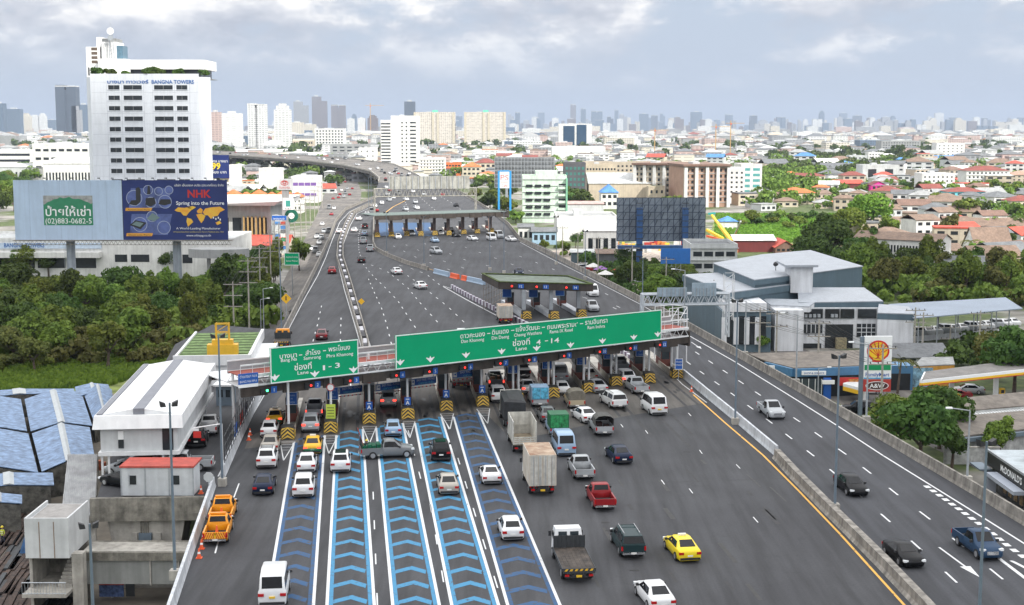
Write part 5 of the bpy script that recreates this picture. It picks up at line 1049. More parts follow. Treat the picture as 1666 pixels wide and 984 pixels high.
# raised office on stilts: front edge at the stilts row, running away along the road direction
zb = 2.5; zt_ = 5.85
fl, fr_ = P(149,679,zt_), P(294,679,zt_); Yf = fl.y; wO = fr_.x-fl.x; L_ = P(237,592,zt_).y-Yf
t = T('raised_office', 'long pale grey raised office with ridged roof standing on stilts over parked cars', 'building', (fl.x, Yf, 0), DZ-.0)
bx('wall', pearl, t, 0.6, wO-.6, .6, L_, zb, zt_-.6); link('eave_skirt', MB().hexa([(0,0,zt_-1.15),(wO,0,zt_-1.15),(wO,L_,zt_-1.15),(0,L_,zt_-1.15)],[(0.1,0.5,zt_),(wO-.1,.5,zt_),(wO-.1,L_,zt_),(.1,L_,zt_)]).data('e', white), t)
b = MB(); b.hexa([(.8,1.0,zt_+.01),(wO/2-.5,1.0,zt_+.01),(wO/2-.5,L_-.5,zt_+.01),(.8,L_-.5,zt_+.01)],[(.8,1.0,zt_+.05),(wO/2-.5,1.0,zt_+.5),(wO/2-.5,L_-.5,zt_+.5),(.8,L_-.5,zt_+.05)])
b.hexa([(wO/2+.5,1.0,zt_+.01),(wO-.8,1.0,zt_+.01),(wO-.8,L_-.5,zt_+.01),(wO/2+.5,L_-.5,zt_+.01)],[(wO/2+.5,1.0,zt_+.5),(wO-.8,1.0,zt_+.05),(wO-.8,L_-.5,zt_+.05),(wO/2+.5,L_-.5,zt_+.5)]); b.ob('roof', white, t)
bx('ridge_strip', ridge, t, wO/2-.5, wO/2+.5, .9, L_-.4, zt_+.02, zt_+.56); bx('gutter', ridge, t, .25, .75, .9, L_-.4, zt_, zt_+.12)
bx('window', winm, t, wO*.27, wO*.33, .52, .62, zb+.3, zb+1.1); bx('window', wtext, t, wO*.27, wO*.33, .52, .62, zb+1.12, zb+1.9); bx('door_opening', winm, t, wO*.76, wO*.88, .52, .62, zb+.05, zb+2.1); bx('floor_beam', white, t, .4, wO-.4, .3, L_, zb-.35, zb)
for x in (.6, 1.2, wO-2, wO-1.4):
    for y in (.5, L_*.33, L_*.66, L_-.5): bx('stilt', white, t, x, x+.18, y, y+.18, 0, zb-.35)
t = T('site_cabin', 'white container cabin with red roof and two small windows on the deck edge', 'cabin', P(198,808)); wC = P(315,808).x-P(198,808).x
bx('wall', mat('cabin_white', (0.55,0.58,0.60), .6, var=.08, stain=.15), t, 0, wC, 0, 2.6, .1, 2.6); bx('roof', mat('cabin_red_roof', (0.45,0.07,0.05), .7, var=.15, scale=1, stain=.2), t, -.1, wC+.1, -.1, 3.2, 2.6, 2.75)
for x in (wC*.12, wC*.72): bx('window', winm, t, x, x+wC*.09, -.04, .05, 1.1, 1.9); bx('window_frame', steel, t, x-.08, x, -.05, .0, 1.0, 2.0)
for k in range(4): bx('wall_rib', steel, t, wC*k/3-.05, wC*k/3+.05, -.04, 0, .1, 2.6)
# deck edge girder, pier cap, conduits
e0, e1 = P(150,812), P(344,809)
for (nm, z0, z1, m_, dy) in (('edge_girder',-1.5,.25,conc_dark,0.0),): MB().strip([(e0.x-.0,e0.y-.5),(e1.x,e1.y-.5)], -.15, .3, z0-.3, z1).ob(nm, m_, label='stained concrete edge girder of the parking deck below the red-roofed cabin', cat='girder')
t = T('pier', 'tapered concrete pier cap carrying grey conduits and junction box under the deck', 'pier', (P(235,860,-2.5).x, e0.y+.3, 0)); 
link('cap', MB().hexa([(-2.0,-.2,-9),(2.0,-.2,-9),(2.0,3,-9),(-2.0,3,-9)],[(-3.4,-.2,-1.8),(3.4,-.2,-1.8),(3.4,3,-1.8),(-3.4,3,-1.8)]).data('c', conc), t)
bx('junction_box', bluesteel, t, -.6, .5, -.5, -.2, -4.2, -3.0); bx('junction_box', conc, t, -1.3, -.75, -.4, -.2, -3.8, -3.0); bx('junction_box', conc, t, .65, 1.3, -.4, -.2, -3.7, -3.0)
for k in range(4): link('conduit', MB().tube((-.4+k*.2,-.35,-3),(-.4+k*.2,-.35,-2.0),.06,n=5).tube((-.4+k*.2,-.35,-2.0),(1+k*.1,-.55,-1.2-.12*k),.06,n=5).tube((1+k*.1,-.55,-1.2-.12*k),(7.6,-.55,-1.1-.12*k),.06,n=5).data('cd', conc_dark), t)
# second, nearer footbridge girder and stair tower
q0, q1 = P(135,905,-3.6), P(345,880,-3.6); Yg = q0.y
t = T('footbridge', 'grey box girder footbridge passing below the deck from the stair tower', 'footbridge', (q0.x, Yg, 0)); wg = q1.x-q0.x+6
bx('girder', mat('girder_grey', (0.27,0.28,0.27), .85, var=.1, scale=.5, stain=.25), t, 0, wg, 0, 3, -6.0, -3.9); bx('coping', conc_dark, t, 0, wg, -.25, 3.2, -3.9, -3.2); bx('walkway', conc, t, 0, wg, .0, 2.6, -3.2, -3.15)
for x in (wg*.35, wg*.5, wg*.62): bx('drain_pipe', conc, t, x, x+.12, -.12, 0, -6.1, -3.9)
bx('column', conc, t, wg*.55, wg*.55+1.2, .4, 2.4, GZ, -6.0)
xa, xb = X(52, Yg-1, -3), X(140, Yg-1, -3)
t = T('stair_tower', 'roofed concrete stair tower with pale panelled upper box and railed landing', 'stair tower', (xa, Yg-2.5, 0)); wS = xb-xa
zA, zB = Z(850, Yg-2), Z(905, Yg-2)
bx('upper_box', pearl, t, 0, wS*.80, -.0, 5.5, zB, zA+.2); 
for k in (1,2): bx('panel_joint', mat('rusty_joint', (0.25,0.18,0.13), .8), t, wS*.80*k/3-.03, wS*.80*k/3+.03, -.03, .02, zB, zA+.2)
bx('roof', mat('grey_felt', (0.30,0.29,0.28), .9, var=.15), t, .3, wS*.80-.2, .3, 5.3, zA+.2, zA+.24); link('roof_rim', MB().box(0,wS*.8,0,.15,zA+.2,zA+.5).box(0,.15,.15,5.5,zA+.2,zA+.5).box(wS*.8-.15,wS*.8,.15,5.5,zA+.2,zA+.5).data('r', pearl), t)
bx('side_wall', conc, t, wS*.80, wS, .5, 1.5, GZ, zB+.2); bx('side_wall', conc, t, .1, .35, .5, 5, GZ, zB); bx('rear_wall', conc_dark, t, .35, wS*.8, 4.6, 5, GZ, zB); bx('landing', conc, t, .0, wS*.8, -1.2, 4.5, Z(968,Yg-3), Z(963,Yg-3))
b = MB(); zl = Z(963, Yg-3)
for x in [i*.25 for i in range(int(wS*.8/.25)+1)]: b.tube((x,-1.15,zl),(x,-1.15,zl+1.0),.02,n=4)
b.tube((0,-1.15,zl+1.0),(wS*.8,-1.15,zl+1.0),.05,n=5); b.tube((0,-1.15,zl+.1),(wS*.8,-1.15,zl+.1),.03,n=5); b.ob('railing', steel, t)
link('stair_flight', MB().prism([(wS*.55,.6),(wS*.78,.6),(wS*.78,4.5),(wS*.55,4.5)], zl, zl+.1).data('s', conc), t)
for k in range(9): bx('step', conc, t, wS*.52, wS*.78, .6+k*.42, 1.02+k*.42, zl+.1+k*.2, zl+.3+k*.2)
# corrugated stair roof climbing up to the deck
c = [P(100,842,-2.2), P(155,842,-2.2), P(160,775,-.5), P(112,775,-.5)]
t = T('stair_roof', 'grey corrugated canopy over the stairs between the stair tower and parking deck', 'canopy', (c[0].x, c[0].y, 0)); o_ = Vector((c[0].x, c[0].y, 0))
L0, L1 = c[0]-o_, c[1]-o_; L3, L2 = c[3]-o_, c[2]-o_; L3 = Vector((L3.x, L3.y, 1.6)); L2 = Vector((L2.x, L2.y, 1.6)); L0.z = L1.z = -2.0
b = MB(); n = 18
for k in range(n):
    a_, b_ = L0.lerp(L1, k/n), L0.lerp(L1, (k+.55)/n); d_, c_ = L3.lerp(L2, k/n), L3.lerp(L2, (k+.55)/n); u_ = Vector((0,0,.07)); b.hexa([a_,b_,c_,d_],[a_+u_,b_+u_,c_+u_,d_+u_])
u_ = Vector((0,0,.09)); b.hexa([L0-u_,L1-u_,L2-u_,L3-u_],[L0,L1,L2,L3]); b.ob('corrugated_roof', mat('zinc_sheet', (0.36,0.37,0.38), .5, .2, var=.15, scale=1, stain=.2), t)
b = MB(); 
for k in range(4): f_ = k/3; a_ = L0.lerp(L3, f_); b_ = L1.lerp(L2, f_); b.tube(a_-Vector((0,0,2.4)), a_, .06, n=5); b.tube(b_-Vector((0,0,2.4)), b_, .06, n=5)
b.hexa([L0-Vector((0,0,2.6)),L1-Vector((0,0,2.6)),L2-Vector((0,0,2.6)),L3-Vector((0,0,2.6))],[L0-Vector((0,0,2.4)),L1-Vector((0,0,2.4)),L2-Vector((0,0,2.4)),L3-Vector((0,0,2.4))]); b.ob('stair_frame', conc, t)
t = T('logo_board', 'small white board with green round emblem behind the stair tower', 'sign', P(78,846,-3.5)); bx('panel', wtext, t, 0, 1.6, 0, .1, .1, 1.0); link('emblem', MB().tube((.8,-.03,.35),(.8,-.01,.35),.38,n=14).data('e', green_sign), t); bx('leg', steel, t, .7,.85,.1,.2,-4,.1)
# red/blue advert boards below the footbridge
t = T('advert_board', 'red and blue advertising board hung under the grey footbridge girder', 'sign', (P(157,940,-6).x, Yg+2.2, 0)); za, zb2 = Z(972, Yg+2), Z(934, Yg+2)
bx('red_panel', red, t, 0, 2.1, 0, .1, (za+zb2)/2, zb2); bx('blue_panel', mat('advert_blue', (0.10,0.16,0.35), .6, var=.5, scale=3), t, 0, 2.1, 0, .1, za, (za+zb2)/2)
for k in range(3): bx('text_line', wtext, t, .2, 1.8, -.03, 0, zb2-.3-k*.28, zb2-.2-k*.28)
bx('dark_side_panel', darkmetal, t, 2.25, 3.0, .1, .2, za, zb2); bx('leg', steel, t, 1.0, 1.15, .1, .25, GZ, zb2)
# green-roofed service building behind the raised office
gl = P(300,584,3.2)
t = T('service_building', 'white service building with green tiled flat roof and yellow tower crane base', 'building', (P(286,590,3.0).x, P(286,590,3.0).y, 0), DZ); wB = P(402,590,3.0).x-P(286,590,3.0).x; dB = 22
bx('wall', white, t, 0, wB, 0, dB, 0, 3.3); bx('white_roof_rim', white, t, -.3, wB+.3, -.3, 0, 2.6, 3.9); bx('white_roof_rim', white, t, wB, wB+.4, 0, dB, 2.6, 3.9); bx('white_roof_rim', white, t, -.3, 0, 0, dB, 2.6, 3.7)
bx('roof', mat('green_tiles', (0.17,0.27,0.09), .9, var=.35, scale=1.2, stain=.3), t, 0, wB, 0, dB, 3.3, 3.45)
for k in range(9): bx('tile_course', mat('green_tiles_dark', (0.05,0.08,0.03), .9), t, .1, wB-.1, 1.2+k*2.3, 1.45+k*2.3, 3.45, 3.5)
windows(t, 1, 3, .5, wB-.5, .8, 2.2, .3, .8); windows(t, 1, 5, 1, dB-1, .8, 2.3, .4, .8, 'side', wB); bx('side_awning', white, t, wB+.4, wB+2.6, 2, 16, 2.5, 2.8)
t2 = T('crane', 'yellow steel crane frame on ballast blocks above the green tiled roof', 'crane', t.matrix_basis @ Vector((wB*.62, 3, 3.5)), DZ)
bx('ballast', yellow, t2, -1.9, 1.9, -.8, .8, 0, 1.3); bx('ballast', yellow, t2, -1.3, 1.3, -.6, .6, 1.3, 1.9)
b = MB()
for x in (-.8,.8):
    for y in (-.5,.5): b.tube((x,y,1.9),(x,y,4.0),.1,n=4)
for z in (2.8,3.9): b.tube((-.8,-.5,z),(.8,-.5,z),.07,n=4); b.tube((-.8,.5,z),(.8,.5,z),.07,n=4); b.tube((-.8,-.5,z-1),(.8,-.5,z),.05,n=4)
b.ob('mast', yellow, t2)
t = T('guard_cabin', 'small grey guard cabin at the deck edge behind the slender mast', 'cabin', P(352,660)); bx('wall', bluesteel, t, 0, 1.9, 0, 2, 0, 2.3); bx('roof', white, t, -.3, 2.2, -.3, 2.3, 2.3, 2.5); windows(t, 1, 2, .1, 1.8, .9, 2.0, .6, .8)
# fence beside the plaza with banners
t = T('deck_fence', 'tall dark wire fence with faded banners along the first toll lane', 'fence', P(366,770)); b = MB(); A = P(366,770)-P(366,770); fp = [P(366,768), P(384,728), P(410,672), P(428,634)]
o_ = fp[0]
for p, d in resample([tuple(q.xy) for q in fp], 2.0): b.tube((p.x-o_.x,p.y-o_.y,.9),(p.x-o_.x,p.y-o_.y,3.6),.05,n=4)
for z in (1.1,1.8,2.6,3.5):
    for a_, b_ in zip(fp, fp[1:]): b.tube((a_.x-o_.x,a_.y-o_.y,z),(b_.x-o_.x,b_.y-o_.y,z),.035,n=4)
b.ob('mesh', darkmetal, t)
for k in range(3): a_ = fp[1].lerp(fp[2], k*.3)-o_; MB().strip([(a_.x,a_.y),((fp[1].lerp(fp[2], k*.3+.18)-o_).x,(fp[1].lerp(fp[2], k*.3+.18)-o_).y)], -.12, -.08, 1.2, 2.4).ob('banner', (blue_sign, red, mat('dull_banner', (0.2,0.2,0.3), .8, var=.4))[k], t)
# blue tin roofed workers' camp
tin = mat('blue_tin', (0.20,0.30,0.47), .6, .1, var=.35, scale=1.3, stain=.3); tin2 = mat('grey_tin_strip', (0.42,0.45,0.46), .5, .2, var=.1, scale=1)
def shed(pts, zr, label, ridgepx=None, h0=3.0):      # pts: four roof corners in pixels at height
    zc = GZ+h0; q = [P(x, y, zc) for x, y in pts]; o_ = Vector((q[0].x, q[0].y, 0)); q = [v-o_ for v in q]
    t = T('tin_shed', label, 'shed', o_); a, b_, c_, d = q; rf = (a+b_)/2+Vector((0,0,zr)); rb = (d+c_)/2+Vector((0,0,zr)); u_ = Vector((0,0,.08))
    MB().hexa([a,rf,rb,d],[a+u_,rf+u_,rb+u_,d+u_]).ob('roof', tin, t); MB().hexa([rf,b_,c_,rb],[rf+u_,b_+u_,c_+u_,rb+u_]).ob('roof', tin, t)
    r1 = rf+(b_-a)*-.05; MB().hexa([rf+(a-rf)*.12+u_*1.1, rf+(b_-rf)*.12+u_*1.1, rb+(c_-rb)*.12+u_*1.1, rb+(d-rb)*.12+u_*1.1],[rf+(a-rf)*.12+u_*1.8, rf+(b_-rf)*.02+u_*2.6, rb+(c_-rb)*.02+u_*2.6, rb+(d-rb)*.12+u_*1.8]).ob('ridge_sheet', tin2, t)
    g = MB(); a2, b2 = a.lerp(b_, .04), a.lerp(b_, .96); d2, c2 = d.lerp(c_, .04), d.lerp(c_, .96); dn = Vector((0,0,-h0)); g.hexa([a2+dn,b2+dn,c2+dn,d2+dn],[a2-u_,b2-u_,c2-u_,d2-u_]); g.add([a2-u_,b2-u_,rf-u_],[(0,1,2)]); g.ob('wall', mat('scrap_wall', (0.12,0.115,0.10), .9, var=.5, scale=1.5), t)
shed([(-90,702),(44,702),(34,650),(-90,650)], .8, 'blue tin roof shed at the left edge in the rear row')
shed([(50,702),(150,693),(132,638),(40,650)], .8, 'large blue tin roof shed in the middle of the rear row')
shed([(-90,772),(62,769),(46,706),(-90,706)], .9, 'blue tin roof shed at the left edge in the front row')
shed([(68,768),(156,756),(146,696),(52,706)], .9, 'wide blue tin roof shed right of the alley in the front row')
shed([(152,684),(186,672),(182,634),(136,640)], 1.0, 'blue tin roof corner peeping out left of the raised office')
shed([(125,646),(182,640),(176,626),(122,630)], .4, 'narrow blue tin roof across the back of the camp')
shed([(-60,650),(122,640),(120,633),(-60,640)], .3, 'long thin blue tin roof along the back fence')
shed([(-60,798),(88,790),(86,770),(-60,778)], .3, 'low blue tin lean-to in front of the front row')
shed([(-40,824),(36,820),(36,806),(-40,808)], .3, 'small blue awning at the left edge near two workers')
# piles of steel plates, tarpaulin
rs = mat('rusty_steel', (0.07,0.045,0.035), .8, var=.5, scale=1.5); rs2 = mat('dark_steel_bars', (0.035,0.04,0.045), .6, var=.4)
for i in range(16):
    p = P(-10+(i%4)*38+random.uniform(-10,10), 1010-(i//4)*40, GZ); q = P(40+(i%4)*36+random.uniform(-10,10), 930-(i//4)*38, GZ); d = (q-p).normalized(); n_ = Vector((-d.y,d.x,0)); L0 = min(12, (q-p).length)
    b = MB(); 
    for k in range(5): s_ = p+n_*(k*.45)-p; e_ = s_+d*L0*random.uniform(.8,1.1); b.hexa([s_,e_,e_+n_*.4,s_+n_*.4],[v+Vector((0,0,.12*(1+k%3))) for v in (s_,e_,e_+n_*.4,s_+n_*.4)])
    o_ = b.ob('steel_plates', rs if i % 3 else rs2, label='stack of long rusty steel plates lying on the earth lower left', cat='steel plates', group='stacks of steel plates lower left'); o_.location = (p.x, p.y, GZ+.03)
t = T('tarpaulin_heap', 'bright blue tarpaulin draped over a heap beside the stair tower', 'tarpaulin', P(30,905,GZ)); MB().hexa([(0,0,0),(4,0,0),(4.6,6,0),(.4,6,0)],[(.5,.6,1.9),(3.5,.4,1.7),(3.8,5,2.1),(.9,5,1.9)]).ob('sheet', mat('tarp_blue', (0.02,0.10,0.26), .6, var=.3, scale=1.5, bump=.5), t)
# workers
def person(px, py, z, label, shirt, legs=(0.03,0.04,0.07), helmet=(0.7,0.7,0.65), rz=0.0, armup=0.0):
    t = T('person', label, 'person', P(px, py, z)+Vector((0,0,.03)), rz)
    me = bpy.data.meshes.new('body'); v = [(0,0,.95),(0,0,1.2),(0,.01,1.42),(0,0,1.54),(0,-.02,1.66),(0,-.01,1.76), (-.1,0,.9),(-.11,-.03,.5),(-.12,.02,.08),(-.12,-.14,.03),(.1,0,.9),(.12,.04,.5),(.13,.10,.08),(.13,-.06,.03), (-.19,0,1.40),(-.25,.02,1.13),(-.24,-.12,.92+armup),(-.23,-.17,.85+armup),(.19,0,1.40),(.26,0,1.13),(.26,-.1,.90),(.25,-.14,.82)]
    e = [(0,1),(1,2),(2,3),(3,4),(4,5),(0,6),(6,7),(7,8),(8,9),(0,10),(10,11),(11,12),(12,13),(2,14),(14,15),(15,16),(16,17),(2,18),(18,19),(19,20),(20,21)]
    rad = [.15,.14,.15,.055,.095,.07,.10,.07,.05,.045,.10,.07,.05,.045,.07,.05,.038,.04,.07,.05,.038,.04]
    me.from_pydata(v, e, []); o = bpy.data.objects.new('body', me); C.objects.link(o)
    o.modifiers.new('s','SKIN')
    for sv_, r_ in zip(me.skin_vertices[0].data, rad): sv_.radius = (r_, r_*.85)
    me.skin_vertices[0].data[0].use_root = True
    sm = o.modifiers.new('d','SUBSURF'); sm.levels = 1; dg = bpy.context.evaluated_depsgraph_get(); m2 = bpy.data.meshes.new_from_object(o.evaluated_get(dg)); bpy.data.objects.remove(o)
    for k, cc in enumerate((shirt, legs, (0.30,0.17,0.11))): m2.materials.append(mat('cloth_%d_%d_%d' % tuple(int(x*100) for x in cc), cc, .85, var=.1, scale=8))
    for p_ in m2.polygons: zc = p_.center.z; xc = abs(p_.center.x); p_.material_index = 2 if zc > 1.5 or (xc > .2 and zc < 1.08) else (1 if zc < .95 else 0)
    m2.name = 'body'; link('body', m2, t); link('helmet', MB().tube((0,-.01,1.74),(0,-.01,1.86),.125,.07,n=10).tube((0,-.04,1.73),(0,-.04,1.76),.15,.14,n=10).data('h', mat('helmet_%d' % int(helmet[2]*100), helmet, .4, var=0)), t)
    link('vest_band', MB().box(-.155,.155,-.135,.135,1.08,1.12).box(-.16,.16,-.14,.14,1.26,1.30).data('vb', mat('reflective_band', (0.6,0.6,0.55), .4, var=0)), t)
person(47,832,GZ,'worker in orange vest standing on bare earth facing the sheds',(0.55,0.08,0.04),rz=.6)
person(5,886,GZ,'worker in yellow-green vest and helmet at the left edge',(0.50,0.55,0.06),helmet=(0.75,0.6,0.05),rz=-.4)
person(410,650,0,'worker in yellow vest leaning beside the dark wire fence',(0.50,0.55,0.06),rz=1.2,armup=.2)
person(597,745,0,'man in dark clothes on the bed end of the sideways pickup',(0.04,0.05,0.06),helmet=(0.05,0.05,0.05))
for i, (px, py) in enumerate(((116,742),(122,752),(128,748),(150,740),(40,778))):
    c_ = MB(); 
    for k in range(7): x, y = random.uniform(-1,1), random.uniform(-1,1); c_.box(x-.35,x+.35,y-.3,y+.3,0,random.uniform(.4,1.2))
    o_ = c_.ob('junk_pile', mat('junk_%d' % (i%3), ((0.45,0.12,0.05),(0.25,0.22,0.18),(0.35,0.28,0.06))[i%3], .8, var=.5, scale=3), label='%s heap of building clutter between the blue sheds, %s from left' % (('orange','grey','yellow')[i%3], ORD((2,3,4,5,1)[i])), cat='clutter'); o_.location = P(px, py+24, GZ)
# ============================================================ BILLBOARDS, BANGNA TOWER
YB_ = 305.0
bw_l, bw_r = X(23,YB_,14), X(199,YB_,14); zT, zBt = Z(293,YB_), Z(390,YB_)
def billboard_pole(x, label):
    p = T('billboard_mast', label, 'mast', (x, YB_+1.2, GZ)); link('tube', MB().tube((0,0,0),(0,0,zBt-GZ-.4),.95,n=16).data('t', mat('mast_blue_grey', (0.32,0.36,0.41), .6, var=.12, scale=.4, stain=.35)), p); link('ladder', MB().tube((-1.5,0,1),(-1.5,0,zBt-GZ-1),.04,n=4).tube((-1.2,0,1),(-1.2,0,zBt-GZ-1),.04,n=4).data('l', steel), p)
billboard_pole(X(114,YB_,0), 'left thick grey round mast under the blank billboard'); billboard_pole(X(287,YB_,0), 'right thick grey round mast under the navy billboard')
t = T('billboard', 'pale blue empty billboard with green for-rent panel in Thai', 'billboard', (bw_l, YB_, 0)); w_ = bw_r-bw_l
bx('panel', mat('faded_blue_sheet', (0.46,0.58,0.74), .7, var=.06, scale=.3, stain=.08), t, 0, w_, 0, .3, zBt, zT)
k_ = YB_/2250
def bz(py): return Z(py, YB_)
def bxp(px, o): return X(px, YB_, 14)-o
gx0, gx1 = bxp(71,bw_l), bxp(151,bw_l); gz0, gz1 = bz(366), bz(318)
bx('notice_backing', mat('torn_paper', (0.36,0.37,0.36), .8, var=.25, scale=1.2), t, gx0, gx1, -.05, 0, gz0, gz1)
pts = [(gx0,-.06,gz0),(gx1,-.06,gz0),(gx1,-.06,gz1-1.6)]
rr2 = random.Random(3)
for k in range(16): f = 1-(k+.5)/16; pts.append((gx0+(gx1-gx0)*f, -.06, gz1-1.9+1.5*math.sin(f*PI)+rr2.uniform(-.22,.22)))
pts.append((gx0,-.06,gz1-2.0)); link('green_notice', MB().poly(pts).data('g', mat('notice_green', (0.03,0.22,0.11), .7, var=.1)), t)
text('ป้ายให้เช่า', wtext, t, (gx0+gx1)/2, bz(351), w=(gx1-gx0)*.92, h=14*k_, y=-.08, bold=.01); text('(02)883-0682-5', wtext, t, (gx0+gx1)/2, bz(363.5), w=(gx1-gx0)*.94, h=9*k_, y=-.08)
for k in range(6): bx('sheet_joint', mat('joint_line', (0.27,0.35,0.47), .8), t, w_*(k+1)/7-.02, w_*(k+1)/7+.02, -.012, 0, zBt+.1, zT-.1)
link('catwalk', MB().box(-.3,w_,-1.2,1.5,zBt-.15,zBt-.05).data('c', conc_dark), t)
b = MB(); n = 26
for i in range(n): x = i*w_/n; b.tube((x,-1.2,zBt-1.0),(x+w_/n/2,-1.2,zBt-.1),.05,n=4); b.tube((x+w_/n/2,-1.2,zBt-.1),(x+w_/n,-1.2,zBt-1.0),.05,n=4)
b.tube((0,-1.2,zBt-1.0),(w_,-1.2,zBt-1.0),.08,n=4); b.tube((0,-1.2,zBt-.1),(w_,-1.2,zBt-.1),.08,n=4); TR = b.data('truss', conc_dark); link('truss', TR, t)
def spots(t, w_, n):
    me = MB().tube((0,0,0),(-.1,-1.2,.5),.04,n=4).box(-.35,.15,-1.5,-1.1,.4,.6).data('spotlight', darkmetal)
    for i in range(n): link('spotlight', me, t, (w_*(i+.5)/n, 0, zT))
spots(t, w_, 8)
bl_, br_ = X(200,YB_,14), X(370,YB_,14); t = T('billboard', 'navy billboard with red lettering, car parts and orange world map', 'billboard', (bl_, YB_, 0)); w_ = br_-bl_
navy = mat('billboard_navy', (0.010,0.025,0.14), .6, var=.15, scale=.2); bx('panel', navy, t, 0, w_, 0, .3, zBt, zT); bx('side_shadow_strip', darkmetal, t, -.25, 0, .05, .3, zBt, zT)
q = lambda px: bxp(px, bl_)
text('NHK', red, t, q(325), bz(321), w=38*k_, h=12.5*k_, y=-.05, bold=.03); text('บริษัท เอ็นเอชเค สปริง (ประเทศไทย) จำกัด', wtext, t, q(325), bz(303), w=80*k_, h=3.6*k_, y=-.05)
text('Spring into the Future', wtext, t, q(326), bz(333), w=78*k_, h=6*k_, y=-.05, bold=.01); text('A World-Leading Manufacturer', wtext, t, q(322), bz(373), w=72*k_, h=3.6*k_, y=-.05); text('of Automotive Parts and Electronic Parts in Thailand since 1963', mat('yellow_text', (0.7,0.6,0.1), .6, var=0), t, q(322), bz(378), w=82*k_, h=2.0*k_, y=-.05); text('www.nhkspg.co.th', wtext, t, q(322), bz(384.5), w=40*k_, h=3.6*k_, y=-.05)
lav = mat('lavender_band', (0.10,0.14,0.36), .6, var=.35, scale=.35); hal = mat('ring_grey', (0.35,0.40,0.52), .5, var=.1)
for y0, y1 in ((338,306),(382,348)): link('lavender_band', MB().poly([(q(210),-.04,bz(y0)),(q(272),-.04,bz(y0)),(q(280),-.04,bz(y1)),(q(214),-.04,bz(y1))]).data('b', lav), t)
for cx0, cy0, r_ in ((219,322,13),(242,309,8),(259,311,7),(276,309,7),(246,329,9),(269,328,11),(227,365,12),(247,352,9),(266,370,11)):
    link('ring', MB().tube((q(cx0),-.05,bz(cy0)),(q(cx0),-.06,bz(cy0)),r_*k_,n=20).data('r', hal), t); link('ring_inner', MB().tube((q(cx0),-.061,bz(cy0)),(q(cx0),-.07,bz(cy0)),(r_-1)*k_,n=20).data('r', lav), t)
def shape(px, m, nm='part_picture', y=-.09): link(nm, MB().poly([(q(x), y, bz(z)) for x, z in px]).data(nm, m), t)
shape([(210,332),(214,326),(222,325),(222,306),(227,304),(230,308),(229,328),(222,334)], trim); shape([(237,333),(238,322),(252,321),(254,331),(246,336)], trim); shape([(258,332),(262,324),(278,324),(279,331),(268,334)], trim); shape([(210,366),(220,358),(238,362),(228,373)], trim); shape([(214,365),(221,360),(233,363),(227,369)], mat('screen_teal', (0.15,0.22,0.22), .4, var=0), y=-.1); shape([(238,356),(248,346),(260,354),(250,360)], mat('screen_teal', (0,0,0))); shape([(240,316),(242,302),(245,302),(246,316)], trim)
for a_, b_, s_ in ((204,248,341),(204,248,382)):
    shape([(a_,s_+2),(b_-2,s_+2),(b_,s_-3),(a_+1,s_-3)], mat('amber_band', (0.65,0.32,0.04), .6, var=0), 'label_band'); text(('Automotive Parts','Electronic Parts')[s_>350], trim, t, q(226), bz(s_+1.2), w=36*k_, h=2.6*k_, y=-.1)
mo, my_ = mat('map_orange', (0.75,0.25,0.03), .6, scale=.5, col2=(0.75,0.55,0.05)), mat('map_yellow', (0.75,0.50,0.05), .6, scale=.5, col2=(0.75,0.28,0.03))
for px in ([(284,342),(290,337),(300,338),(308,336),(312,341),(306,347),(303,351),(298,350),(294,345),(288,344)], [(304,337),(314,335),(319,337),(313,341)], [(304,354),(311,356),(314,361),(308,366),(305,369),(303,360)], [(320,343),(326,338),(330,341),(329,346),(322,347)], [(319,349),(328,347),(334,351),(331,358),(327,363),(323,357)], [(330,345),(334,339),(345,337),(358,336),(366,341),(358,345),(354,351),(347,352),(343,356),(338,350),(333,350)], [(350,362),(357,359),(360,363),(353,366)]): shape(px, mo if px[0][0] < 315 else my_, 'map_land', -.06)
for px_, py_ in ((347,354),(351,356),(355,354),(358,357)): bx('map_pin', wtext, t, q(px_)-.12, q(px_)+.12, -.1, -.07, bz(py_+1.5), bz(py_-1.5))
me = TR; link('truss', TR, t); link('catwalk', MB().box(0,w_+1,-1.2,1.5,zBt-.15,zBt-.05).data('c', conc_dark), t); spots(t, w_, 8)
# Bangna Tower
YT = 400.0; tl_, tr_ = X(152,YT,20), X(327,YT,20); wt_ = tr_-tl_; zt_ = Z(125,YT)
t = T('office_tower', 'big white office tower with dark ribbon windows and blue rooftop name', 'building', (tl_, YT, GZ)); h_ = zt_-GZ
tw = mat('tower_cladding', (0.68,0.71,0.76), .5, var=.05, scale=.15, stain=.08); cw = X(342,YT,20)-tr_
link('wall', MB().prism([(0,0),(wt_,0),(wt_+cw,cw*1.3),(wt_+cw-6.6,30),(-8.0,30),(-1.8,2.6)], 0, h_).data('wall', tw), t); bx('roof', rm('grey'), t, .5, wt_-.5, 1, 29, h_, h_+.1); link('parapet', MB().box(0,wt_,0,.4,h_,h_+.9).data('p', tw), t)
for r_ in range(10):
    zc = Z(142+r_*17, YT)-GZ
    for a_, b_ in ((181,199),(205.5,235),(255,285),(291,308.5)): bx('window', winm, t, X(a_,YT,20)-tl_, X(b_,YT,20)-tl_, -.03, .15, zc-.62, zc+.62); bx('sill', tw, t, X(a_,YT,20)-tl_-.15, X(b_,YT,20)-tl_+.15, -.16, -.031, zc-.8, zc-.64); bx('mullion', mat('mullion_grey', (0.2,0.2,0.2), .6), t, X((a_+b_)/2,YT,20)-tl_-.07, X((a_+b_)/2,YT,20)-tl_+.07, -.08, -.031, zc-.6, zc+.6)
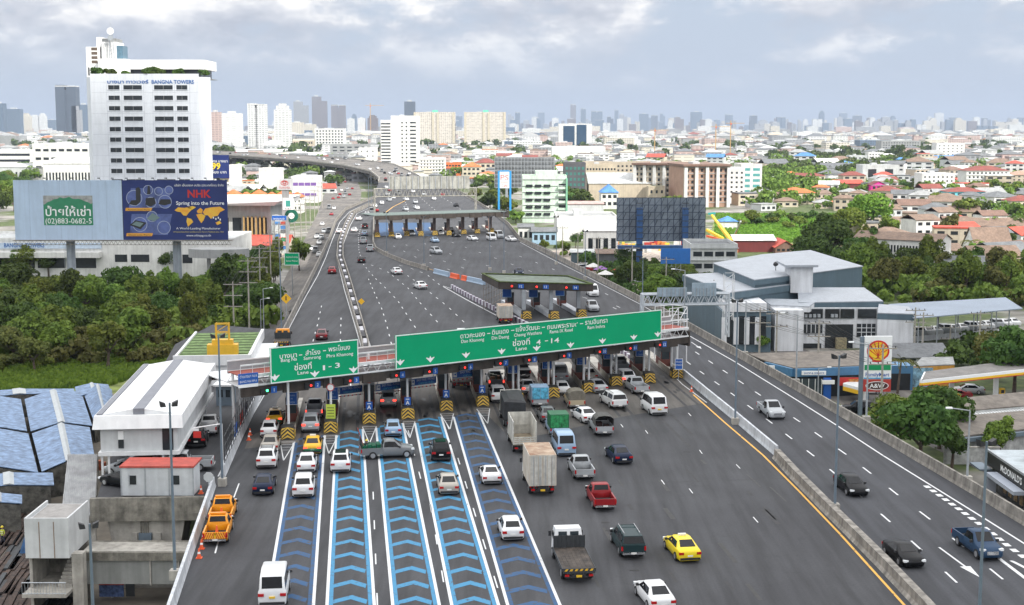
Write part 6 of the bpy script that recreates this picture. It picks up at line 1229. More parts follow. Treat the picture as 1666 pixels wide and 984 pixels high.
for r_ in range(11): bx('panel_joint', mat('panel_joint_grey', (0.42,0.45,0.50), .6), t, .2, wt_-.2, -.012, 0, Z(133.5+r_*17,YT)-GZ-.03, Z(133.5+r_*17,YT)-GZ+.03)
for a_ in (178,202,238,252,288,312): bx('pier_joint', mat('panel_joint_grey', (0,0,0)), t, X(a_,YT,20)-tl_-.04, X(a_,YT,20)-tl_+.04, -.014, 0, 4, h_-2)
navt = mat('blue_lettering', (0.03,0.12,0.36), .5, var=0)
text('บางนา ทาวเวอร์', navt, t, X(208,YT,46)-tl_, Z(135.5,YT)-GZ, w=66*YT/2250, h=5.5*YT/2250, y=-.1, bold=.02); text('BANGNA TOWERS', navt, t, X(281,YT,46)-tl_, Z(136,YT)-GZ, w=68*YT/2250, h=6*YT/2250, y=-.1, bold=.02)
zp = Z(97,YT+6)-GZ; bx('penthouse', brightwhite, t, X(209,YT+6,50)-tl_, X(333,YT+6,50)-tl_, 6, 22, h_+2.4, zp); bx('penthouse_recess', winm, t, X(211,YT+6,50)-tl_, X(326,YT+6,50)-tl_, 6.6, 21, h_, h_+2.4)
t2 = T('office_tower', 'taller white stepped tower with dish mast behind the main white tower', 'building', (X(142,YT+32,20), YT+32, GZ)); o_ = X(142,YT+32,20); f = lambda px: X(px,YT+32,50)-o_; g = lambda py: Z(py,YT+32)-GZ
bx('wall', brightwhite, t2, f(141), f(163), 0, 12, 0, g(76)); bx('wall', brightwhite, t2, f(163), f(208), -2, 10, 0, g(96)); bx('wall', brightwhite, t2, f(157), f(166), 1, 9, g(76), g(60)); bx('wall', brightwhite, t2, f(166), f(190), 0, 9, g(96), g(68)); bx('blue_glass_bay', mat('blue_bay', (0.10,0.18,0.24), .3, var=.2), t2, f(188), f(200), .5, 6, g(96), g(74)); bx('roof_slope', rm('grey'), t2, f(166), f(189), 1, 8, g(68), g(62))
windows(t2, 4, 1, f(149), f(160), g(104), g(76), .9, .7, m=mat('brown_glass', (0.12,0.09,0.07), .3)); windows(t2, 5, 1, f(143), f(146), g(215), g(105), .8, .6)
for x in (167,171,175): bx('rib', wm('pale'), t2, f(x), f(x)+.3, -.3, 0, g(96), g(70))
b = MB(); 
for s_ in (-.8,.8): b.tube((f(184)+s_,-1,g(96)),(f(184)+s_*.4,-1,g(45)),.15,n=4)
for k in range(8): z = g(96)+k*(g(48)-g(96))/8; b.tube((f(184)-.7,-1,z),(f(184)+.7,-1,z+1.0),.08,n=4)
b.tube((f(184),-1,g(46)),(f(184),-1,g(36)),.07,n=4); b.ob('antenna_mast', steel, t2); MB().tube((f(184),-1.6,g(51)),(f(184),-1.2,g(51)),1.1,.9,n=14).ob('dish', white, t2); MB().tube((f(183),-1.6,g(62)),(f(183),-1.2,g(62)),.8,.6,n=12).ob('dish', steel, t2); bx('whip_aerial', steel, t2, f(160), f(160)+.12, 2, 2.12, g(60), g(50))
# podium
t, w_, h_ = blk('podium', 'long white podium with blue name band and dark openings below the billboards', -60, 380, 392, 372, 26, 'white', rc='pale', cat='building'); o_ = w_/2
for a_, b_, c_, d_ in ((-50,55,436,418),(60,105,436,418),(112,155,436,416),(186,206,426,414),(212,242,426,414),(296,312,428,414)): bx('window', winm, t, X(a_,372,0)-X(160,372,0), X(b_,372,0)-X(160,372,0), -.06, .1, Z(c_,372)-GZ, Z(d_,372)-GZ)
bx('name_band', mat('band_blue_white', (0.50,0.60,0.72), .6), t, -o_, X(165,372,0)-X(160,372,0), -.4, 0, Z(404,372)-GZ, Z(395,372)-GZ); text('BANGNA TOWERS', navt, t, X(40,372,0)-X(160,372,0), Z(402,372)-GZ, w=66*.165, h=7*.165, y=-.45, bold=.02)
bx('canopy_slab', wm('white'), t, -o_, X(165,372,0)-X(160,372,0), -2.5, 0, Z(418,372)-GZ, Z(409,372)-GZ)
t = T('forecourt_canopy', 'rounded grey forecourt canopy right of the right billboard mast', 'canopy', (X(356,362,0), 362, GZ)); MB().prism([(8*math.cos(a*PI/8)*(1 if a in range(0,17) else 1), 4*math.sin(a*PI/8)) for a in range(16)], Z(418,362)-GZ, Z(404,362)-GZ).ob('slab', wm('grey'), t)
for s_ in (-3,4): bx('column', wm('grey'), t, s_, s_+.8, -1, 0, 0, Z(418,362)-GZ)
# promo sign 99 behind
t = T('billboard', 'dark blue billboard with yellow price figure behind the tower corner', 'billboard', (X(330,440,15), 440, 0)); w_ = X(373,440,15)-X(330,440,15); bx('panel', navy, t, 0, w_, 0, .5, Z(290,440), Z(252,440)); text('99', mat('price_yellow', (0.8,0.6,0.03), .5, var=0), t, w_*.52, Z(275,440), h=2.0, y=-.05, bold=.03); text('พิเศษ บางนา', wtext, t, w_*.6, Z(264,440), w=w_*.7, y=-.05); text('เพียง บาท', wtext, t, w_*.6, Z(282,440), w=w_*.6, h=.9, y=-.05); bx('leg', darkmetal, t, w_*.5, w_*.5+1, .5, 1.5, GZ, Z(290,440))
# ============================================================ TREES
def leafmat(name, dark, light, hue=None):
    m = mat(name, light, .75, var=0, trans=0); n = m.node_tree.nodes; l = m.node_tree.links; b = n['Principled BSDF']; b.inputs['Specular IOR Level'].default_value = .25
    g = n.new('ShaderNodeNewGeometry'); t = n.new('ShaderNodeTexNoise'); t.inputs['Scale'].default_value = .55; t.inputs['Detail'].default_value = 4; l.new(g.outputs['Position'], t.inputs[0])
    r = n.new('ShaderNodeValToRGB'); l.new(t.outputs[0], r.inputs[0]); e = r.color_ramp.elements; e[0].position = .3; e[1].position = .7; e[0].color = (*dark, 1); e[1].color = (*light, 1)
    oi = n.new('ShaderNodeObjectInfo'); hs = n.new('ShaderNodeHueSaturation'); l.new(r.outputs[0], hs.inputs['Color'])
    mr = n.new('ShaderNodeMapRange'); l.new(oi.outputs['Random'], mr.inputs[0]); mr.inputs[3].default_value = .47; mr.inputs[4].default_value = .525; l.new(mr.outputs[0], hs.inputs['Hue'])
    mv = n.new('ShaderNodeMapRange'); l.new(oi.outputs['Random'], mv.inputs[0]); mv.inputs[3].default_value = .72; mv.inputs[4].default_value = 1.3; l.new(mv.outputs[0], hs.inputs['Value'])
    tr = n.new('ShaderNodeBsdfTranslucent'); mx = n.new('ShaderNodeMixShader'); mx.inputs[0].default_value = .28; l.new(hs.outputs[0], b.inputs['Base Color']); l.new(hs.outputs[0], tr.inputs[0]); l.new(b.outputs[0], mx.inputs[1]); l.new(tr.outputs[0], mx.inputs[2]); l.new(mx.outputs[0], n['Material Output'].inputs[0])
    return m
LM = {'dark': leafmat('dark_leaves', (0.030,0.060,0.012), (0.095,0.150,0.030)), 'mid': leafmat('mid_leaves', (0.060,0.100,0.016), (0.185,0.245,0.040)), 'bright': leafmat('bright_leaves', (0.075,0.14,0.018), (0.18,0.27,0.035)), 'olive': leafmat('olive_leaves', (0.07,0.09,0.020), (0.19,0.205,0.055))}
bark = mat('bark', (0.12,0.09,0.07), .95, var=.4, scale=3)
def crown_data(seed, rx, rz_, lobes, leaves, ls, zc):
    r = random.Random(seed); b = MB(); L = []
    for i in range(lobes):
        a = r.uniform(0, 2*PI); e = math.asin(r.uniform(-.5, 1)); d = r.uniform(.35, .72)
        L.append((Vector((rx*d*math.cos(a)*math.cos(e), rx*d*math.sin(a)*math.cos(e), zc+rz_*d*math.sin(e))), r.uniform(.28,.46)))
    L.append((Vector((0,0,zc)), .6))
    vs = []; fs = []
    for i in range(leaves):
        c, s_ = L[r.randrange(len(L))]
        u = Vector((r.gauss(0,1), r.gauss(0,1), r.gauss(0,1))).normalized(); q = r.uniform(.72,1.04)
        if u.z < -.35 and r.random() < .6: u.z = -u.z
        p = c+Vector((u.x*rx*s_*q, u.y*rx*s_*q, u.z*rz_*s_*q))
        nrm = (u*1.0+Vector((r.gauss(0,.5), r.gauss(0,.5), r.gauss(0,.5)))).normalized(); a = nrm.orthogonal().normalized(); bb = nrm.cross(a); an = r.uniform(0, 2*PI)
        e1 = a*math.cos(an)+bb*math.sin(an); e2 = nrm.cross(e1); z = ls*r.uniform(.6,1.4); k = len(vs)
        vs += [p-e1*z-e2*z*.35, p+e1*z*.2-e2*z*.7, p+e1*z+e2*z*.2, p-e1*z*.1+e2*z*.7]; fs.append((k,k+1,k+2,k+3))
    b.add(vs, fs); return b
def trunk_data(seed, h, r0, spread):
    r = random.Random(seed); b = MB(); top = Vector((r.uniform(-.3,.3), r.uniform(-.3,.3), h*.5)); b.tube((0,0,-.3), top, r0, r0*.7, n=7)
    for i in range(6):
        a = i*PI/3+r.uniform(-.3,.3); q = top+Vector((math.cos(a)*spread*.55, math.sin(a)*spread*.55, h*.28)); b.tube(top, q, r0*.55, r0*.25, n=5)
        for s_ in (-.5,.5): b.tube(q, q+Vector((math.cos(a+s_)*spread*.35, math.sin(a+s_)*spread*.35, h*.14)), r0*.25, r0*.08, n=4)
    return b
KIND = {}   # name: rx, rz, height centre, lobes, leaves, leaf size
SPEC = {'broad': (4.6,3.4,5.2,22,3400,.30), 'round': (3.4,3.2,4.6,15,2400,.28), 'tall': (2.8,4.3,6.0,17,2500,.28), 'bush': (2.2,1.5,1.2,9,1100,.24), 'far': (4.4,3.0,3.6,10,620,.60), 'farbush': (4.6,2.3,1.9,9,420,.60)}
PROTO = {}
def tree(kind, leaf, x, y, z, s_=1.0, name='tree', label='x', cat='tree', group=None, rz=None, seed=None, sz=1.0):
    v = (seed if seed is not None else random.randrange(3)) % 3; k = (kind, leaf, v)
    if k not in PROTO:
        rx, rz_, zc, lo, n, ls = SPEC[kind]
        if (kind, v) not in KIND: KIND[(kind, v)] = (crown_data(hash((kind, v)) % 999 if False else sum(map(ord, kind))+v*17, rx, rz_, lo, n, ls, zc), trunk_data(v+5, zc*1.15, .28 if kind != 'bush' else .1, rx*.7))
        cb, tb = KIND[(kind, v)]
        PROTO[k] = (cb.data('crown', LM[leaf]), tb.data('trunk', bark))
    t = T(name, label, cat, (x, y, z), rz if rz is not None else random.uniform(0, 6.28), group); t.scale = (s_, s_, s_*sz)
    link('crown', PROTO[k][0], t); link('trunk', PROTO[k][1], t); return t
def inpoly(x, y, pg):
    c = False; j = len(pg)-1
    for i in range(len(pg)):
        if (pg[i][1] > y) != (pg[j][1] > y) and x < (pg[j][0]-pg[i][0])*(y-pg[i][1])/(pg[j][1]-pg[i][1])+pg[i][0]: c = not c
        j = i
    return c
TAKEN = []
def grove(pgpx, n, kinds, leaves, smin, smax, fmt, group, sep=.6, seed=1, z=GZ, name='tree', cat='tree'):
    r = random.Random(seed); pg = [tuple(P(x, y, z).xy) for x, y in pgpx]; xs = [p[0] for p in pg]; ys = [p[1] for p in pg]; out_ = []; tries = 0
    while len(out_) < n and tries < n*60:
        tries += 1; x, y = r.uniform(min(xs), max(xs)), r.uniform(min(ys), max(ys))
        if not inpoly(x, y, pg): continue
        s_ = r.uniform(smin, smax)
        if any((x-a)**2+(y-b)**2 < (sep*(s_+c)*3)**2 for a, b, c in TAKEN): continue
        if inpoly(x, y, deck): continue
        TAKEN.append((x, y, s_)); t = tree(r.choice(kinds), r.choice(leaves), x, y, z, s_, name, 'x', cat, group, r.uniform(0, 6.28), r.randrange(3)); out_.append((scrx(Vector((x, y, z))), t))
    ordlabel(out_, fmt); return out_
def wood(pgpx, n, leaf, name, seed=1, s0=3.2, s1=5.5, leaves=150, ls=.95, z=GZ):
    r = random.Random(seed); pg = [tuple(P(x, y, z).xy) for x, y in pgpx]; xs = [p[0] for p in pg]; ys = [p[1] for p in pg]; vs = []; fs = []; c_ = 0; tr_ = 0
    while c_ < n and tr_ < n*30:
        tr_ += 1; x, y = r.uniform(min(xs), max(xs)), r.uniform(min(ys), max(ys))
        if not inpoly(x, y, pg) or inpoly(x, y, deck): continue
        c_ += 1; R_ = r.uniform(s0, s1); hc = R_*r.uniform(.65,1.0); sub = [(r.uniform(-.6,.6), r.uniform(-.6,.6), r.uniform(-.3,.5), r.uniform(.4,.6)) for _ in range(6)]+[(0,0,0,.75)]
        for i in range(leaves):
            a = sub[r.randrange(7)]; u = Vector((r.gauss(0,1), r.gauss(0,1), r.gauss(0,1)+.3)).normalized(); p = Vector((x+R_*(a[0]+u.x*a[3]), y+R_*(a[1]+u.y*a[3]), z+hc+R_*.8*(a[2]+u.z*a[3])))
            nn = (u+Vector((r.gauss(0,.45), r.gauss(0,.45), r.gauss(0,.45)))).normalized(); e1 = nn.orthogonal().normalized()*ls*R_/4.5*r.uniform(.6,1.3); e2 = nn.cross(e1); k = len(vs)
            vs += [p-e1-e2*.4, p+e1*.3-e2*.8, p+e1+e2*.3, p-e1*.1+e2*.8]; fs.append((k,k+1,k+2,k+3))
    MB().add(vs, fs).ob(name, LM[leaf], kind='stuff')
# left thicket: trees behind and around the billboard masts, scrub in front
def one(kind, leaf, px, py, s_, label, z=GZ, sz=1.0, seed=0): p = P(px, py, z); TAKEN.append((p.x, p.y, s_*.7)); return tree(kind, leaf, p.x, p.y, z, s_, 'tree', label, 'tree', None, None, seed, sz)
one('broad','dark',205,512,1.25,'big dark round tree between the two billboard masts'); one('round','mid',230,560,1.2,'olive tree in the scrub below the right billboard mast'); one('tall','dark',365,505,1.3,'dark tree left of the utility poles'); one('broad','dark',30,500,1.2,'dark tree at the left edge near the blue roofs'); one('round','dark',93,530,.9,'small dark tree left of the left billboard mast')
one('round','mid',395,470,1.1,'green tree beside the pylon sign'); one('round','dark',418,442,1.0,'dark round tree below the tall store pylon'); one('round','mid',487,440,1.0,'bright green round tree on the frontage road', sz=1.2)
grove([(-120,520),(60,505),(280,515),(410,470),(440,540),(330,560),(-120,570)], 58, ['round','tall','broad'], ['dark','mid','mid'], .75, 1.15, '%s tree from the left in the thicket below the billboards', 'trees in the thicket below the billboards', .36, 2)
grove([(-120,560),(260,560),(285,585),(160,606),(-120,618)], 52, ['bush','round','bush'], ['mid','olive','mid'], .8, 1.3, '%s scrubby bush from the left above the grassy strip', 'bushes above the grassy strip', .26, 3, name='bush', cat='bush')
grove([(-80,455),(120,455),(330,450),(390,440),(420,430),(380,425),(-80,432)], 36, ['round','broad'], ['dark','mid'], .8, 1.1, '%s tree from the left in front of the white podium', 'trees in front of the white podium', .38, 4)
grove([(400,560),(448,470),(455,430),(425,430),(385,500)], 18, ['round','tall'], ['dark','mid'], .6, .9, '%s tree from the left among the utility poles', 'trees among the utility poles', .36, 5)
grove([(0,310),(20,290),(60,290),(10,385),(-60,385)], 14, ['broad'], ['mid','dark'], 1.2, 1.7, '%s tree from the left behind the blank billboard edge', 'trees behind the left edge of the blank billboard', .4, 6)
grove([(385,345),(460,340),(480,325),(380,318)], 14, ['far'], ['mid','dark'], 1.0, 1.4, '%s tree from the left between showroom and viaduct', 'trees between the showroom and the viaduct', .4, 7)
wood([(200,305),(575,305),(560,290),(380,282)], 50, 'dark', 'trees_under_viaduct', 8)
# right hand side
grove([(1050,500),(1120,540),(1180,500),(1090,440),(1000,440),(950,425),(965,440)], 40, ['round','bush','broad'], ['dark','dark','mid'], .7, 1.05, '%s dark tree from the left between right parapet and factory', 'dark trees between the right parapet and the factory', .34, 9)
one('broad','dark',1497,772,1.15,'big spreading dark tree right of the fuel price sign', seed=1); one('broad','mid',1462,742,.9,'second dark tree touching the fuel price sign', seed=2); one('broad','dark',1528,730,.95,'third dark tree left of the brown sheds', seed=0); one('round','dark',1548,765,.8,'smaller dark tree beside the brown sheds', seed=1); one('round','mid',1625,752,.62,'small broad-leaved tree in front of the brown sheds', sz=1.2)
one('broad','dark',1650,640,1.2,'dark tree at the right edge below the long blue-grey carport'); one('broad','olive',1620,620,.95,'olive tree with yellowish crown below the carport'); one('round','mid',1205,560,.55,'shrub before the striped factory windows'); one('round','mid',1240,572,.5,'second shrub before the factory windows')
one('broad','dark',1345,440,1.9,'huge dark round tree behind the factory roof', sz=1.0, seed=1); one('broad','dark',1320,448,1.3,'dark shoulder tree left of the huge one'); one('broad','bright',1415,385,1.9,'large sunlit yellow-green tree in front of the brown roofs', sz=1.0); one('broad','bright',1380,392,1.4,'sunlit tree left part of the yellow-green group'); one('round','bright',1445,392,1.2,'sunlit tree right part of the yellow-green group'); one('round','olive',1545,388,1.2,'dense dull green tree in front of the long grey school')
one('far','mid',1100,352,1.5,'green tree in front of the brown apartment block'); one('far','mid',1085,345,1.2,'tree left of the one before the brown apartments')
grove([(1430,490),(1666,500),(1780,500),(1700,455),(1600,452),(1440,455)], 46, ['round','bush','tall'], ['mid','olive','dark','mid'], .9, 1.3, '%s tree from the left between carport and white school block', 'trees between the carport and the white school block', .32, 10)
grove([(1385,455),(1440,480),(1500,460),(1440,420),(1395,410)], 16, ['round','tall','broad'], ['dark','mid'], .9, 1.3, '%s tree from the left in front of the white school block', 'trees in front of the white school block', .4, 11)
grove([(1560,440),(1700,450),(1700,405),(1600,400)], 12, ['round'], ['mid','bright','dark'], .8, 1.1, '%s tree from the left around the steep brown roofed house', 'trees around the steep brown roofed house', .5, 12)
grove([(1180,372),(1310,372),(1330,350),(1290,360),(1200,362)], 14, ['farbush','far'], ['mid','dark'], .6, 1.0, '%s bush from the left along the bright green field', 'bushes along the bright green field', .4, 13)
wood([(1235,345),(1330,330),(1310,270),(1235,285)], 110, 'mid', 'woodland', 14)
wood([(1250,290),(1500,295),(1500,255),(1250,255)], 300, 'dark', 'green_belt', 15, 4, 7); wood([(1250,292),(1460,292),(1460,262),(1250,262)], 120, 'mid', 'green_belt_light', 25, 4, 6.5)
grove([(1440,355),(1700,360),(1750,310),(1450,310)], 34, ['far'], ['mid','dark','bright'], .9, 1.4, '%s tree from the left among the houses on the right', 'trees among the houses on the right', .5, 16)
grove([(780,350),(840,370),(840,300),(770,300)], 24, ['far'], ['mid','dark'], .9, 1.3, '%s tree from the left beside the far plaza right end', 'trees beside the right end of the far plaza', .42, 17)
grove([(915,340),(975,342),(975,300),(915,300)], 16, ['far'], ['dark','mid'], 1.0, 1.4, '%s tree from the left right of the mint green block', 'trees right of the mint green block', .42, 18)
grove([(860,420),(1000,440),(960,400),(860,395)], 10, ['round','bush'], ['mid','dark'], .5, .8, '%s small tree from the left beside the market yard', 'small trees beside the market yard', .5, 19)
wood([(-250,262),(1900,262),(2100,228),(-450,228)], 620, 'dark', 'far_tree_cover', 20, 6, 11, 60, 1.5); wood([(-250,300),(600,290),(600,262),(-250,262)], 160, 'mid', 'left_tree_cover', 21, 4, 7, 100); wood([(700,300),(1660,330),(1700,262),(700,262)], 260, 'mid', 'right_tree_cover', 22, 3.5, 6, 90)
wood([(-120,560),(280,545),(330,560),(250,595),(-120,600)], 90, 'olive', 'olive_scrub', 41, 1.4, 3.0, 220, .8)
wood([(-120,530),(60,505),(280,510),(410,465),(440,540),(330,560),(250,590),(-120,590)], 240, 'mid', 'undergrowth', 31, 1.6, 3.4, 260, .8)
wood([(1040,500),(1120,540),(1180,500),(1090,440),(1000,432),(930,420),(965,440)], 110, 'dark', 'undergrowth_right', 32, 1.4, 2.8, 200, .8)
wood([(1385,470),(1440,498),(1680,502),(1780,500),(1700,440),(1600,448),(1440,430),(1385,410)], 230, 'mid', 'scrub_belt', 33, 1.8, 3.6, 220, .8)
wood([(1440,470),(1500,498),(1780,500),(1700,460),(1560,455)], 90, 'olive', 'dry_scrub', 34, 1.8, 3.2, 220, .8)
wood([(1500,600),(1640,600),(1700,560),(1560,560)], 40, 'dark', 'scrub_below_carport', 35, 1.2, 2.4, 160, .8)
wood([(1300,440),(1400,452),(1400,400),(1300,395)], 60, 'dark', 'scrub_behind_factory', 36, 1.6, 3.2, 160, .8)
# palms
def palm(px, py, h, label, z=GZ):
    t = T('palm_tree', label, 'palm tree', P(px, py, z)); r = random.Random(px); b = MB(); b.tube((0,0,0),(.4,0,h),.2,.14,n=6); b.ob('trunk', bark, t); b = MB()
    for k in range(16):
        a = k*2*PI/16+r.uniform(-.1,.1); dr = r.uniform(.2,1.2); p0 = Vector((.4,0,h)); 
        for s_ in range(5):
            f = (s_+1)/5; p1 = Vector((.4+math.cos(a)*3*f, math.sin(a)*3*f, h+1.2*f-2.2*f*f*dr)); n_ = Vector((-math.sin(a), math.cos(a), 0))*(.5*(1-f*.7)); b.poly([p0-n_, p1-n_*.7-Vector((0,0,.2)), p1]); b.poly([p0+n_, p1, p1+n_*.7-Vector((0,0,.2))]); p0 = p1
    b.ob('fronds', LM['olive'], t)
for a in ((1460,640,5,'drooping palm beside the carport'),(1480,455,6,'tall palm before the white school block'),(1445,398+60,4,'small palm beside the scrub'),(1575,425,6,'palm left of the steep brown roof'),(1610,420,5,'palm in front of the steep brown roof'),(822,395,4,'palm beside the far plaza')): palm(*a)
for i, (px, r_) in enumerate(((161,1.6),(178,1.3),(204,1.0),(243,1.7),(252,1.4),(262,1.2),(290,1.4),(331,1.1))):
    tree('bush', 'dark', X(px,402.5,46), 402.5, Z(125,400)+.1, .75*r_, 'rooftop_bush', '%s clipped bush from the left on the office tower roof edge' % ORD(i+1), 'bush', seed=i)
# grass: stuff
def grass(pgpx, n, m, name, h=(.4,1.0), seed=5, w_=.12):
    r = random.Random(seed); pg = [tuple(P(x, y, GZ).xy) for x, y in pgpx]; xs = [p[0] for p in pg]; ys = [p[1] for p in pg]; vs = []; fs = []
    while len(fs) < n:
        x, y = r.uniform(min(xs), max(xs)), r.uniform(min(ys), max(ys))
        if not inpoly(x, y, pg): continue
        a = r.uniform(0, PI); hh = r.uniform(*h); k = len(vs); dx, dy = math.cos(a)*w_*hh*3, math.sin(a)*w_*hh*3; lx, ly = r.uniform(-.3,.3)*hh, r.uniform(-.3,.3)*hh
        vs += [(x-dx,y-dy,GZ),(x+dx,y+dy,GZ),(x+dx*.6+lx,y+dy*.6+ly,GZ+hh),(x-dx*.6+lx,y-dy*.6+ly,GZ+hh)]; fs.append((k,k+1,k+2,k+3))
    MB().add(vs, fs).ob(name, m, kind='stuff')
grass([(-150,650),(180,628),(290,590),(250,570),(-150,585)], 16000, LM['bright'], 'rough_grass', (.3,1.0))
grass([(1160,395),(1400,395),(1440,348),(1165,348)], 14000, LM['bright'], 'field_grass', (.3,.8), 6, .3)
bgm = mat('field_green', (0.17,0.21,0.06), .95, var=.3, scale=.1); road('field', [(1150,400),(1165,347)], [(1440,400),(1450,347)], GZ, bgm, .015); 
road('grass_strip', [(-150,655),(-150,575)], [(200,640),(285,572)], GZ, mat('strip_green', (0.17,0.21,0.05), .95, var=.35, scale=.4), .015)
# ============================================================ RIGHT SIDE: factory, fuel station, sheds
bgw = mat('blue_grey_cladding', (0.085,0.135,0.17), .6, var=.08, scale=.3, stain=.1); bgr = mat('grey_metal_roof', (0.36,0.39,0.43), .5, .1, var=.08, scale=.3, stain=.12); fw = mat('factory_white', (0.70,0.72,0.75), .7, var=.08, scale=.3, stain=.2)
def pb(t, name, corners, zb, wallm, roofm, fascia=None, fh=1.1, over=0.0):
    q = [P(x, y, z)-t.location for x, y, z in corners]; n = len(q); b_ = zb-t.location.z
    MB().add([tuple(v) for v in q]+[(v.x, v.y, b_) for v in q], [tuple(range(n-1,-1,-1))]+[(i,(i+1)%n,n+(i+1)%n,n+i) for i in range(n)]).ob(name+'_wall', wallm, t)
    c = sum(q, Vector())/n; u_ = Vector((0,0,.12)); e = [c+(v-c)*1.012 for v in q]
    MB().add([tuple(v+u_*.2) for v in e]+[tuple(v+u_*1.5) for v in e], [tuple(range(n)), tuple(range(2*n-1,n-1,-1))]+[(i,(i+1)%n,n+(i+1)%n,n+i) for i in range(n)]).ob(name+'_roof' if name != 'main' else 'roof', roofm, t)
    if fascia:
        f0 = [c+(v-c)*1.02 for v in q]
        for i in fascia: a, b2 = f0[i], f0[(i+1)%n]; MB().add([tuple(a), tuple(b2), tuple(b2-Vector((0,0,fh))), tuple(a-Vector((0,0,fh)))]+[tuple((v-c)*.99+c) for v in (a,b2,b2-Vector((0,0,fh)),a-Vector((0,0,fh)))], [(0,1,2,3),(7,6,5,4),(0,4,5,1),(3,2,6,7)]).ob('fascia', bgw, t)
    return q
t = T('factory', 'large blue-grey and white factory with stepped metal roofs right of the motorway', 'building', (P(1310,567,GZ).x, 250, GZ))
Yw = 250.0; X0 = t.location.x; fx = lambda px: X(px,Yw,-4)-X0; fz = lambda py: Z(py,Yw)-GZ
pb(t, 'main', [(1300,493,.1),(1436,491,.1),(1405,469,1.3),(1298,469,1.3)], GZ, fw, bgr, (0,), 1.0)
pb(t, 'upper', [(1228,456,4.0),(1311,446,4.0),(1403,434,4.0),(1318,408,4.0),(1240,415,4.0),(1161,429,4.0)], GZ+6, bgw, bgr, (0,), .9)
pb(t, 'lower', [(1186,477,2.4),(1298,462,2.4),(1283,449,2.4),(1240,440,2.4),(1112,448,2.4)], GZ, bgw, bgr, (0,4), 1.1)
pb(t, 'eave', [(1316,500,-.3),(1330,489,.3),(1240,487,.3),(1254,497,-.3)], -1.2, fw, bgr)
b_ = [P(1276,467,1.4), P(1311,467,1.4)]; bx('stair_box', fw, t, b_[0].x-X0, b_[1].x-X0, b_[0].y-250-6, b_[0].y-250, 9, Z(434,b_[0].y-6)-GZ); bx('stair_box_roof', bgr, t, b_[0].x-X0-1.2, b_[1].x-X0+.8, b_[0].y-250-6.8, b_[0].y-250+2, Z(434,b_[0].y-6)-GZ, Z(434,b_[0].y-6)-GZ+.4)
for a_, b2, c_, d_ in ((1232,1236,555,515),(1240,1262,555,512),(1305,1337,517,502),(1341,1364,517,502),(1366,1388,517,502),(1394,1424,517,502),(1305,1337,541,527),(1393,1423,547,526)): bx('window', winm, t, fx(a_), fx(b2), -.6, -.3, fz(c_), fz(d_))
for a_, b2, c_, d_ in ((1305,1336,575,558),(1342,1387,577,527)): bx('loading_bay', winm, t, fx(a_), fx(b2), -.55, -.3, max(0,fz(c_)), fz(d_))
bx('front_wall', fw, t, fx(1300), fx(1428), -.32, .0, 0, fz(500)); bx('pallet_stack', mat('pallets', (0.30,0.26,0.16), .8, var=.4, scale=3), t, fx(1358), fx(1375), -1.6, -.6, 0, fz(548))
for k in range(4): bx('window_mullion', fw, t, fx(1311+k*7), fx(1311+k*7)+.12, -.66, -.6, fz(541), fz(527))
for k in range(3): bx('window_mullion', fw, t, fx(1400+k*8), fx(1400+k*8)+.12, -.66, -.6, fz(547), fz(526)); 
for k in range(2): bx('window_mullion', fw, t, fx(1393), fx(1423), -.66, -.6, fz(533+k*7), fz(533+k*7)+.12)
for px in (1309,1316,1323,1330,1352,1358): bx('air_conditioner', steel, t, fx(px)-.25, fx(px)+.25, -1.1, -.62, fz(515), fz(510))
# striped window wall at the left
bx('window_wall', bgw, t, fx(1168), fx(1246), -5, 4, 0, fz(501)); bx('white_band', fw, t, fx(1172), fx(1238), -5.3, 3, fz(501), fz(487))
for px in (1176,1195,1212,1229): bx('white_pilaster', fw, t, fx(px)-1.0, fx(px)-.1, -5.35, -5, fz(553), fz(510)); bx('tall_window', winm, t, fx(px), fx(px)+1.0, -5.2, -5, fz(553), fz(508))
bx('white_wall', fw, t, fx(1254), fx(1300), -4, 0, 0, fz(500))
pb(t, 'annex', [(1428,510,-1.2),(1487,512,-1.2),(1478,500,-.6),(1430,496,-.2)], GZ, fw, bgr, (0,), 1.0)
dp = P(1262,440,4.2); dt = T('satellite_dish', 'black satellite dish on the factory roof', 'satellite dish', dp); link('dish', MB().tube((0,0,1.3),(-.15,-.25,1.5),.55,.2,n=12).data('d', trim), dt); link('leg', MB().tube((0,0,0),(0,0,1.7),.07,n=5).data('l', trim), dt)
t = T('roof_tower', 'white lattice aerial frame on the corner of the factory by the pale gantry', 'frame', P(1178,522,-1)); b = MB()
for x in (0,1.6):
    for y in (0,1.5): b.tube((x,y,0),(x,y,8),.07,n=4)
for k in range(6): b.tube((0,0,k*1.4),(1.6,0,k*1.4+1.2),.05,n=4); b.tube((0,0,k*1.4+1.3),(1.6,0,k*1.4+1.3),.05,n=4)
b.ob('lattice', white, t)
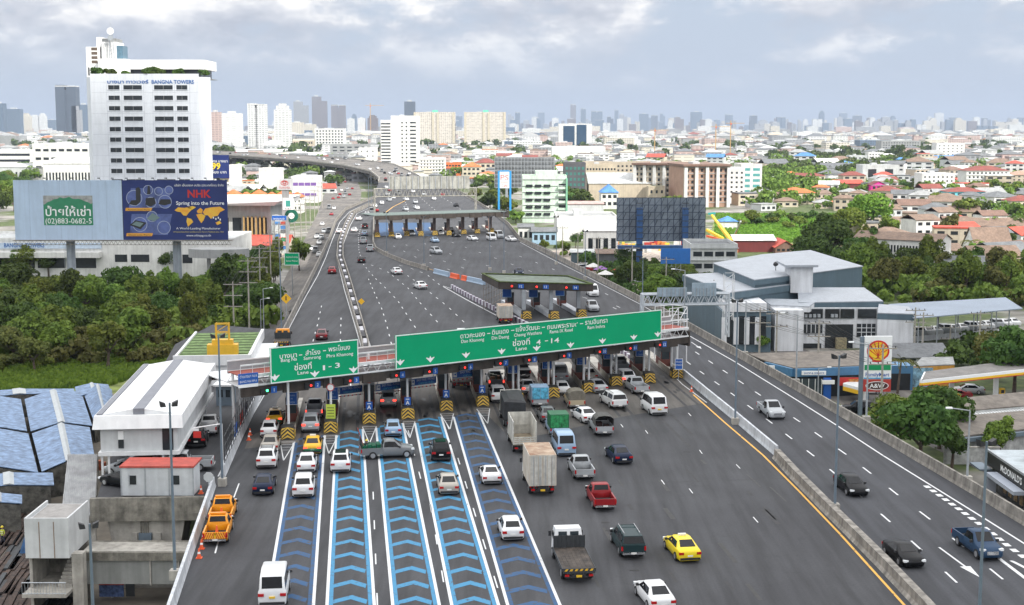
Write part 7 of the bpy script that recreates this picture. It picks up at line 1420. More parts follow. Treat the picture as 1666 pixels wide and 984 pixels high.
# carport
t = T('carport', 'long blue-grey carport roof over rows of white cars behind the fuel station', 'carport', P(1487,552,GZ)); cb_ = mat('carport_roof', (0.24,0.29,0.36), .5, .15, var=.08, scale=.2, stain=.1)
q = [P(x, y, -1.8)-t.location for x, y in ((1487,519),(1664,503),(1636,485),(1445,496))]; u_ = Vector((0,0,.18)); MB().hexa(q, [v+u_ for v in q]).ob('roof', cb_, t)
for k in range(6): v = q[0].lerp(q[1], (k+.3)/6)+Vector((0,.6,0)); link('column', MB().tube((v.x,v.y,0),(v.x,v.y,v.z),.12,n=5).data('c', steel), t); v = q[3].lerp(q[2], (k+.5)/6)-Vector((0,.6,0)); link('column', MB().tube((v.x,v.y,0),(v.x,v.y,v.z),.12,n=5).data('c', steel), t)
for i in range(12):
    px = 1492+i*14; p = P(px, 545-i*1.5, GZ); c_ = small('white' if i % 3 else 'silver', px, 545-i*1.5, GZ, R(8), 'parked under the long blue-grey carport', 'cars parked under the carport')
jersey([(1484,556),(1560,549),(1640,543)], fw, 'low white wall in front of the carport cars', h=1.0, wb=.3, wt=.25, z=GZ)
# fuel station shop
t = T('service_bays', 'brown roofed service bays with blue fascia beside the right parapet', 'building', P(1290,636,GZ)); br_ = mat('brown_sheet_roof', (0.20,0.175,0.15), .8, var=.2, scale=.5, stain=.25); bl_f = mat('blue_fascia', (0.07,0.20,0.36), .5, var=.1)
zz_ = -3.6; q = pb(t, 'main', [(1292,600,zz_),(1402,596,zz_),(1402,571,zz_+.6),(1218,577,zz_+.6),(1248,589,zz_)], GZ, winm, br_)
for i in (0,4): a, b2 = q[i], q[(i+1)%5]; MB().strip([(a.x,a.y),(b2.x,b2.y)], -.5, .5, a.z-1.15, a.z+.05).ob('fascia', bl_f, t)
a = q[0]; bx('shop_glass', glass2, t, a.x+.1, a.x+4, a.y-.6, a.y-.3, .3, 3.0); bx('shop_sign', wtext, t, a.x+1.0, a.x+4.6, a.y-.75, a.y-.55, a.z-.8, a.z-.2); text('SHOP & SERVICE', blue_sign, t, a.x+2.8, a.z-.65, w=3.0, h=.3, y=a.y-.8)
for k in range(5): bx('mullion', wtext, t, a.x+.1+k*.97, a.x+.18+k*.97, a.y-.68, a.y-.6, .3, 3.0)
bx('hanging_sign', wtext, t, a.x+4.0, a.x+5.8, a.y-1.2, a.y-1.0, 2.3, 2.9); bx('blue_pillar', blue_sign, t, a.x+4.3, a.x+5.4, a.y-.75, a.y-.2, 0, 3.1); bx('red_poster', red, t, a.x+6.6, a.x+9.6, a.y-.65, a.y-.5, 2.0, 3.2); bx('poster_band', mat('poster_orange', (0.6,0.25,0.05), .6, var=.5, scale=3), t, a.x+8.0, a.x+9.4, a.y-.7, a.y-.65, 2.2, 3.0); bx('blue_pillar', bl_f, t, a.x+10.4, a.x+11.0, a.y-.75, a.y-.2, 0, 3.1)
q1 = q[4]; bx('tyre_sign', wtext, t, q1.x-.2, q1.x+3.2, q1.y-2.6, q1.y-2.4, q1.z-1.0, q1.z-.1)
t = T('car_wash', 'orange walled car wash with blue and white mural behind the fuel sign', 'building', P(1486,610,GZ)); q = pb(t, 'main', [(1486,597,-4.5),(1553,594,-4.5),(1550,582,-4.2),(1500,583,-4.2)], GZ, mat('orange_wall', (0.60,0.30,0.05), .7, var=.15), rm('grey'))
bx('mural', mat('mural_blue', (0.25,0.45,0.58), .6, var=.6, scale=1.5), t, q[0].x, q[0].x+3, q[0].y-.1, q[0].y, .4, 3.4); bx('blue_side', bl_f, t, q[0].x-5, q[0].x-.2, q[0].y-.6, q[0].y+3, 0, 3.8); bx('dark_bay', winm, t, q[0].x-4.6, q[0].x-.6, q[0].y-.7, q[0].y-.6, 0, 2.6)
blk('gabled_shed','long grey gabled shed between factory and car wash',1443,1545,566,P(CX,590,GZ).y,10,'pale','gable','slate',1,6,rh=1.6,cat='shed')
# fuel canopy
t = T('fuel_canopy', 'flat fuel station canopy edged in yellow white and red at the right edge', 'canopy', P(1502,660,GZ)); zc_ = -3.2
q = pb(t, 'main', [(1502,619,zc_),(1790,588,zc_),(1780,575,zc_),(1640,589,zc_),(1508,606,zc_)], zc_-.15, rm('slate'), mat('canopy_top', (0.22,0.21,0.20), .8, var=.2, scale=.4, stain=.2))
a, b2 = q[0], q[1]
for z0, z1, m_ in ((-.30,.12,wtext),(-.62,-.30,mat('fuel_yellow', (0.80,0.48,0.02), .5, var=0)),(-.74,-.62,red)):
    MB().strip([(a.x-.4,a.y-.3),(b2.x,b2.y-.3)], -.3, .1, a.z+z0, a.z+z1).ob('fascia_band', m_, t); e_ = q[4]; MB().strip([(e_.x-.3,e_.y),(a.x-.4,a.y-.3)], -.3, .1, a.z+z0, a.z+z1).ob('fascia_band', m_, t)
for k in range(3): v = q[0].lerp(q[1], .2+.25*k)+Vector((0,4,0)); bx('column', wtext, t, v.x-.3, v.x+.3, v.y-.3, v.y+.3, 0, v.z-.2); bx('pump', mat('fuel_yellow', (0,0,0)), t, v.x+.6, v.x+1.3, v.y-.3, v.y+.3, 0, 1.6); bx('pump_screen', winm, t, v.x+.7, v.x+1.2, v.y-.33, v.y-.3, .9, 1.4)
t = T('fuel_canopy', 'small yellow edged canopy left of the fuel price sign', 'canopy', P(1373,652,GZ)); q = pb(t, 'main', [(1374,625,-5.6),(1402,632,-5.6),(1428,627,-5.6),(1400,618,-5.6)], -5.75, rm('slate'), wm('pale'))
for i in (0,4): 
    if i < 4: a, b2 = q[0], q[1]
    else: a, b2 = q[3], q[0]
    MB().strip([(a.x,a.y),(b2.x,b2.y)], -.2, .25, a.z-.3, a.z+.15).ob('fascia_band', wtext, t); MB().strip([(a.x,a.y),(b2.x,b2.y)], -.2, .25, a.z-.9, a.z-.3).ob('fascia_band', mat('fuel_yellow', (0,0,0)), t)
bx('column', wtext, t, q[1].x+.5, q[1].x+.9, q[1].y+1, q[1].y+1.4, 0, q[1].z)
# price sign
Ys = P(CX,676,GZ).y; xs0, xs1 = X(1405,Ys,-2), X(1450,Ys,-2); k_ = Ys/2250; w_ = xs1-xs0; sz = lambda py: Z(py,Ys)-GZ
t = T('fuel_sign', 'tall fuel station pylon with red and yellow scallop shell over green stripe', 'sign', (xs0, Ys, GZ))
bx('post', bluesteel, t, -.55, -.02, 0, .5, 0, sz(548)); bx('post', steel, t, w_*.93, w_, .1, .4, 0, sz(637))
bx('panel', wtext, t, 0, w_, 0, .4, sz(616), sz(547)); bx('green_band', mat('fuel_green', (0.0,0.27,0.09), .5, var=0), t, .1, w_-.1, -.04, 0, sz(602), sz(593.5)); text('FamilyMart', blue_sign, t, w_/2, sz(612), w=w_*.86, h=6.5*k_, y=-.05, bold=.01)
bx('blue_band', mat('sky_band', (0.10,0.35,0.6), .5, var=0), t, .05, w_-.05, -.03, 0, sz(616), sz(614)); bx('red_panel', mat('burger_red', (0.42,0.04,0.03), .5, var=0), t, 0, w_, -.02, .4, sz(637), sz(617.5))
def ell(cx0, cz0, rx, rz_, n=24): return [(cx0+rx*math.cos(2*PI*i/n), cz0+rz_*math.sin(2*PI*i/n)) for i in range(n)]
def flatp(nm, pts, y, m_): link(nm, MB().poly([(x, y, z) for x, z in pts]).data(nm, m_), t)
cx_s, cz_s = w_/2, sz(571); rs_ = 18.5*k_; shellr = mat('shell_red', (0.62,0.02,0.015), .5, var=0); shelly = mat('shell_yellow', (0.85,0.55,0.02), .5, var=0)
def shellp(s_): 
    pts = []
    for i in range(25): a_ = R(-28)+R(236)*i/24; pts.append((cx_s+s_*rs_*math.cos(a_), cz_s+s_*rs_*.97*math.sin(a_)))
    return pts+[(cx_s-s_*rs_*.52, cz_s-s_*rs_*.78),(cx_s-s_*rs_*.48, cz_s-s_*rs_*.98),(cx_s+s_*rs_*.48, cz_s-s_*rs_*.98),(cx_s+s_*rs_*.52, cz_s-s_*rs_*.78)]
flatp('shell_outline', shellp(1.0), -.04, shellr); flatp('shell_field', shellp(.84), -.05, shelly)
for i in range(7):
    a_ = R(90)+(i-3)*R(27); e_ = Vector((math.cos(a_), math.sin(a_))); n_ = Vector((-e_.y, e_.x)); b0 = Vector((cx_s+(i-3)*rs_*.09, cz_s-rs_*.72)); tp = Vector((cx_s,cz_s))+e_*rs_*.80*Vector((1,1)).length/1.4142
    flatp('shell_rib', [tuple(b0-n_*.02), tuple(b0+n_*.02), tuple(tp+n_*.085), tuple(tp-n_*.085)], -.06, shellr)
flatp('badge', ell(w_/2, sz(627.3), w_*.42, 7.4*k_), -.05, wtext); flatp('badge', ell(w_/2, sz(627.3), w_*.39, 6.3*k_), -.06, mat('root_brown', (0.06,0.02,0.015), .5, var=0)); text('A&W', wtext, t, w_/2, sz(630.5), w=w_*.55, h=7*k_, y=-.08, bold=.02)
# brown sheds, white wall
t = T('market_shed', 'long brown corrugated shed with white strip behind the big roadside tree', 'shed', P(1552,700,GZ)); pb(t, 'main', [(1556,671,-5),(1740,655,-5),(1740,632,-4),(1548,651,-4)], GZ, wm('pale'), br_)
q = [P(x, y, -5)-t.location for x, y in ((1556,671),(1740,655))]; 
for k in range(40): a = q[0].lerp(q[1], k/40); b2 = q[0].lerp(q[1], (k+.7)/40); bx('translucent_strip', wm('pale'), t, a.x, b2.x, a.y-1.4, a.y-.02, a.z-.35, a.z-.2) if k < 30 else None
t = T('market_shed', 'second brown shed with blue-grey gutter nearer the right parapet', 'shed', P(1548,745,GZ)); q = pb(t, 'main', [(1550,713,-5.0),(1740,692,-5.0),(1740,664,-4.2),(1558,679,-4.2)], GZ, mat('graffiti_wall', (0.50,0.51,0.50), .8, var=.3, scale=1.2, stain=.3), br_)
MB().strip([(q[0].x,q[0].y),(q[1].x,q[1].y)], -.3, .5, q[0].z-.55, q[0].z-.05).ob('gutter', bluesteel, t); 
for k in range(3): bx('opening', winm, t, q[0].x+1.5+k*5, q[0].x+2.6+k*5, q[0].y-.5, q[0].y-.3, .3, 1.6)
for k, px in enumerate((1535,1563,1590)): 
    p = P(px, 758, GZ); r_ = T('yard_wall', '%s white panel of the yard wall in front of the brown sheds' % ORD(k+1), 'wall', p); bx('panel', mat('graffiti_wall', (0,0,0)), r_, 0, 2.6, 0, .2, .2, 2.2); bx('coping', conc, r_, -.05, 2.65, -.05, .25, 2.2, 2.35)
# black restaurant
t = T('restaurant', 'black restaurant with white lettering and grey door frame in the lower right corner', 'building', P(1603,800,GZ)); zr_ = -3.6; blkw = mat('black_cladding', (0.018,0.018,0.018), .5, var=.1)
c_ = [P(1604,730,zr_)-t.location, P(1720,808,zr_)-t.location]; d_ = Vector((c_[1].x-c_[0].x, c_[1].y-c_[0].y, 0)).normalized(); n_ = Vector((-d_.y, d_.x, 0)); L_ = 26
t.location = P(1604,730,zr_)*1; t.location.z = GZ; t.rotation_euler = (0,0,math.atan2(d_.y, d_.x)); h_ = zr_-GZ
bx('wall', winm, t, .6, L_, .6, 16, 0, h_-1.0); bx('fascia', blkw, t, 0, L_, 0, 16, h_-1.6, h_-.15); bx('roof', mat('pale_roof_felt', (0.42,0.47,0.50), .8, var=.2, scale=.6), t, .3, L_-.3, .3, 15.7, h_-.15, h_-.05); bx('roof_trim', steel, t, -.05, L_, -.05, .15, h_-.15, h_+.1)
for k in range(3): link('foil_duct', MB().tube((4+k*3,3.5,h_+.5),(6.5+k*3,3.2,h_+.6),.7,n=8).data('d', brightwhite), t)
text('McDONALD\'S', wtext, t, 8.0, h_-1.25, w=6.2, h=.75, y=-.05, bold=.02)
link('door_frame', MB().box(3.2,3.7,-1.2,0,0,h_-1.7).box(3.2,12,-1.2,0,h_-2.1,h_-1.7).data('f', mat('frame_grey', (0.36,0.40,0.47), .5, var=.05)), t)
for k in range(5): bx('menu_panel', mat('warm_panel', (0.30,0.20,0.10), .5, var=.6, scale=3), t, 4.3+k*1.6, 5.2+k*1.6, -.05+.6, .6, .6, 1.9)
bx('awning', bluesteel, t, -2.2, 1.2, -1.0, .4, h_-2.2, h_-2.05)
# ============================================================ blue billboard skeleton and blue sign
Yb2 = P(CX,448,GZ).y; x0, x1 = X(1004,Yb2,8), X(1148,Yb2,8); w_ = x1-x0; z0, z1 = Z(392,Yb2)-GZ, Z(322,Yb2)-GZ
cob = mat('cobalt_steel', (0.02,0.08,0.22), .5, var=.15)
t = T('lattice_billboard', 'back of a huge blue steel billboard lattice on two thick blue legs', 'billboard', (x0, Yb2, GZ)); bx('sheet', mat('grey_mesh_sheet', (0.26,0.31,0.36), .8, var=.2, scale=.4), t, 0, w_, 1.6, 1.7, z0, z1)
b = MB(); nx, nz = 14, 6
for i in range(nx+1): b.tube((i*w_/nx,.8,z0),(i*w_/nx,.8,z1),.13,n=4)
for j in range(nz+1): b.tube((0,.8,z0+j*(z1-z0)/nz),(w_,.8,z0+j*(z1-z0)/nz),.13,n=4)
for i in range(nx):
    for j in range(nz):
        a_, c_ = i*w_/nx, z0+j*(z1-z0)/nz; b.tube((a_,.8,c_),(a_+w_/nx,.8,c_+(z1-z0)/nz) if (i+j)%2 else (a_+w_/nx*.5,1.6,c_+(z1-z0)/nz),.07,n=4)
b.ob('lattice', mat('dark_lattice', (0.03,0.05,0.09), .5), t)
for px in (1040,1114):
    xx = X(px,Yb2,0)-x0; bx('leg', cob, t, xx-.8, xx+.8, -.9, .6, 0, Z(338,Yb2)-GZ)
    for k in range(12): bx('rung', darkmetal, t, xx-.9, xx+.9, -1.0, -.9, 2+k*1.6, 2.2+k*1.6)
bx('catwalk', cob, t, X(1005,Yb2,0)-x0, w_+.5, -1.5, 1.5, Z(404,Yb2)-GZ, Z(399,Yb2)-GZ)
Ye = P(CX,484,GZ).y; x0 = X(1075,Ye,0); w_ = X(1123,Ye,0)-x0; t = T('information_sign', 'back of a bright blue sign board on lattice legs below the blue billboard frame', 'sign', (x0, Ye, GZ)); bx('panel', mat('cobalt_panel', (0.02,0.14,0.45), .5, var=.08), t, 0, w_, 0, .3, Z(429,Ye)-GZ, Z(404,Ye)-GZ)
for k in range(2): b = MB(); xx = w_*(.3+.3*k); [b.tube((xx+s_,.3,0),(xx+s_,.3,Z(406,Ye)-GZ),.08,n=4) for s_ in (-.6,.6)]; [b.tube((xx-.6,.3,1.3*j),(xx+.6,.3,1.3*j+1.3),.05,n=4) for j in range(8)]; b.ob('lattice_leg', steel, t)
# crane booms and machinery yard
t = T('crane_boom', 'bright yellow telescopic crane boom with teal head raised above the yard', 'crane', P(1190,392+18,GZ)); b = MB(); a_ = P(1190,392,-3)-t.location; c_ = P(1158,350,3)-t.location; b.bar(a_, a_.lerp(c_,.6), .9); b.ob('boom', mat('crane_yellow', (0.78,0.52,0.01), .5, var=.05), t); MB().bar(a_.lerp(c_,.6), c_, .65).ob('boom_tip', mat('crane_yellow', (0,0,0)), t); MB().bar(c_-Vector((1.2,0,-.5)), c_+Vector((1.2,0,.7)), .6).ob('boom_head', mat('teal', (0.02,0.30,0.30), .5), t); bx('counterweight', trim, t, a_.x-1.5, a_.x+1.5, a_.y-1, a_.y+1, 0, 3)
t = T('crane_boom', 'second folded yellow crane with orange arms left of the raised boom', 'crane', P(1160,408,GZ)); b = MB(); a_ = P(1176,388,-4)-t.location; c_ = P(1150,374,-2)-t.location; b.bar(a_, c_, .8); b.ob('boom', mat('crane_yellow', (0,0,0)), t); MB().bar(a_+Vector((2,0,-1)), c_+Vector((0,0,-2)), .6).ob('arm', orange, t); bx('chassis', mat('crane_yellow', (0,0,0)), t, a_.x-6, a_.x+1, a_.y-1, a_.y+1, 0, 2)
t = T('crane_boom', 'grey lattice boom tip leaning right beside the yellow crane', 'crane', P(1195,396,GZ)); MB().bar((0,0,3),P(1205,360,1)-t.location,.5).ob('boom', steel, t); bx('chassis', orange, t, -2, 1, -1, 1, 0, 3)
for i in range(16):
    px = 1010+i*12; p = P(px, 402+(i%4)*3, GZ); c_ = MB(); [c_.box(x, x+random.uniform(.8,2), y, y+1.2, 0, random.uniform(.8,2.6)) for x, y in ((-2,0),(0,.4),(1.2,-.3))]
    cm_ = ('orange','yellow','teal','white','red')[i%5]; o_ = c_.ob('machine', mat('machine_'+cm_, {'orange':(0.6,0.2,0.04),'yellow':(0.7,0.45,0.03),'teal':(0.03,0.30,0.28),'white':(0.6,0.6,0.58),'red':(0.4,0.04,0.03)}[cm_], .6, var=.2), label='%s machine parts in the yard behind the blue frame, %s along' % (cm_, ORD(i+1)), cat='machinery', group='machines in the yard'); o_.location = p
# market yard stalls and blocks right of the plaza
def B_(*a, **k): return blk(*a, **k)
B_('house','long low white and pale blue house beside the right parapet',866,906,371,P(CX,398,GZ).y,8,'lightblue','gable','slate',1,4,rh=1.2,cat='house'); B_('shop_house','dark windowed white house at the far plaza right corner',843,868,370,P(CX,396,GZ).y,7,'white','shed','slate',1,3,rh=.8,cat='house')
B_('warehouse','long white warehouse wall with grey roof left of the blue frame',905,1004,354,P(CX,392,GZ).y,26,'white','flat','grey',cat='warehouse'); B_('warehouse','white block with external stair and brown windows left of the blue frame',953,1006,376,P(CX,420,GZ).y,14,'white','shed','white',1,4,rh=2.2,cat='building'); B_('shed','low blue-grey fronted shed row below the white block',930,1040,411,P(CX,428,GZ).y,5,'bluegrey','shed','pale',0,0,rh=.5,cat='shed'); B_('office_block','grey three-storey office with long window bands right of the blue sign',1124,1200,402,P(CX,470,GZ).y,16,'pale','flat','slate',3,4,.8,.4,ledge=True); B_('canopy_shed','brown market canopy with people and cars under it',972,1015,413,P(CX,440,GZ).y,7,'slate','shed','rust',0,0,rh=.6,cat='market shed')
B_('long_roof','rust roofed open hall at the crane yard',1195,1262,384,P(CX,410,GZ).y,12,'maroon','gable','pale',0,0,rh=1.4,cat='hall'); B_('hall','red and white gabled hall left of the huge dark tree',1262,1296,392,P(CX,412,GZ).y,14,'brown','gable','red',1,4,rh=2,cat='hall',along='y'); B_('shed','small blue pyramid roofed hut in the bright field',1172,1200,352,P(CX,372,GZ).y,7,'white','hip','blue',0,0,rh=2,cat='hut')
# market umbrellas
for i, (px, py) in enumerate(((965,447),(978,452),(992,446),(1003,455),(1018,450),(1032,446),(1045,452),(1058,448),(1024,458),(985,460))):
    c_ = ('white','purple','teal','red','white')[i%5]; t = T('parasol', '%s market parasol, %s from left in the yard below the blue frame' % (c_, ORD(i+1)), 'parasol', P(px, py, GZ)); MB().tube((0,0,2.3),(0,0,3.3),2.2,.1,n=8).ob('cover', mat('parasol_'+c_, {'white':(0.6,0.6,0.58),'purple':(0.25,0.12,0.35),'teal':(0.05,0.3,0.3),'red':(0.5,0.06,0.05)}[c_], .8), t); MB().tube((0,0,0),(0,0,2.4),.04,n=4).ob('pole', steel, t)
for i, (px, py) in enumerate(((952,432),(958,440),(1040,462),(1052,468),(1062,462),(1030,440),(1075,455),(940,440),(1010,466),(1068,446))): small(('white','red','silver','black','grey')[i%5], px, py, GZ, R(20+i*13), 'parked in the market yard right of the motorway', 'cars in the market yard')
# ============================================================ mid-distance named buildings
B_('school_block','long white two-storey school block with dark windows and mossy roof',1388,1530,380,P(CX,448,GZ).y,10,'white','gable','rust',2,26,.55,.42,rh=1.6,yaw=R(-34),z0w=.05)
B_('school_wing','bright white gable end wing right of the white school block',1515,1566,398,P(CX,440,GZ).y,9,'white','gable','rust',0,0,rh=1.6)
B_('old_school','long weathered grey school with brown roof on the right',1560,1690,357,P(CX,385,GZ).y,14,'sand','gable','rust',3,14,.5,.4,rh=2.5,yaw=R(-25))
B_('steep_house','big steep brown roofed house with white gables at the right',1590,1650,372,P(CX,425,GZ).y,13,'white','gable','rust',1,4,rh=6,along='x',cat='house'); B_('house','white house wing right of the steep brown roof',1640,1700,392,P(CX,428,GZ).y,10,'white','hip','brown',2,4,rh=1.6,cat='house')
B_('house','white house with bright blue roof before the white school',1378,1420,366,P(CX,388,GZ).y,8,'white','gable','blue',1,3,rh=1.8,cat='house',yaw=R(-15)); B_('villa','grey hipped two-storey villa with balcony',1505,1552,330,P(CX,366,GZ).y,10,'pale','hip','slate',2,3,rh=2.5,cat='house',ledge=True)
B_('turquoise_house','turquoise three-storey house with dark red roof',1543,1604,305,P(CX,334,GZ).y,14,'turquoise','hip','darkred',3,5,rh=2.2,cat='house'); B_('house','small turquoise wing with dark roof',1592,1618,318,P(CX,335,GZ).y,9,'turquoise','hip','slate',1,3,rh=1.2,cat='house')
B_('pink_house','bright magenta balcony house',1418,1442,295,P(CX,320,GZ).y,10,'magenta','gable','maroon',2,3,.6,.5,rh=2,ledge=True,cat='house',along='y'); B_('hall','long dark red roofed hall left of the magenta house',1358,1405,293,P(CX,312,GZ).y,12,'maroon','gable','red',0,0,rh=2,cat='hall')
B_('showroom','grey and white showroom with red framed glass front',1404,1462,270,P(CX,296,GZ).y,20,'pale','flat','grey',1,2,.5,.6,cat='showroom'); B_('apartment_block','white four-storey apartment house beyond the magenta house',1500,1554,284,P(CX,314,GZ).y,16,'white','flat','pale',4,7,.35,.4); B_('apartment_block','white apartment slab with dark red hipped roof near the right edge',1573,1643,270,P(CX,308,GZ).y,18,'white','hip','darkred',4,10,.45,.45,rh=3,ledge=True); B_('apartment_block','cream apartment block with pink roof at the right edge',1644,1700,278,P(CX,308,GZ).y,16,'beige','hip','terracotta',4,6,.4,.4,rh=2.5)
B_('hotel','white hotel with dark left stripe in the right distance',1524,1570,234,P(CX,262,GZ).y,20,'white','flat','darkred',5,6,.3,.35); B_('factory_block','long grey windowed block in the right distance',1434,1498,230,P(CX,252,GZ).y,30,'grey','flat','grey',5,14,.5,.4); B_('school','green roofed cream block',1545,1570,278,P(CX,296,GZ).y,20,'cream','gable','green',2,5,rh=3); B_('shop_block','white block left of the grey windowed block',1371,1396,237,P(CX,251,GZ).y,20,'white','hip','pink',3,6,.5,.4,rh=3); B_('shop_block','white three-storey block with blue lettering band',1413,1438,249,P(CX,268,GZ).y,14,'white','flat','grey',4,5,.5,.4); B_('shop_block','pale shop block left of the white three-storey one',1382,1410,254,P(CX,272,GZ).y,14,'pale','flat','grey',3,4,.5,.4)
# brown apartments
for i, (a_, b2, pt, pb_) in enumerate(((1030,1100,269,330),(1112,1188,271,337))):
    t, w_, h_ = B_('apartment_block','%s brown and cream seven-storey apartment block with white framed windows' % ('left','right')[i],a_,b2,pt,P(CX,pb_,GZ).y,30,'terracotta' if i else 'beige','flat','brown',6,9,.5,.5,yaw=R(-20 if i == 0 else 8),ledge=True)
    for k in range(5): bx('white_bay', wm('white'), t, w_*(-.5+.235*k), w_*(-.5+.235*k)+1.6, -1.3, 0, 0, h_)
    bx('roof_slab', wm('brown'), t, -w_*.53, w_*.53, -2, 31, h_+.2, h_+1.2)
B_('apartment_block','white end wing of the brown apartments',1186,1212,276,P(CX,330,GZ).y,14,'white','flat','pale',6,3,.4,.4); B_('apartment_block','turquoise glazed wing with overhanging brown roof',1206,1240,270,P(CX,322,GZ).y,26,'white','flat','brown',5,2,.7,.5,m=mat('aqua_glass', (0.10,0.35,0.35), .3, var=.2)); B_('apartment_block','long brown roofed block stretching behind the brown apartments',950,1110,266,P(CX,305,GZ).y,18,'beige','flat','brown',5,22,.45,.45)
B_('arched_hall','round roofed pale hall left of the brown apartments',958,1075,283,P(CX,330,GZ).y,40,'sand','gable','pale',0,0,rh=5,cat='hall'); B_('shop_house','violet roofed house left of the blue frame',978,1006,300,P(CX,340,GZ).y,14,'white','hip','blue',2,3,rh=4,cat='house'); B_('market_hall','long pink and white awning hall',920,982,332,P(CX,350,GZ).y,10,'pale','shed','pink',0,0,rh=.8,cat='hall'); B_('house','pink two-storey house left of the leafy green tree',1055,1082,305,P(CX,334,GZ).y,10,'sand','flat','green',2,3,.4,.4,cat='house')
t, w_, h_ = B_('office_block','mint green and white six-storey office block right of the far plaza',850,922,290,P(CX,362,GZ).y,16,'mint','flat','slate',6,0,ledge=True)
for r_ in range(5):
    z = h_*(.12+.16*r_)
    for a_ in (-.42,-.22,-.02): bx('window', winm, t, w_*a_, w_*(a_+.15), -.45, -.30, z+.8, z+1.9)
    bx('balcony', wm('mint'), t, w_*.30, w_*.5, -1.2, 0, z, z+1.0); bx('balcony_opening', winm, t, w_*.32, w_*.48, -.1, .02, z+1.1, z+2.2)
bx('roof_room', wm('mint'), t, -w_*.2, w_*.3, 4, 14, h_, h_+3); bx('side_fin', mat('mint_green_trim', (0.20,0.45,0.30), .6), t, w_*.48, w_*.52, -1.6, 0, 0, h_)
B_('office_block','dark grey block with green glazing behind the mint building',918,953,268,P(CX,330,GZ).y,18,'darkgrey','flat','grey',6,5,.6,.5,m=mat('green_glass', (0.05,0.20,0.17), .3, var=.2)); B_('apartment_block','green and brown slatted block behind the arched hall',952,1004,270,P(CX,318,GZ).y,14,'sand','flat','brown',5,10,.6,.4)
Yg = P(CX,352,GZ).y; t = T('shop_pylon', 'white pylon with red letters PS between two blue posts', 'sign', (X(810,Yg,0), Yg, GZ)); w_ = X(832,Yg,0)-X(810,Yg,0); z_ = lambda py: Z(py,Yg)-GZ; cy_ = mat('cyan_post', (0.03,0.28,0.62), .5, var=0)
bx('post', cy_, t, 0, .9, 0, .8, 0, z_(278)); bx('post', cy_, t, w_-.9, w_, 0, .8, 0, z_(278)); bx('panel', wtext, t, .9, w_-.9, .1, .6, z_(306), z_(279)); bx('header', cy_, t, .9, w_-.9, .0, .7, z_(279), z_(277)); text('PS', mat('pale_red', (0.65,0.12,0.12), .5, var=0), t, w_/2, z_(293), w=w_*.6, h=9*Yg/2250, y=.05); bx('red_line', mat('pale_red', (0,0,0)), t, 1.2, w_-1.2, .05, .1, z_(296.5), z_(295.5)); text('Cafe', mat('pale_red', (0,0,0)), t, w_/2, z_(304), w=w_*.45, h=5*Yg/2250, y=.05)
Yg = P(CX,345,GZ).y; x0 = X(805,Yg,0); w_ = X(902,Yg,0)-x0; t = T('lattice_billboard', 'grey lattice back of a wide billboard behind the PS pylon', 'billboard', (x0, Yg, GZ)); z0, z1 = Z(305,Yg)-GZ, Z(256,Yg)-GZ; bx('sheet', mat('grey_lattice_sheet', (0.22,0.23,0.24), .8, var=.25, scale=.3), t, 0, w_, 1, 1.1, z0, z1); b = MB()
for i in range(19): b.tube((i*w_/18,0,z0),(i*w_/18,0,z1),.14,n=4)
for j in range(8): b.tube((0,0,z0+j*(z1-z0)/7),(w_,0,z0+j*(z1-z0)/7),.14,n=4)
b.ob('lattice', steel, t); [bx('leg', steel, t, w_*f-.6, w_*f+.6, .2, .9, 0, z0) for f in (.2,.5,.8)]
B_('house','cream house with bright orange roof beyond the far plaza',752,782,264,P(CX,288,GZ).y,14,'cream','hip','orange',2,4,rh=3.5,cat='house'); B_('house','cream house with dark red roof behind the orange one',772,808,258,P(CX,285,GZ).y,14,'cream','hip','darkred',2,4,rh=3.5,cat='house'); B_('apartment_block','white five-storey block left of the orange roof',682,724,259,P(CX,288,GZ).y,16,'white','flat','white',5,8,.4,.4,ledge=True); B_('shop_house','ochre three-storey shop row',724,750,266,P(CX,286,GZ).y,12,'orange','flat','grey',3,5,.7,.4); B_('hall','red fronted shop hall right of the orange roof',780,812,283,P(CX,291,GZ).y,10,'red','shed','rust',0,0,rh=1,cat='hall')
# tall white tower mid
t, w_, h_ = B_('office_tower','tall plain white tower with dark side balconies beyond the overhead gantry',636,680,190,P(CX,274,GZ).y,26,'white','flat','white'); 
for r_ in range(12):
    z = h_*(.05+.075*r_)
    for f in (-.12, .04): bx('window', winm, t, w_*f, w_*(f+.055), -.1, .1, z, z+1.4)
    bx('window', winm, t, w_*.2, w_*.42, -.1, .1, z, z+1.4)
t, w_, h_ = B_('office_tower_wing','banded wing of the plain white tower on its left side',619,636,197,P(CX,275,GZ).y,22,'white','flat','white',13,1,.95,.42)
for i, (a_, b2) in enumerate(((673,740),(755,823))):
    Yc = P(CX,238,GZ).y; t, w_, h_ = B_('condominium','%s of the twin wide cream condominiums with green roof cabins' % ('left','right')[i],a_,b2,183,Yc,40,'cream','flat','cream',wmat=brickmat('condo_grid', (0.66,0.62,0.55), (0.30,0.27,0.24), 4.2, 3.2, .55)); bx('green_roof_cabin', mat('mint_cabin', (0.12,0.6,0.4), .6, var=0), t, -w_*.05, w_*.08, 5, 15, h_, h_+5)
    for f in (-.5,-.06,.06,.44): bx('pale_bay', wm('cream'), t, w_*f, w_*(f+.05), -1.2, 0, 0, h_)
Yc = P(CX,240,GZ).y; t, w_, h_ = B_('office_tower','white office tower with two dark blue glass faces',909,963,202,Yc,40,'white','flat','white'); dg = mat('dark_blue_glass', (0.015,0.05,0.10), .15, var=.15, scale=.1); bx('glass_face', dg, t, -w_*.36, -w_*.02, -.6, .0, h_*.05, h_*.93); bx('glass_face', dg, t, w_*.04, w_*.34, -.6, .0, h_*.02, h_*.98)
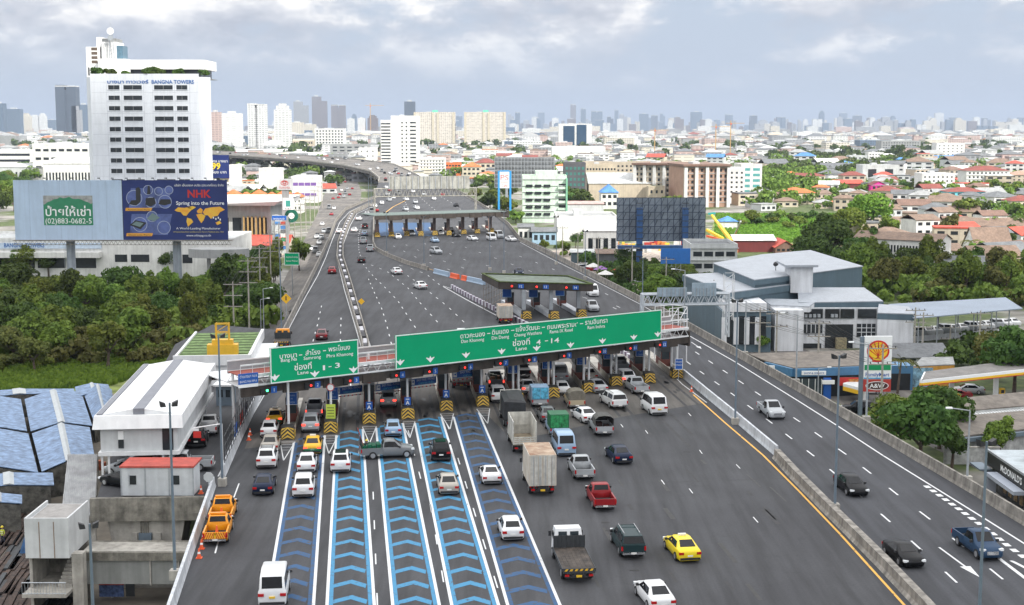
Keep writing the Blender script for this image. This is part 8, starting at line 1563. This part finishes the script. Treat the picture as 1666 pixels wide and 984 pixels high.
B_('warehouse','white long hall with maroon panel below the blue glass tower',898,985,240,P(CX,262,GZ).y,40,'white','flat','white'); B_('warehouse','cream flat roofed halls in front of the twin condominiums',712,900,246,P(CX,256,GZ).y,50,'cream','gable','white',0,0,rh=5); B_('warehouse','grey roofed hall left of the lattice billboard',725,790,258,P(CX,268,GZ).y,40,'pale','gable','grey',0,0,rh=5)
B_('parking_block','grey slab office with side windows left of the plain tower',537,600,236,P(CX,262,GZ).y,22,'grey','flat','grey',4,5,.6,.35); B_('parking_block','white block with five small windows right of the grey slab',583,612,242,P(CX,268,GZ).y,16,'white','flat','white',3,3,.2,.3)
B_('school','white stepped school with grid windows left of the plain tower',512,560,210,P(CX,243,GZ).y,30,'white','flat','white',6,9,.5,.5); B_('hall','long pale blue sided hall beyond the viaduct',490,560,248,P(CX,262,GZ).y,26,'lightblue','gable','pale',0,0,rh=3); B_('hall','long low glass sided terminal behind the viaduct',380,500,243,P(CX,256,GZ).y,24,'pale','gable','white',1,14,.8,.5,rh=3); B_('temple_hall','white tiered roofed hall beyond the viaduct',428,462,228,P(CX,247,GZ).y,22,'white','hip','white',1,6,rh=5); B_('warehouse','beige colonnaded hall beyond the viaduct',476,510,226,P(CX,244,GZ).y,22,'sand','gable','sand',2,8,rh=3)
# left of the tower
B_('factory_block','long white factory with ribbon windows left of the white tower',52,160,236,P(CX,300,GZ).y,40,'white','flat','pale',4,8,.7,.3); B_('factory_block','white sawtooth hall in front of the long white factory',70,160,266,P(CX,318,GZ).y,26,'white','shed','white',1,16,.5,.4,rh=3); B_('parking_deck','white banded parking deck with green panel at the left edge',-30,52,246,P(CX,290,GZ).y,30,'white','flat','grey',4,1,.96,.4); B_('warehouse','low grey-white hall at the left edge in front of the parking deck',-40,70,266,P(CX,300,GZ).y,24,'pale','gable','pale',1,14,.4,.4,rh=2.5)
# showroom and pylon signs
t, w_, h_ = B_('showroom','car showroom with sweeping white roof and golden fins',330,440,338,P(CX,405,GZ).y,26,'pale','flat','white',1,5,.7,.5,stuff_top=False); link('roof_wing', MB().hexa([(-w_/2-1,-4,h_+1),(w_/2+2,-5,h_+1),(w_/2+5,26,h_+1),(-w_/2,26,h_+1)],[(-w_/2-1,-4,h_+2),(w_/2+4,-6,h_+2.4),(w_/2+6,28,h_+3),(-w_/2,28,h_+3)]).data('r', white), t)
for k in range(6): bx('golden_fin', mat('gold_fin', (0.45,0.30,0.12), .5), t, w_*(.1+.06*k), w_*(.1+.06*k)+.5, -1.5, -.8, 0, h_*.8)
B_('restaurant_hall','red sheet roofed restaurant beside the store pylon',368,450,388,P(CX,420,GZ).y,16,'cream','gable','red',1,8,rh=2.2,cat='restaurant'); B_('hall','second red roof running to the store pylon',400,470,384,P(CX,412,GZ).y,10,'cream','gable','red',0,0,rh=2,cat='hall')
for i in range(6): B_('villa','white terrace house with orange-red tiles, %s in the row beyond the showroom' % ORD(i+1),366+i*21,385+i*21,309+(i%2)*4,P(CX,352-i,GZ).y,10,'white','hip','orange',2,3,.3,.35,rh=2.2,cat='house')
B_('hall','white blank cube hall beyond the terrace houses',421,454,277,P(CX,322,GZ).y,16,'white','flat','white',cat='hall'); B_('shop_block','white and purple banded store right of the blank cube',474,516,290,P(CX,330,GZ).y,20,'white','flat','white',2,4,.9,.3,m=mat('purple_band', (0.20,0.10,0.35), .6)); B_('shop_house','white slim house behind the price billboard',372,388,271,P(CX,318,GZ).y,10,'white','flat','brown',cat='house')
Yg = P(CX,408,GZ).y; t = T('dealer_pylon', 'grey pylon with red oval emblem and a white mascot-free board below', 'sign', (X(452,Yg,0), Yg, GZ)); z_ = lambda py: Z(py,Yg)-GZ; w_ = X(477,Yg,0)-X(452,Yg,0); t['label'] = 'grey pylon with red oval emblem panel and white board below it'
bx('column', wm('grey'), t, w_*.3, w_*.75, 0, 1.2, 0, z_(309)); bx('panel', wm('pale'), t, 0, w_, -.2, 1.4, z_(309), z_(291)); text('TOYOTA', red, t, w_/2, z_(307), w=w_*.7, h=3.5*Yg/2250, y=-.25)
def ring2(cx0, cz0, rx, rz_, th): 
    o_, i_ = ell(cx0, cz0, rx, rz_), ell(cx0, cz0, rx-th, rz_-th); n = len(o_); link('emblem_ring', MB().add([(x,-.25,z) for x, z in o_+i_], [(k,(k+1)%n,n+(k+1)%n,n+k) for k in range(n)]).data('e', red), t)
ring2(w_/2, z_(297.5), w_*.25, 4.2*Yg/2250, .2); ring2(w_/2, z_(296.5), w_*.16, 2.2*Yg/2250, .16); ring2(w_/2, z_(297.5), w_*.08, 3.8*Yg/2250, .15)
bx('lower_board', wtext, t, w_*.35, w_*1.05, -.1, .3, z_(341), z_(322)); bx('green_mark', mat('teal_mark', (0.05,0.30,0.25), .5, var=0), t, w_*.55, w_*.85, -.14, -.1, z_(336), z_(326)); [bx('text_line', trim, t, w_*(.5+.1*k), w_*(.55+.1*k), -.14, -.1, z_(340), z_(338.5)) for k in range(4)]
link('round_board', MB().tube((w_*.9,0,z_(351)),(w_*.9,.3,z_(351)),2.2,n=16).data('r', mat('coffee_green', (0.0,0.12,0.07), .5)), t); link('round_board', MB().tube((w_*.9,-.04,z_(351)),(w_*.9,0,z_(351)),1.0,n=12).data('r', wtext), t)
Yg = P(CX,424,GZ).y; t = T('store_pylon', 'tall white store pylon with many small coloured panels in two columns', 'sign', (X(443,Yg,0), Yg, GZ)); z_ = lambda py: Z(py,Yg)-GZ; w_ = X(469,Yg,0)-X(443,Yg,0)
bx('post', wm('grey'), t, 0, .7, 0, .8, 0, z_(352)); bx('post', wm('grey'), t, w_-.7, w_, 0, .8, 0, z_(352)); bx('header', blue_sign, t, .0, w_*.9, -.1, .6, z_(358), z_(351)); text('BANGNA PLAZA', wtext, t, w_*.45, z_(357), w=w_*.7, h=.5, y=-.15)
cc = ['blue','white','red','pale','green','blue','white','pink','slate','blue']
for r_ in range(8):
    for c_ in range(2): bx('store_panel', wm(cc[(r_*3+c_*2)%10]), t, w_*(.18+.34*c_), w_*(.48+.34*c_), 0, .5, z_(366+r_*6.6), z_(360.4+r_*6.6))
bx('footer_panel', winm, t, w_*.2, w_*.55, 0, .4, z_(418), z_(412))
# crates of colour by the street: signs, stalls, poles
# ============================================================ UTILITY POLES AND WIRES
cpole = mat('concrete_pole', (0.36,0.34,0.30), .85, var=.15, scale=2)
def upole(px, pb, pt, label, arms=3, z=GZ):
    p = P(px, pb, z); h = Z(pt, p.y)-z; t = T('utility_pole', label, 'utility pole', p, 0); link('pole', MB().tube((0,0,0),(0,0,h),.2,.12,n=6).data('pole', cpole), t)
    for k in range(arms): link('crossarm', MB().box(-1.8,1.8,-.16,-.05,h-.6-k*2.1,h-.45-k*2.1).data('crossarm', cpole), t)
    for k in range(arms):
        for x in (-1.6,-.6,.6,1.6): bx('insulator', trim, t, x-.05, x+.05, -.15, -.06, h-.45-k*2.1, h-.2-k*2.1)
    return Vector((p.x, p.y-.1, z+h-.3))
tops = []
for i, (a, b_, c_) in enumerate(((381,552,458),(406,545,420),(424,500,400),(441,470,378),(455,440,362),(470,420,350),(480,405,340),(490,390,330),(498,378,322),(505,366,316),(512,356,308),(518,346,302),(524,338,296))): tops.append(upole(a, b_, c_, '%s concrete utility pole from the left beside the frontage road' % ORD(i+1), 3 if i < 6 else 2))
tr = []
for i, (a, b_, c_) in enumerate(((1262,608,505),(1330,625,520),(1210+25,590,500),(1432,706,560),(1487,575,500),(1500,580,508),(1592,588,505),(1545,566,528),(1160,545,455),(1083,500,418),(1028,478,400),(973,455,385),(940,440,378),(915,420,368))): tr.append((a, upole(a, b_, c_, '%s concrete utility pole along the right side of the motorway' % ORD(i+1), 1 if i > 8 else 2)))
def wire(a, b_, sag, r=.025):
    m_ = MB(); pr = a
    for k in range(1, 9): f = k/8; q = a.lerp(b_, f)-Vector((0,0,sag*4*f*(1-f))); m_.tube(pr, q, r, n=3); pr = q
    return m_
wn = [0]
def wires(a, b_, where):
    for dz in (0,-2.1):
        for dx in (-1.6,-.6,.6,1.6):
            m_ = wire(a+Vector((dx,0,dz)), b_+Vector((dx,0,dz)), (b_-a).length*.02); m_.ob('power_line', trim, label='thin black power line %s' % where, cat='power line', group='power lines %s' % where)
for a, b_ in zip(tops, tops[1:7]): wires(a, b_, 'between the poles beside the frontage road')
tr.sort(key=lambda q: -q[0]); seq = [q[1] for q in tr if q[0] in (1432,1330,1262,1235,1160,1083,1028,973)]
for a, b_ in zip(seq, seq[1:]): wires(a, b_, 'between the poles right of the motorway')
# ============================================================ HOUSES
def house(px, py, w_, d_, h_, wall, roof, kind, yaw, rh=2.2):
    p = P(px, py, GZ); t = T('house', 'x', 'house', p, yaw); bx('wall', wm(wall), t, -w_/2, w_/2, 0, d_, 0, h_)
    if kind == 'gable': link('roof', MB().gable(-w_/2, w_/2, 0, d_, h_, rh, 'x' if w_ > d_ else 'y').data('roof', rm(roof)), t)
    elif kind == 'hip': link('roof', MB().hip(-w_/2, w_/2, 0, d_, h_, rh).data('roof', rm(roof)), t)
    else: bx('roof', rm(roof), t, -w_/2-.2, w_/2+.2, -.2, d_+.2, h_, h_+.5)
    n = max(1, int(h_/3)); 
    for r_ in range(n):
        for c_ in range(3): x = -w_/2+w_*(c_+.5)/3; bx('window', winm, t, x-w_*.09, x+w_*.09, -.06, .05, r_*3+.9, r_*3+2.1)
    return t
USED = []
def village(pg, n, walls, roofs, where, seed, smin=8, smax=15, sepr=1.0, hs=(3,6), flatp=.2):
    r = random.Random(seed); P2 = [tuple(P(x, y, GZ).xy) for x, y in pg]; xs = [p[0] for p in P2]; ys = [p[1] for p in P2]; c_ = 0; tr_ = 0; byc = {}
    while c_ < n and tr_ < n*50:
        tr_ += 1; x, y = r.uniform(min(xs), max(xs)), r.uniform(min(ys), max(ys)); s_ = r.uniform(smin, smax)
        if not inpoly(x, y, P2) or inpoly(x, y, deck): continue
        if any((x-a)**2+(y-b)**2 < ((s_+q)*.5*sepr)**2 for a, b, q in USED): continue
        USED.append((x, y, s_)); c_ += 1; wl, rf = r.choice(walls), r.choice(roofs); kd = 'flat' if r.random() < flatp else r.choice(('gable','hip'))
        d3 = Vector((x, y, GZ)); sx = scrx(d3); t = house(CX, 300, s_, s_*r.uniform(.6,1.0), r.choice(hs), wl, rf, kd, r.uniform(-.5,.5), s_*.17); t.location = d3; byc.setdefault((wl, rf), []).append((sx, t))
    for (wl, rf), L in byc.items():
        for _, t in L: t['group'] = '%s' % where
        ordlabel(L, '%s house with %s roof, %%s such from left %s' % (wl, {'darkred':'dark red','darkgrey':'dark grey'}.get(rf, rf), where))
W_ = ['white','pale','cream','beige','white']; RF = ['rust','slate','grey','rust','red','grey','darkred','slate','brown','pale']
village([(1390,412),(1700,420),(1700,362),(1480,350),(1400,378)], 26, W_, ['rust','slate','rust','brown','red'], 'behind the white school', 1, 9, 15)
village([(1210,345),(1340,344),(1420,344),(1400,318),(1230,325)], 20, W_, ['slate','grey','rust','rust','orange'], 'beyond the bright field', 2, 9, 15)
village([(1420,350),(1700,362),(1700,318),(1430,318)], 34, W_, RF, 'around the turquoise house', 3, 9, 16)
village([(1290,318),(1700,318),(1700,292),(1300,292)], 30, W_, RF, 'around the magenta house', 4, 10, 18, hs=(3,6,6,9))
village([(1180,290),(1700,296),(1720,262),(1150,262)], 46, ['white','pale','cream'], ['red','grey','slate','grey','rust','blue','white'], 'in the green belt distance', 5, 12, 26, hs=(6,6,9,12))
village([(820,300),(1180,300),(1150,262),(820,262)], 26, W_, RF, 'between far plaza and brown apartments', 6, 12, 24, hs=(6,6,9))
village([(-100,300),(140,300),(140,262),(-100,262)], 12, ['white','pale'], ['grey','white','orange','slate'], 'left of the white tower', 7, 14, 26)
village([(340,345),(540,335),(540,300),(340,300)], 18, ['white','pale','cream'], ['orange','grey','white','red'], 'between showroom and viaduct', 8, 9, 16)
village([(345,262),(620,262),(620,244),(345,244)], 16, ['white','pale','cream'], ['grey','white','slate'], 'beyond the curving viaduct', 9, 20, 40, hs=(6,9))
village([(1395,440),(1440,430),(1440,412),(1395,410)], 4, W_, ['rust','slate'], 'beside the huge dark tree', 10, 8, 11)
village([(1570,470),(1700,470),(1700,440),(1590,440)], 8, W_, ['slate','rust','white'], 'below the steep brown roof', 11, 9, 14)
wood([(1200,342),(1445,342),(1480,390),(1700,420),(1700,300),(1300,300)], 150, 'mid', 'garden_trees', 51, 2.2, 4.0, 90, 1.0)
wood([(1250,330),(1450,340),(1700,400),(1700,292),(1300,296)], 90, 'dark', 'garden_trees_dark', 52, 2.2, 4.4, 90, 1.0)
# ============================================================ MID-RISE BLOCKS AND SKYLINE
def towermat(c, k):
    col = {'white':(0.66,0.67,0.67),'cream':(0.60,0.56,0.48),'grey':(0.30,0.31,0.33),'blue':(0.10,0.15,0.22),'brown':(0.16,0.13,0.13),'dark':(0.05,0.07,0.10),'pink':(0.50,0.38,0.35)}[c]
    pane = tuple(x*.35+.01 for x in col); return brickmat('tower_%s_%d' % (c, k), col, pane, (7,5,11,40)[k], (3.4,3.6,3.3,3.5)[k], (1.0,.8,1.3,1.5)[k])
def tower(px0, px1, pt, pb, c, label, style=0, k=None, name='tower'):
    Y = P(CX, pb, GZ).y; k = k if k is not None else random.randrange(4); zt = Z(pt, Y); x0, x1 = X(px0, Y, 30), X(px1, Y, 30); w_ = x1-x0; h = zt-GZ; m = towermat(c, k); d_ = min(w_, 45)
    t = T(name, label, 'tower block' if h > 45 else 'building', ((x0+x1)/2, Y, GZ), 0)
    if style == 0: bx2 = link('wall', MB().box(-w_/2,w_/2,0,d_,0,h).data('wall', m), t); bx('roof_hut', wm('pale'), t, -w_*.2, w_*.2, d_*.2, d_*.6, h, h*1.035+1.5)
    elif style == 1: link('wall', MB().box(-w_/2,w_*.1,0,d_,0,h).box(w_*.1,w_/2,2,d_-2,0,h*.88).data('wall', m), t); bx('roof_hut', wm('pale'), t, -w_*.35, -w_*.1, d_*.2, d_*.6, h, h*1.04)
    elif style == 2: link('wall', MB().box(-w_/2,w_/2,0,d_,0,h*.86).box(-w_*.36,w_*.36,2,d_-2,h*.86,h*.95).box(-w_*.2,w_*.2,4,d_-4,h*.95,h).data('wall', m), t); 
    elif style == 3: link('wall', MB().box(-w_/2,-w_*.05,0,d_,0,h).box(w_*.05,w_/2,0,d_,0,h*.97).box(-w_*.05,w_*.05,3,d_-3,0,h*.9).data('wall', m), t); bx('crown', wm('white'), t, -w_/2, w_/2, -.5, d_, h*.97+.01, h*.985)
    else: link('wall', MB().tube((0,d_/2,0),(0,d_/2,h*.9),w_/2,w_*.45,n=12).tube((0,d_/2,h*.9),(0,d_/2,h),w_*.3,w_*.05,n=8).data('wall', m), t)
    return t
for a in ((10,33,177,222,'blue','blue-grey skyscraper at the far left edge',0,1),(-12,6,168,226,'blue','blue tower cut by the left edge',0,1),(35,48,184,220,'cream','cream slim tower right of the blue-grey one',2,0),(47,64,188,219,'white','pale wide tower left of the dark tower',0,0),(63,74,184,219,'white','white slim tower with pointed cap left of the dark tower',2,0),(74,90,195,218,'blue','hazy blue block left of the dark tower',0,1),
  (92,125,138,226,'dark','tall dark navy striped skyscraper left of the white office tower',3,3),(117,131,172,226,'grey','grey-green shoulder tower right of the dark skyscraper',1,2),(128,143,170,222,'blue','teal tower touching the white office tower left edge',0,1),
  (341,358,182,240,'pink','tower under construction with red top right of the office tower',0,0),(361,390,184,243,'white','bright white apartment tower with many balconies',0,2),(403,431,168,242,'white','tall white and blue twin-crown tower',3,1),(446,471,168,240,'white','tall white tiered tower with stepped crown',2,0),(478,501,165,218,'grey','grey two-part tower right of the tiered tower',1,1),(508,532,157,216,'brown','tallest brown-grey tower in the centre left',1,1),(539,562,170,216,'brown','dark grey twin tower right of the tallest brown-grey one',3,1),
  (658,675,165,222,'dark','dark tower peeping above the plain white tower',0,3),(472,492,199,228,'cream','cream mid-rise right of the tiered tower',0,0),(490,512,202,226,'cream','second cream mid-rise below the grey tower',0,0),(565,576,193,220,'white','small pale tower right of the twin tower',0,0),(582,594,192,222,'white','greenish white slab near the construction cranes',0,0),(598,614,187,222,'brown','hazy brown block with cranes on top',2,1),(572,580,185,215,'blue','faint blue spire block',2,1)): tower(*a)
# hazy skyline from the centre to the right edge
r = random.Random(21); items = []; cols = ['blue','grey','cream','white','blue','grey','brown']
spec = [(928,937,169,'brown'),(945,953,176,'blue'),(962,980,180,'blue'),(988,998,190,'dark'),(1008,1020,186,'grey'),(1040,1055,185,'blue'),(1060,1070,187,'dark'),(1074,1082,185,'blue'),(1124,1142,182,'blue'),(1180,1192,186,'blue'),(1220,1232,188,'dark'),(1264,1278,190,'blue'),(1333,1341,180,'blue'),(1366,1378,184,'blue'),(1388,1402,188,'dark'),(1449,1457,188,'blue'),(1474,1482,196,'blue'),(1521,1535,184,'white'),(1545,1561,191,'blue'),(1598,1612,192,'dark'),(1656,1668,191,'blue'),(690,700,196,'blue'),(742,752,188,'blue'),(826,836,186,'grey'),(838,846,182,'blue'),(1000,1006,178,'blue'),(1570,1590,198,'blue'),(1620,1650,198,'cream'),(1326,1345,195,'cream'),(1372,1390,199,'cream'),(875,886,183,'blue'),(1088,1102,192,'cream')]
for a, b_, pt, c_ in spec: items.append((a, tower(a, b_, pt, r.uniform(212.5, 214.5), c_, 'x', r.choice((0,1,2,3)), 1)))
x = 830
while x < 1690:
    w_ = r.uniform(5, 15); items.append((x, tower(x, x+w_, r.uniform(190, 205), r.uniform(212.5, 216), r.choice(cols), 'x', r.choice((0,0,1,2,3)), r.choice((0,1,2))))); x += r.uniform(3, 11)
x = 150
while x < 830:
    w_ = r.uniform(5, 14); items.append((x, tower(x, x+w_, r.uniform(194, 205), r.uniform(213, 216), r.choice(cols), 'x', r.choice((0,0,1,2)), r.choice((0,1,2))))); x += r.uniform(7, 22)
ordlabel(items, 'hazy far tower on the skyline, %s counting from the left')
items2 = []
for (y0, y1, n, w0, w1, h0, h1) in ((217,222,70,12,34,8,20),(222,231,70,14,44,8,20),(231,246,48,18,56,8,18)):
    for i in range(n):
        x = r.uniform(150, 1700) if i % 6 else r.uniform(-60, 150); pb_ = r.uniform(y0, y1); w_ = r.uniform(w0, w1)
        if 560 < x < 700 and pb_ > 228: continue
        items2.append((x, tower(x, x+w_, pb_-r.uniform(h0, h1)*.8, pb_, r.choice(['white','white','cream','grey','white','blue','pink']), 'x', 0, r.choice((0,1,2)), 'apartment_block')))
for _, t in items2: t['category'] = 'apartment block'
ordlabel(items2, 'pale mid-rise block in the distant city, %s counting from the left')
for nm, lab, px, pt in (('tower_crane','yellow tower crane over the distant city left of the brown apartments',1065,208),('tower_crane','tall orange tower crane above the brown apartments',1188,196),('tower_crane','second orange tower crane left of the tallest',1164,202),('tower_crane','faint crane over the hazy brown block',603,168)):
    Y = P(CX,262,GZ).y if px > 700 else P(CX,222,GZ).y; t = T(nm, lab, 'crane', (X(px,Y,0), Y, GZ)); h = Z(pt,Y)-GZ; s_ = Y/2250; bx('mast', mat('crane_orange', (0.50,0.30,0.10), .6), t, -.6*s_, .6*s_, -.5, .5, 0, h); bx('jib', mat('crane_orange', (0,0,0)), t, -8*s_, 22*s_, -.5, .5, h*.93, h*.93+.7*s_); bx('cab', orange, t, -.8*s_, 1.2*s_, -1.2, -.5, h*.9, h*.93)
# far low-rise mass that nobody could count
def mass(name, n, seed, y0, y1, s0, s1, hh):
    r = random.Random(seed); pal = ['white','pale','cream','beige','grey','rust','slate','orange','darkred','lightblue','pale','sand']; m_ = MB()
    for i in range(n):
        py = y0+(y1-y0)*r.random()**1.0; px = r.uniform(-80, 1750); p = P(px, py, GZ)
        if inpoly(p.x, p.y, deck) or any(abs(p.x-a[0]) < a[2]*.8 and abs(p.y-a[1]) < a[2]*.8 for a in USED[-0:] if abs(p.y-a[1]) < 30): continue
        if 1250 < px < 1490 and 258 < py < 292: continue
        if px < 620 and 243 < py < 262 and px > 350 and r.random() < .8: continue
        s_ = r.uniform(s0, s1); d_ = s_*r.uniform(.6,1.2); h = r.choice(hh); m_.cur = r.choice((0,0,0,1,1,2,3,4)); m_.box(p.x-s_/2,p.x+s_/2,p.y,p.y+d_,GZ,GZ+h)
        m_.cur = r.choice((10,10,10,4,4,4,4,5,5,6,6,6,6,11,4,7,8) if i % 2 else (10,10,11,4,4,5,6,6)); rh = s_*.16
        if r.random() < .5: m_.hip(p.x-s_/2,p.x+s_/2,p.y,p.y+d_,GZ+h,rh,.6)
        else: m_.box(p.x-s_/2-.2,p.x+s_/2+.2,p.y-.2,p.y+d_+.2,GZ+h,GZ+h+.6)
    m_.ob(name, [towermat(('white','grey','cream','pink')[k], k % 3) if k < 4 else rm(c) for k, c in enumerate(pal)], kind='stuff')
mass('far_low_roofs', 2600, 1, 215, 236, 16, 46, (6,9,12,15,20)); mass('middle_low_roofs', 1300, 2, 236, 272, 9, 24, (4,6,6,9,12)); mass('near_low_roofs', 260, 3, 272, 300, 8, 15, (3,4,6,6))
# ============================================================ CLOUDS THAT SHADE THE FOREGROUND, HAZE
def cloud(name, label, target, rx, ry, alt, seed):
    c = Vector(target)+Vector((sv.x, sv.y, 0))*(alt/sv.z); r = random.Random(seed); bm = bmesh.new(); 
    for i in range(44):
        a = r.uniform(0, 2*PI); d = math.sqrt(r.random())*.92; q = Vector((math.cos(a)*d*rx, math.sin(a)*d*ry, r.uniform(-12, 20))); bmesh.ops.create_icosphere(bm, subdivisions=2, radius=1, matrix=Matrix.Translation(q) @ Matrix.Diagonal((rx*r.uniform(.18,.3), ry*r.uniform(.18,.3), r.uniform(22,45), 1)))
    bmesh.ops.create_icosphere(bm, subdivisions=3, radius=1, matrix=Matrix.Diagonal((rx*.88, ry*.88, 30, 1)))
    me = bpy.data.meshes.new(name); bm.to_mesh(me); bm.free(); me.materials.append(cloudm); me.polygons.foreach_set('use_smooth', [True]*len(me.polygons)); o = bpy.data.objects.new(name, me); C.objects.link(o); o.location = (c.x, c.y, alt); tag(o, kind='structure')
cloudm = mat('cloud_white', (0.85,0.86,0.88), 1.0, var=0, trans=.6)
cloud('cloud', '', (-60, 165, 0), 310, 250, 1400, 3)
hz = MB().box(-12500, 12500, -1200, 27500, GZ-1, 420).ob('haze', None, kind='stuff'); hz.data.materials.clear()
hm = bpy.data.materials.new('haze_air'); hm.use_nodes = True; hm.node_tree.nodes.remove(hm.node_tree.nodes['Principled BSDF']); pv = hm.node_tree.nodes.new('ShaderNodeVolumePrincipled'); pv.inputs['Color'].default_value = (0.50,0.59,0.74,1); pv.inputs['Density'].default_value = HAZE; pv.inputs['Anisotropy'].default_value = .1
hm.node_tree.links.new(pv.outputs[0], hm.node_tree.nodes['Material Output'].inputs['Volume']); hz.data.materials.append(hm)
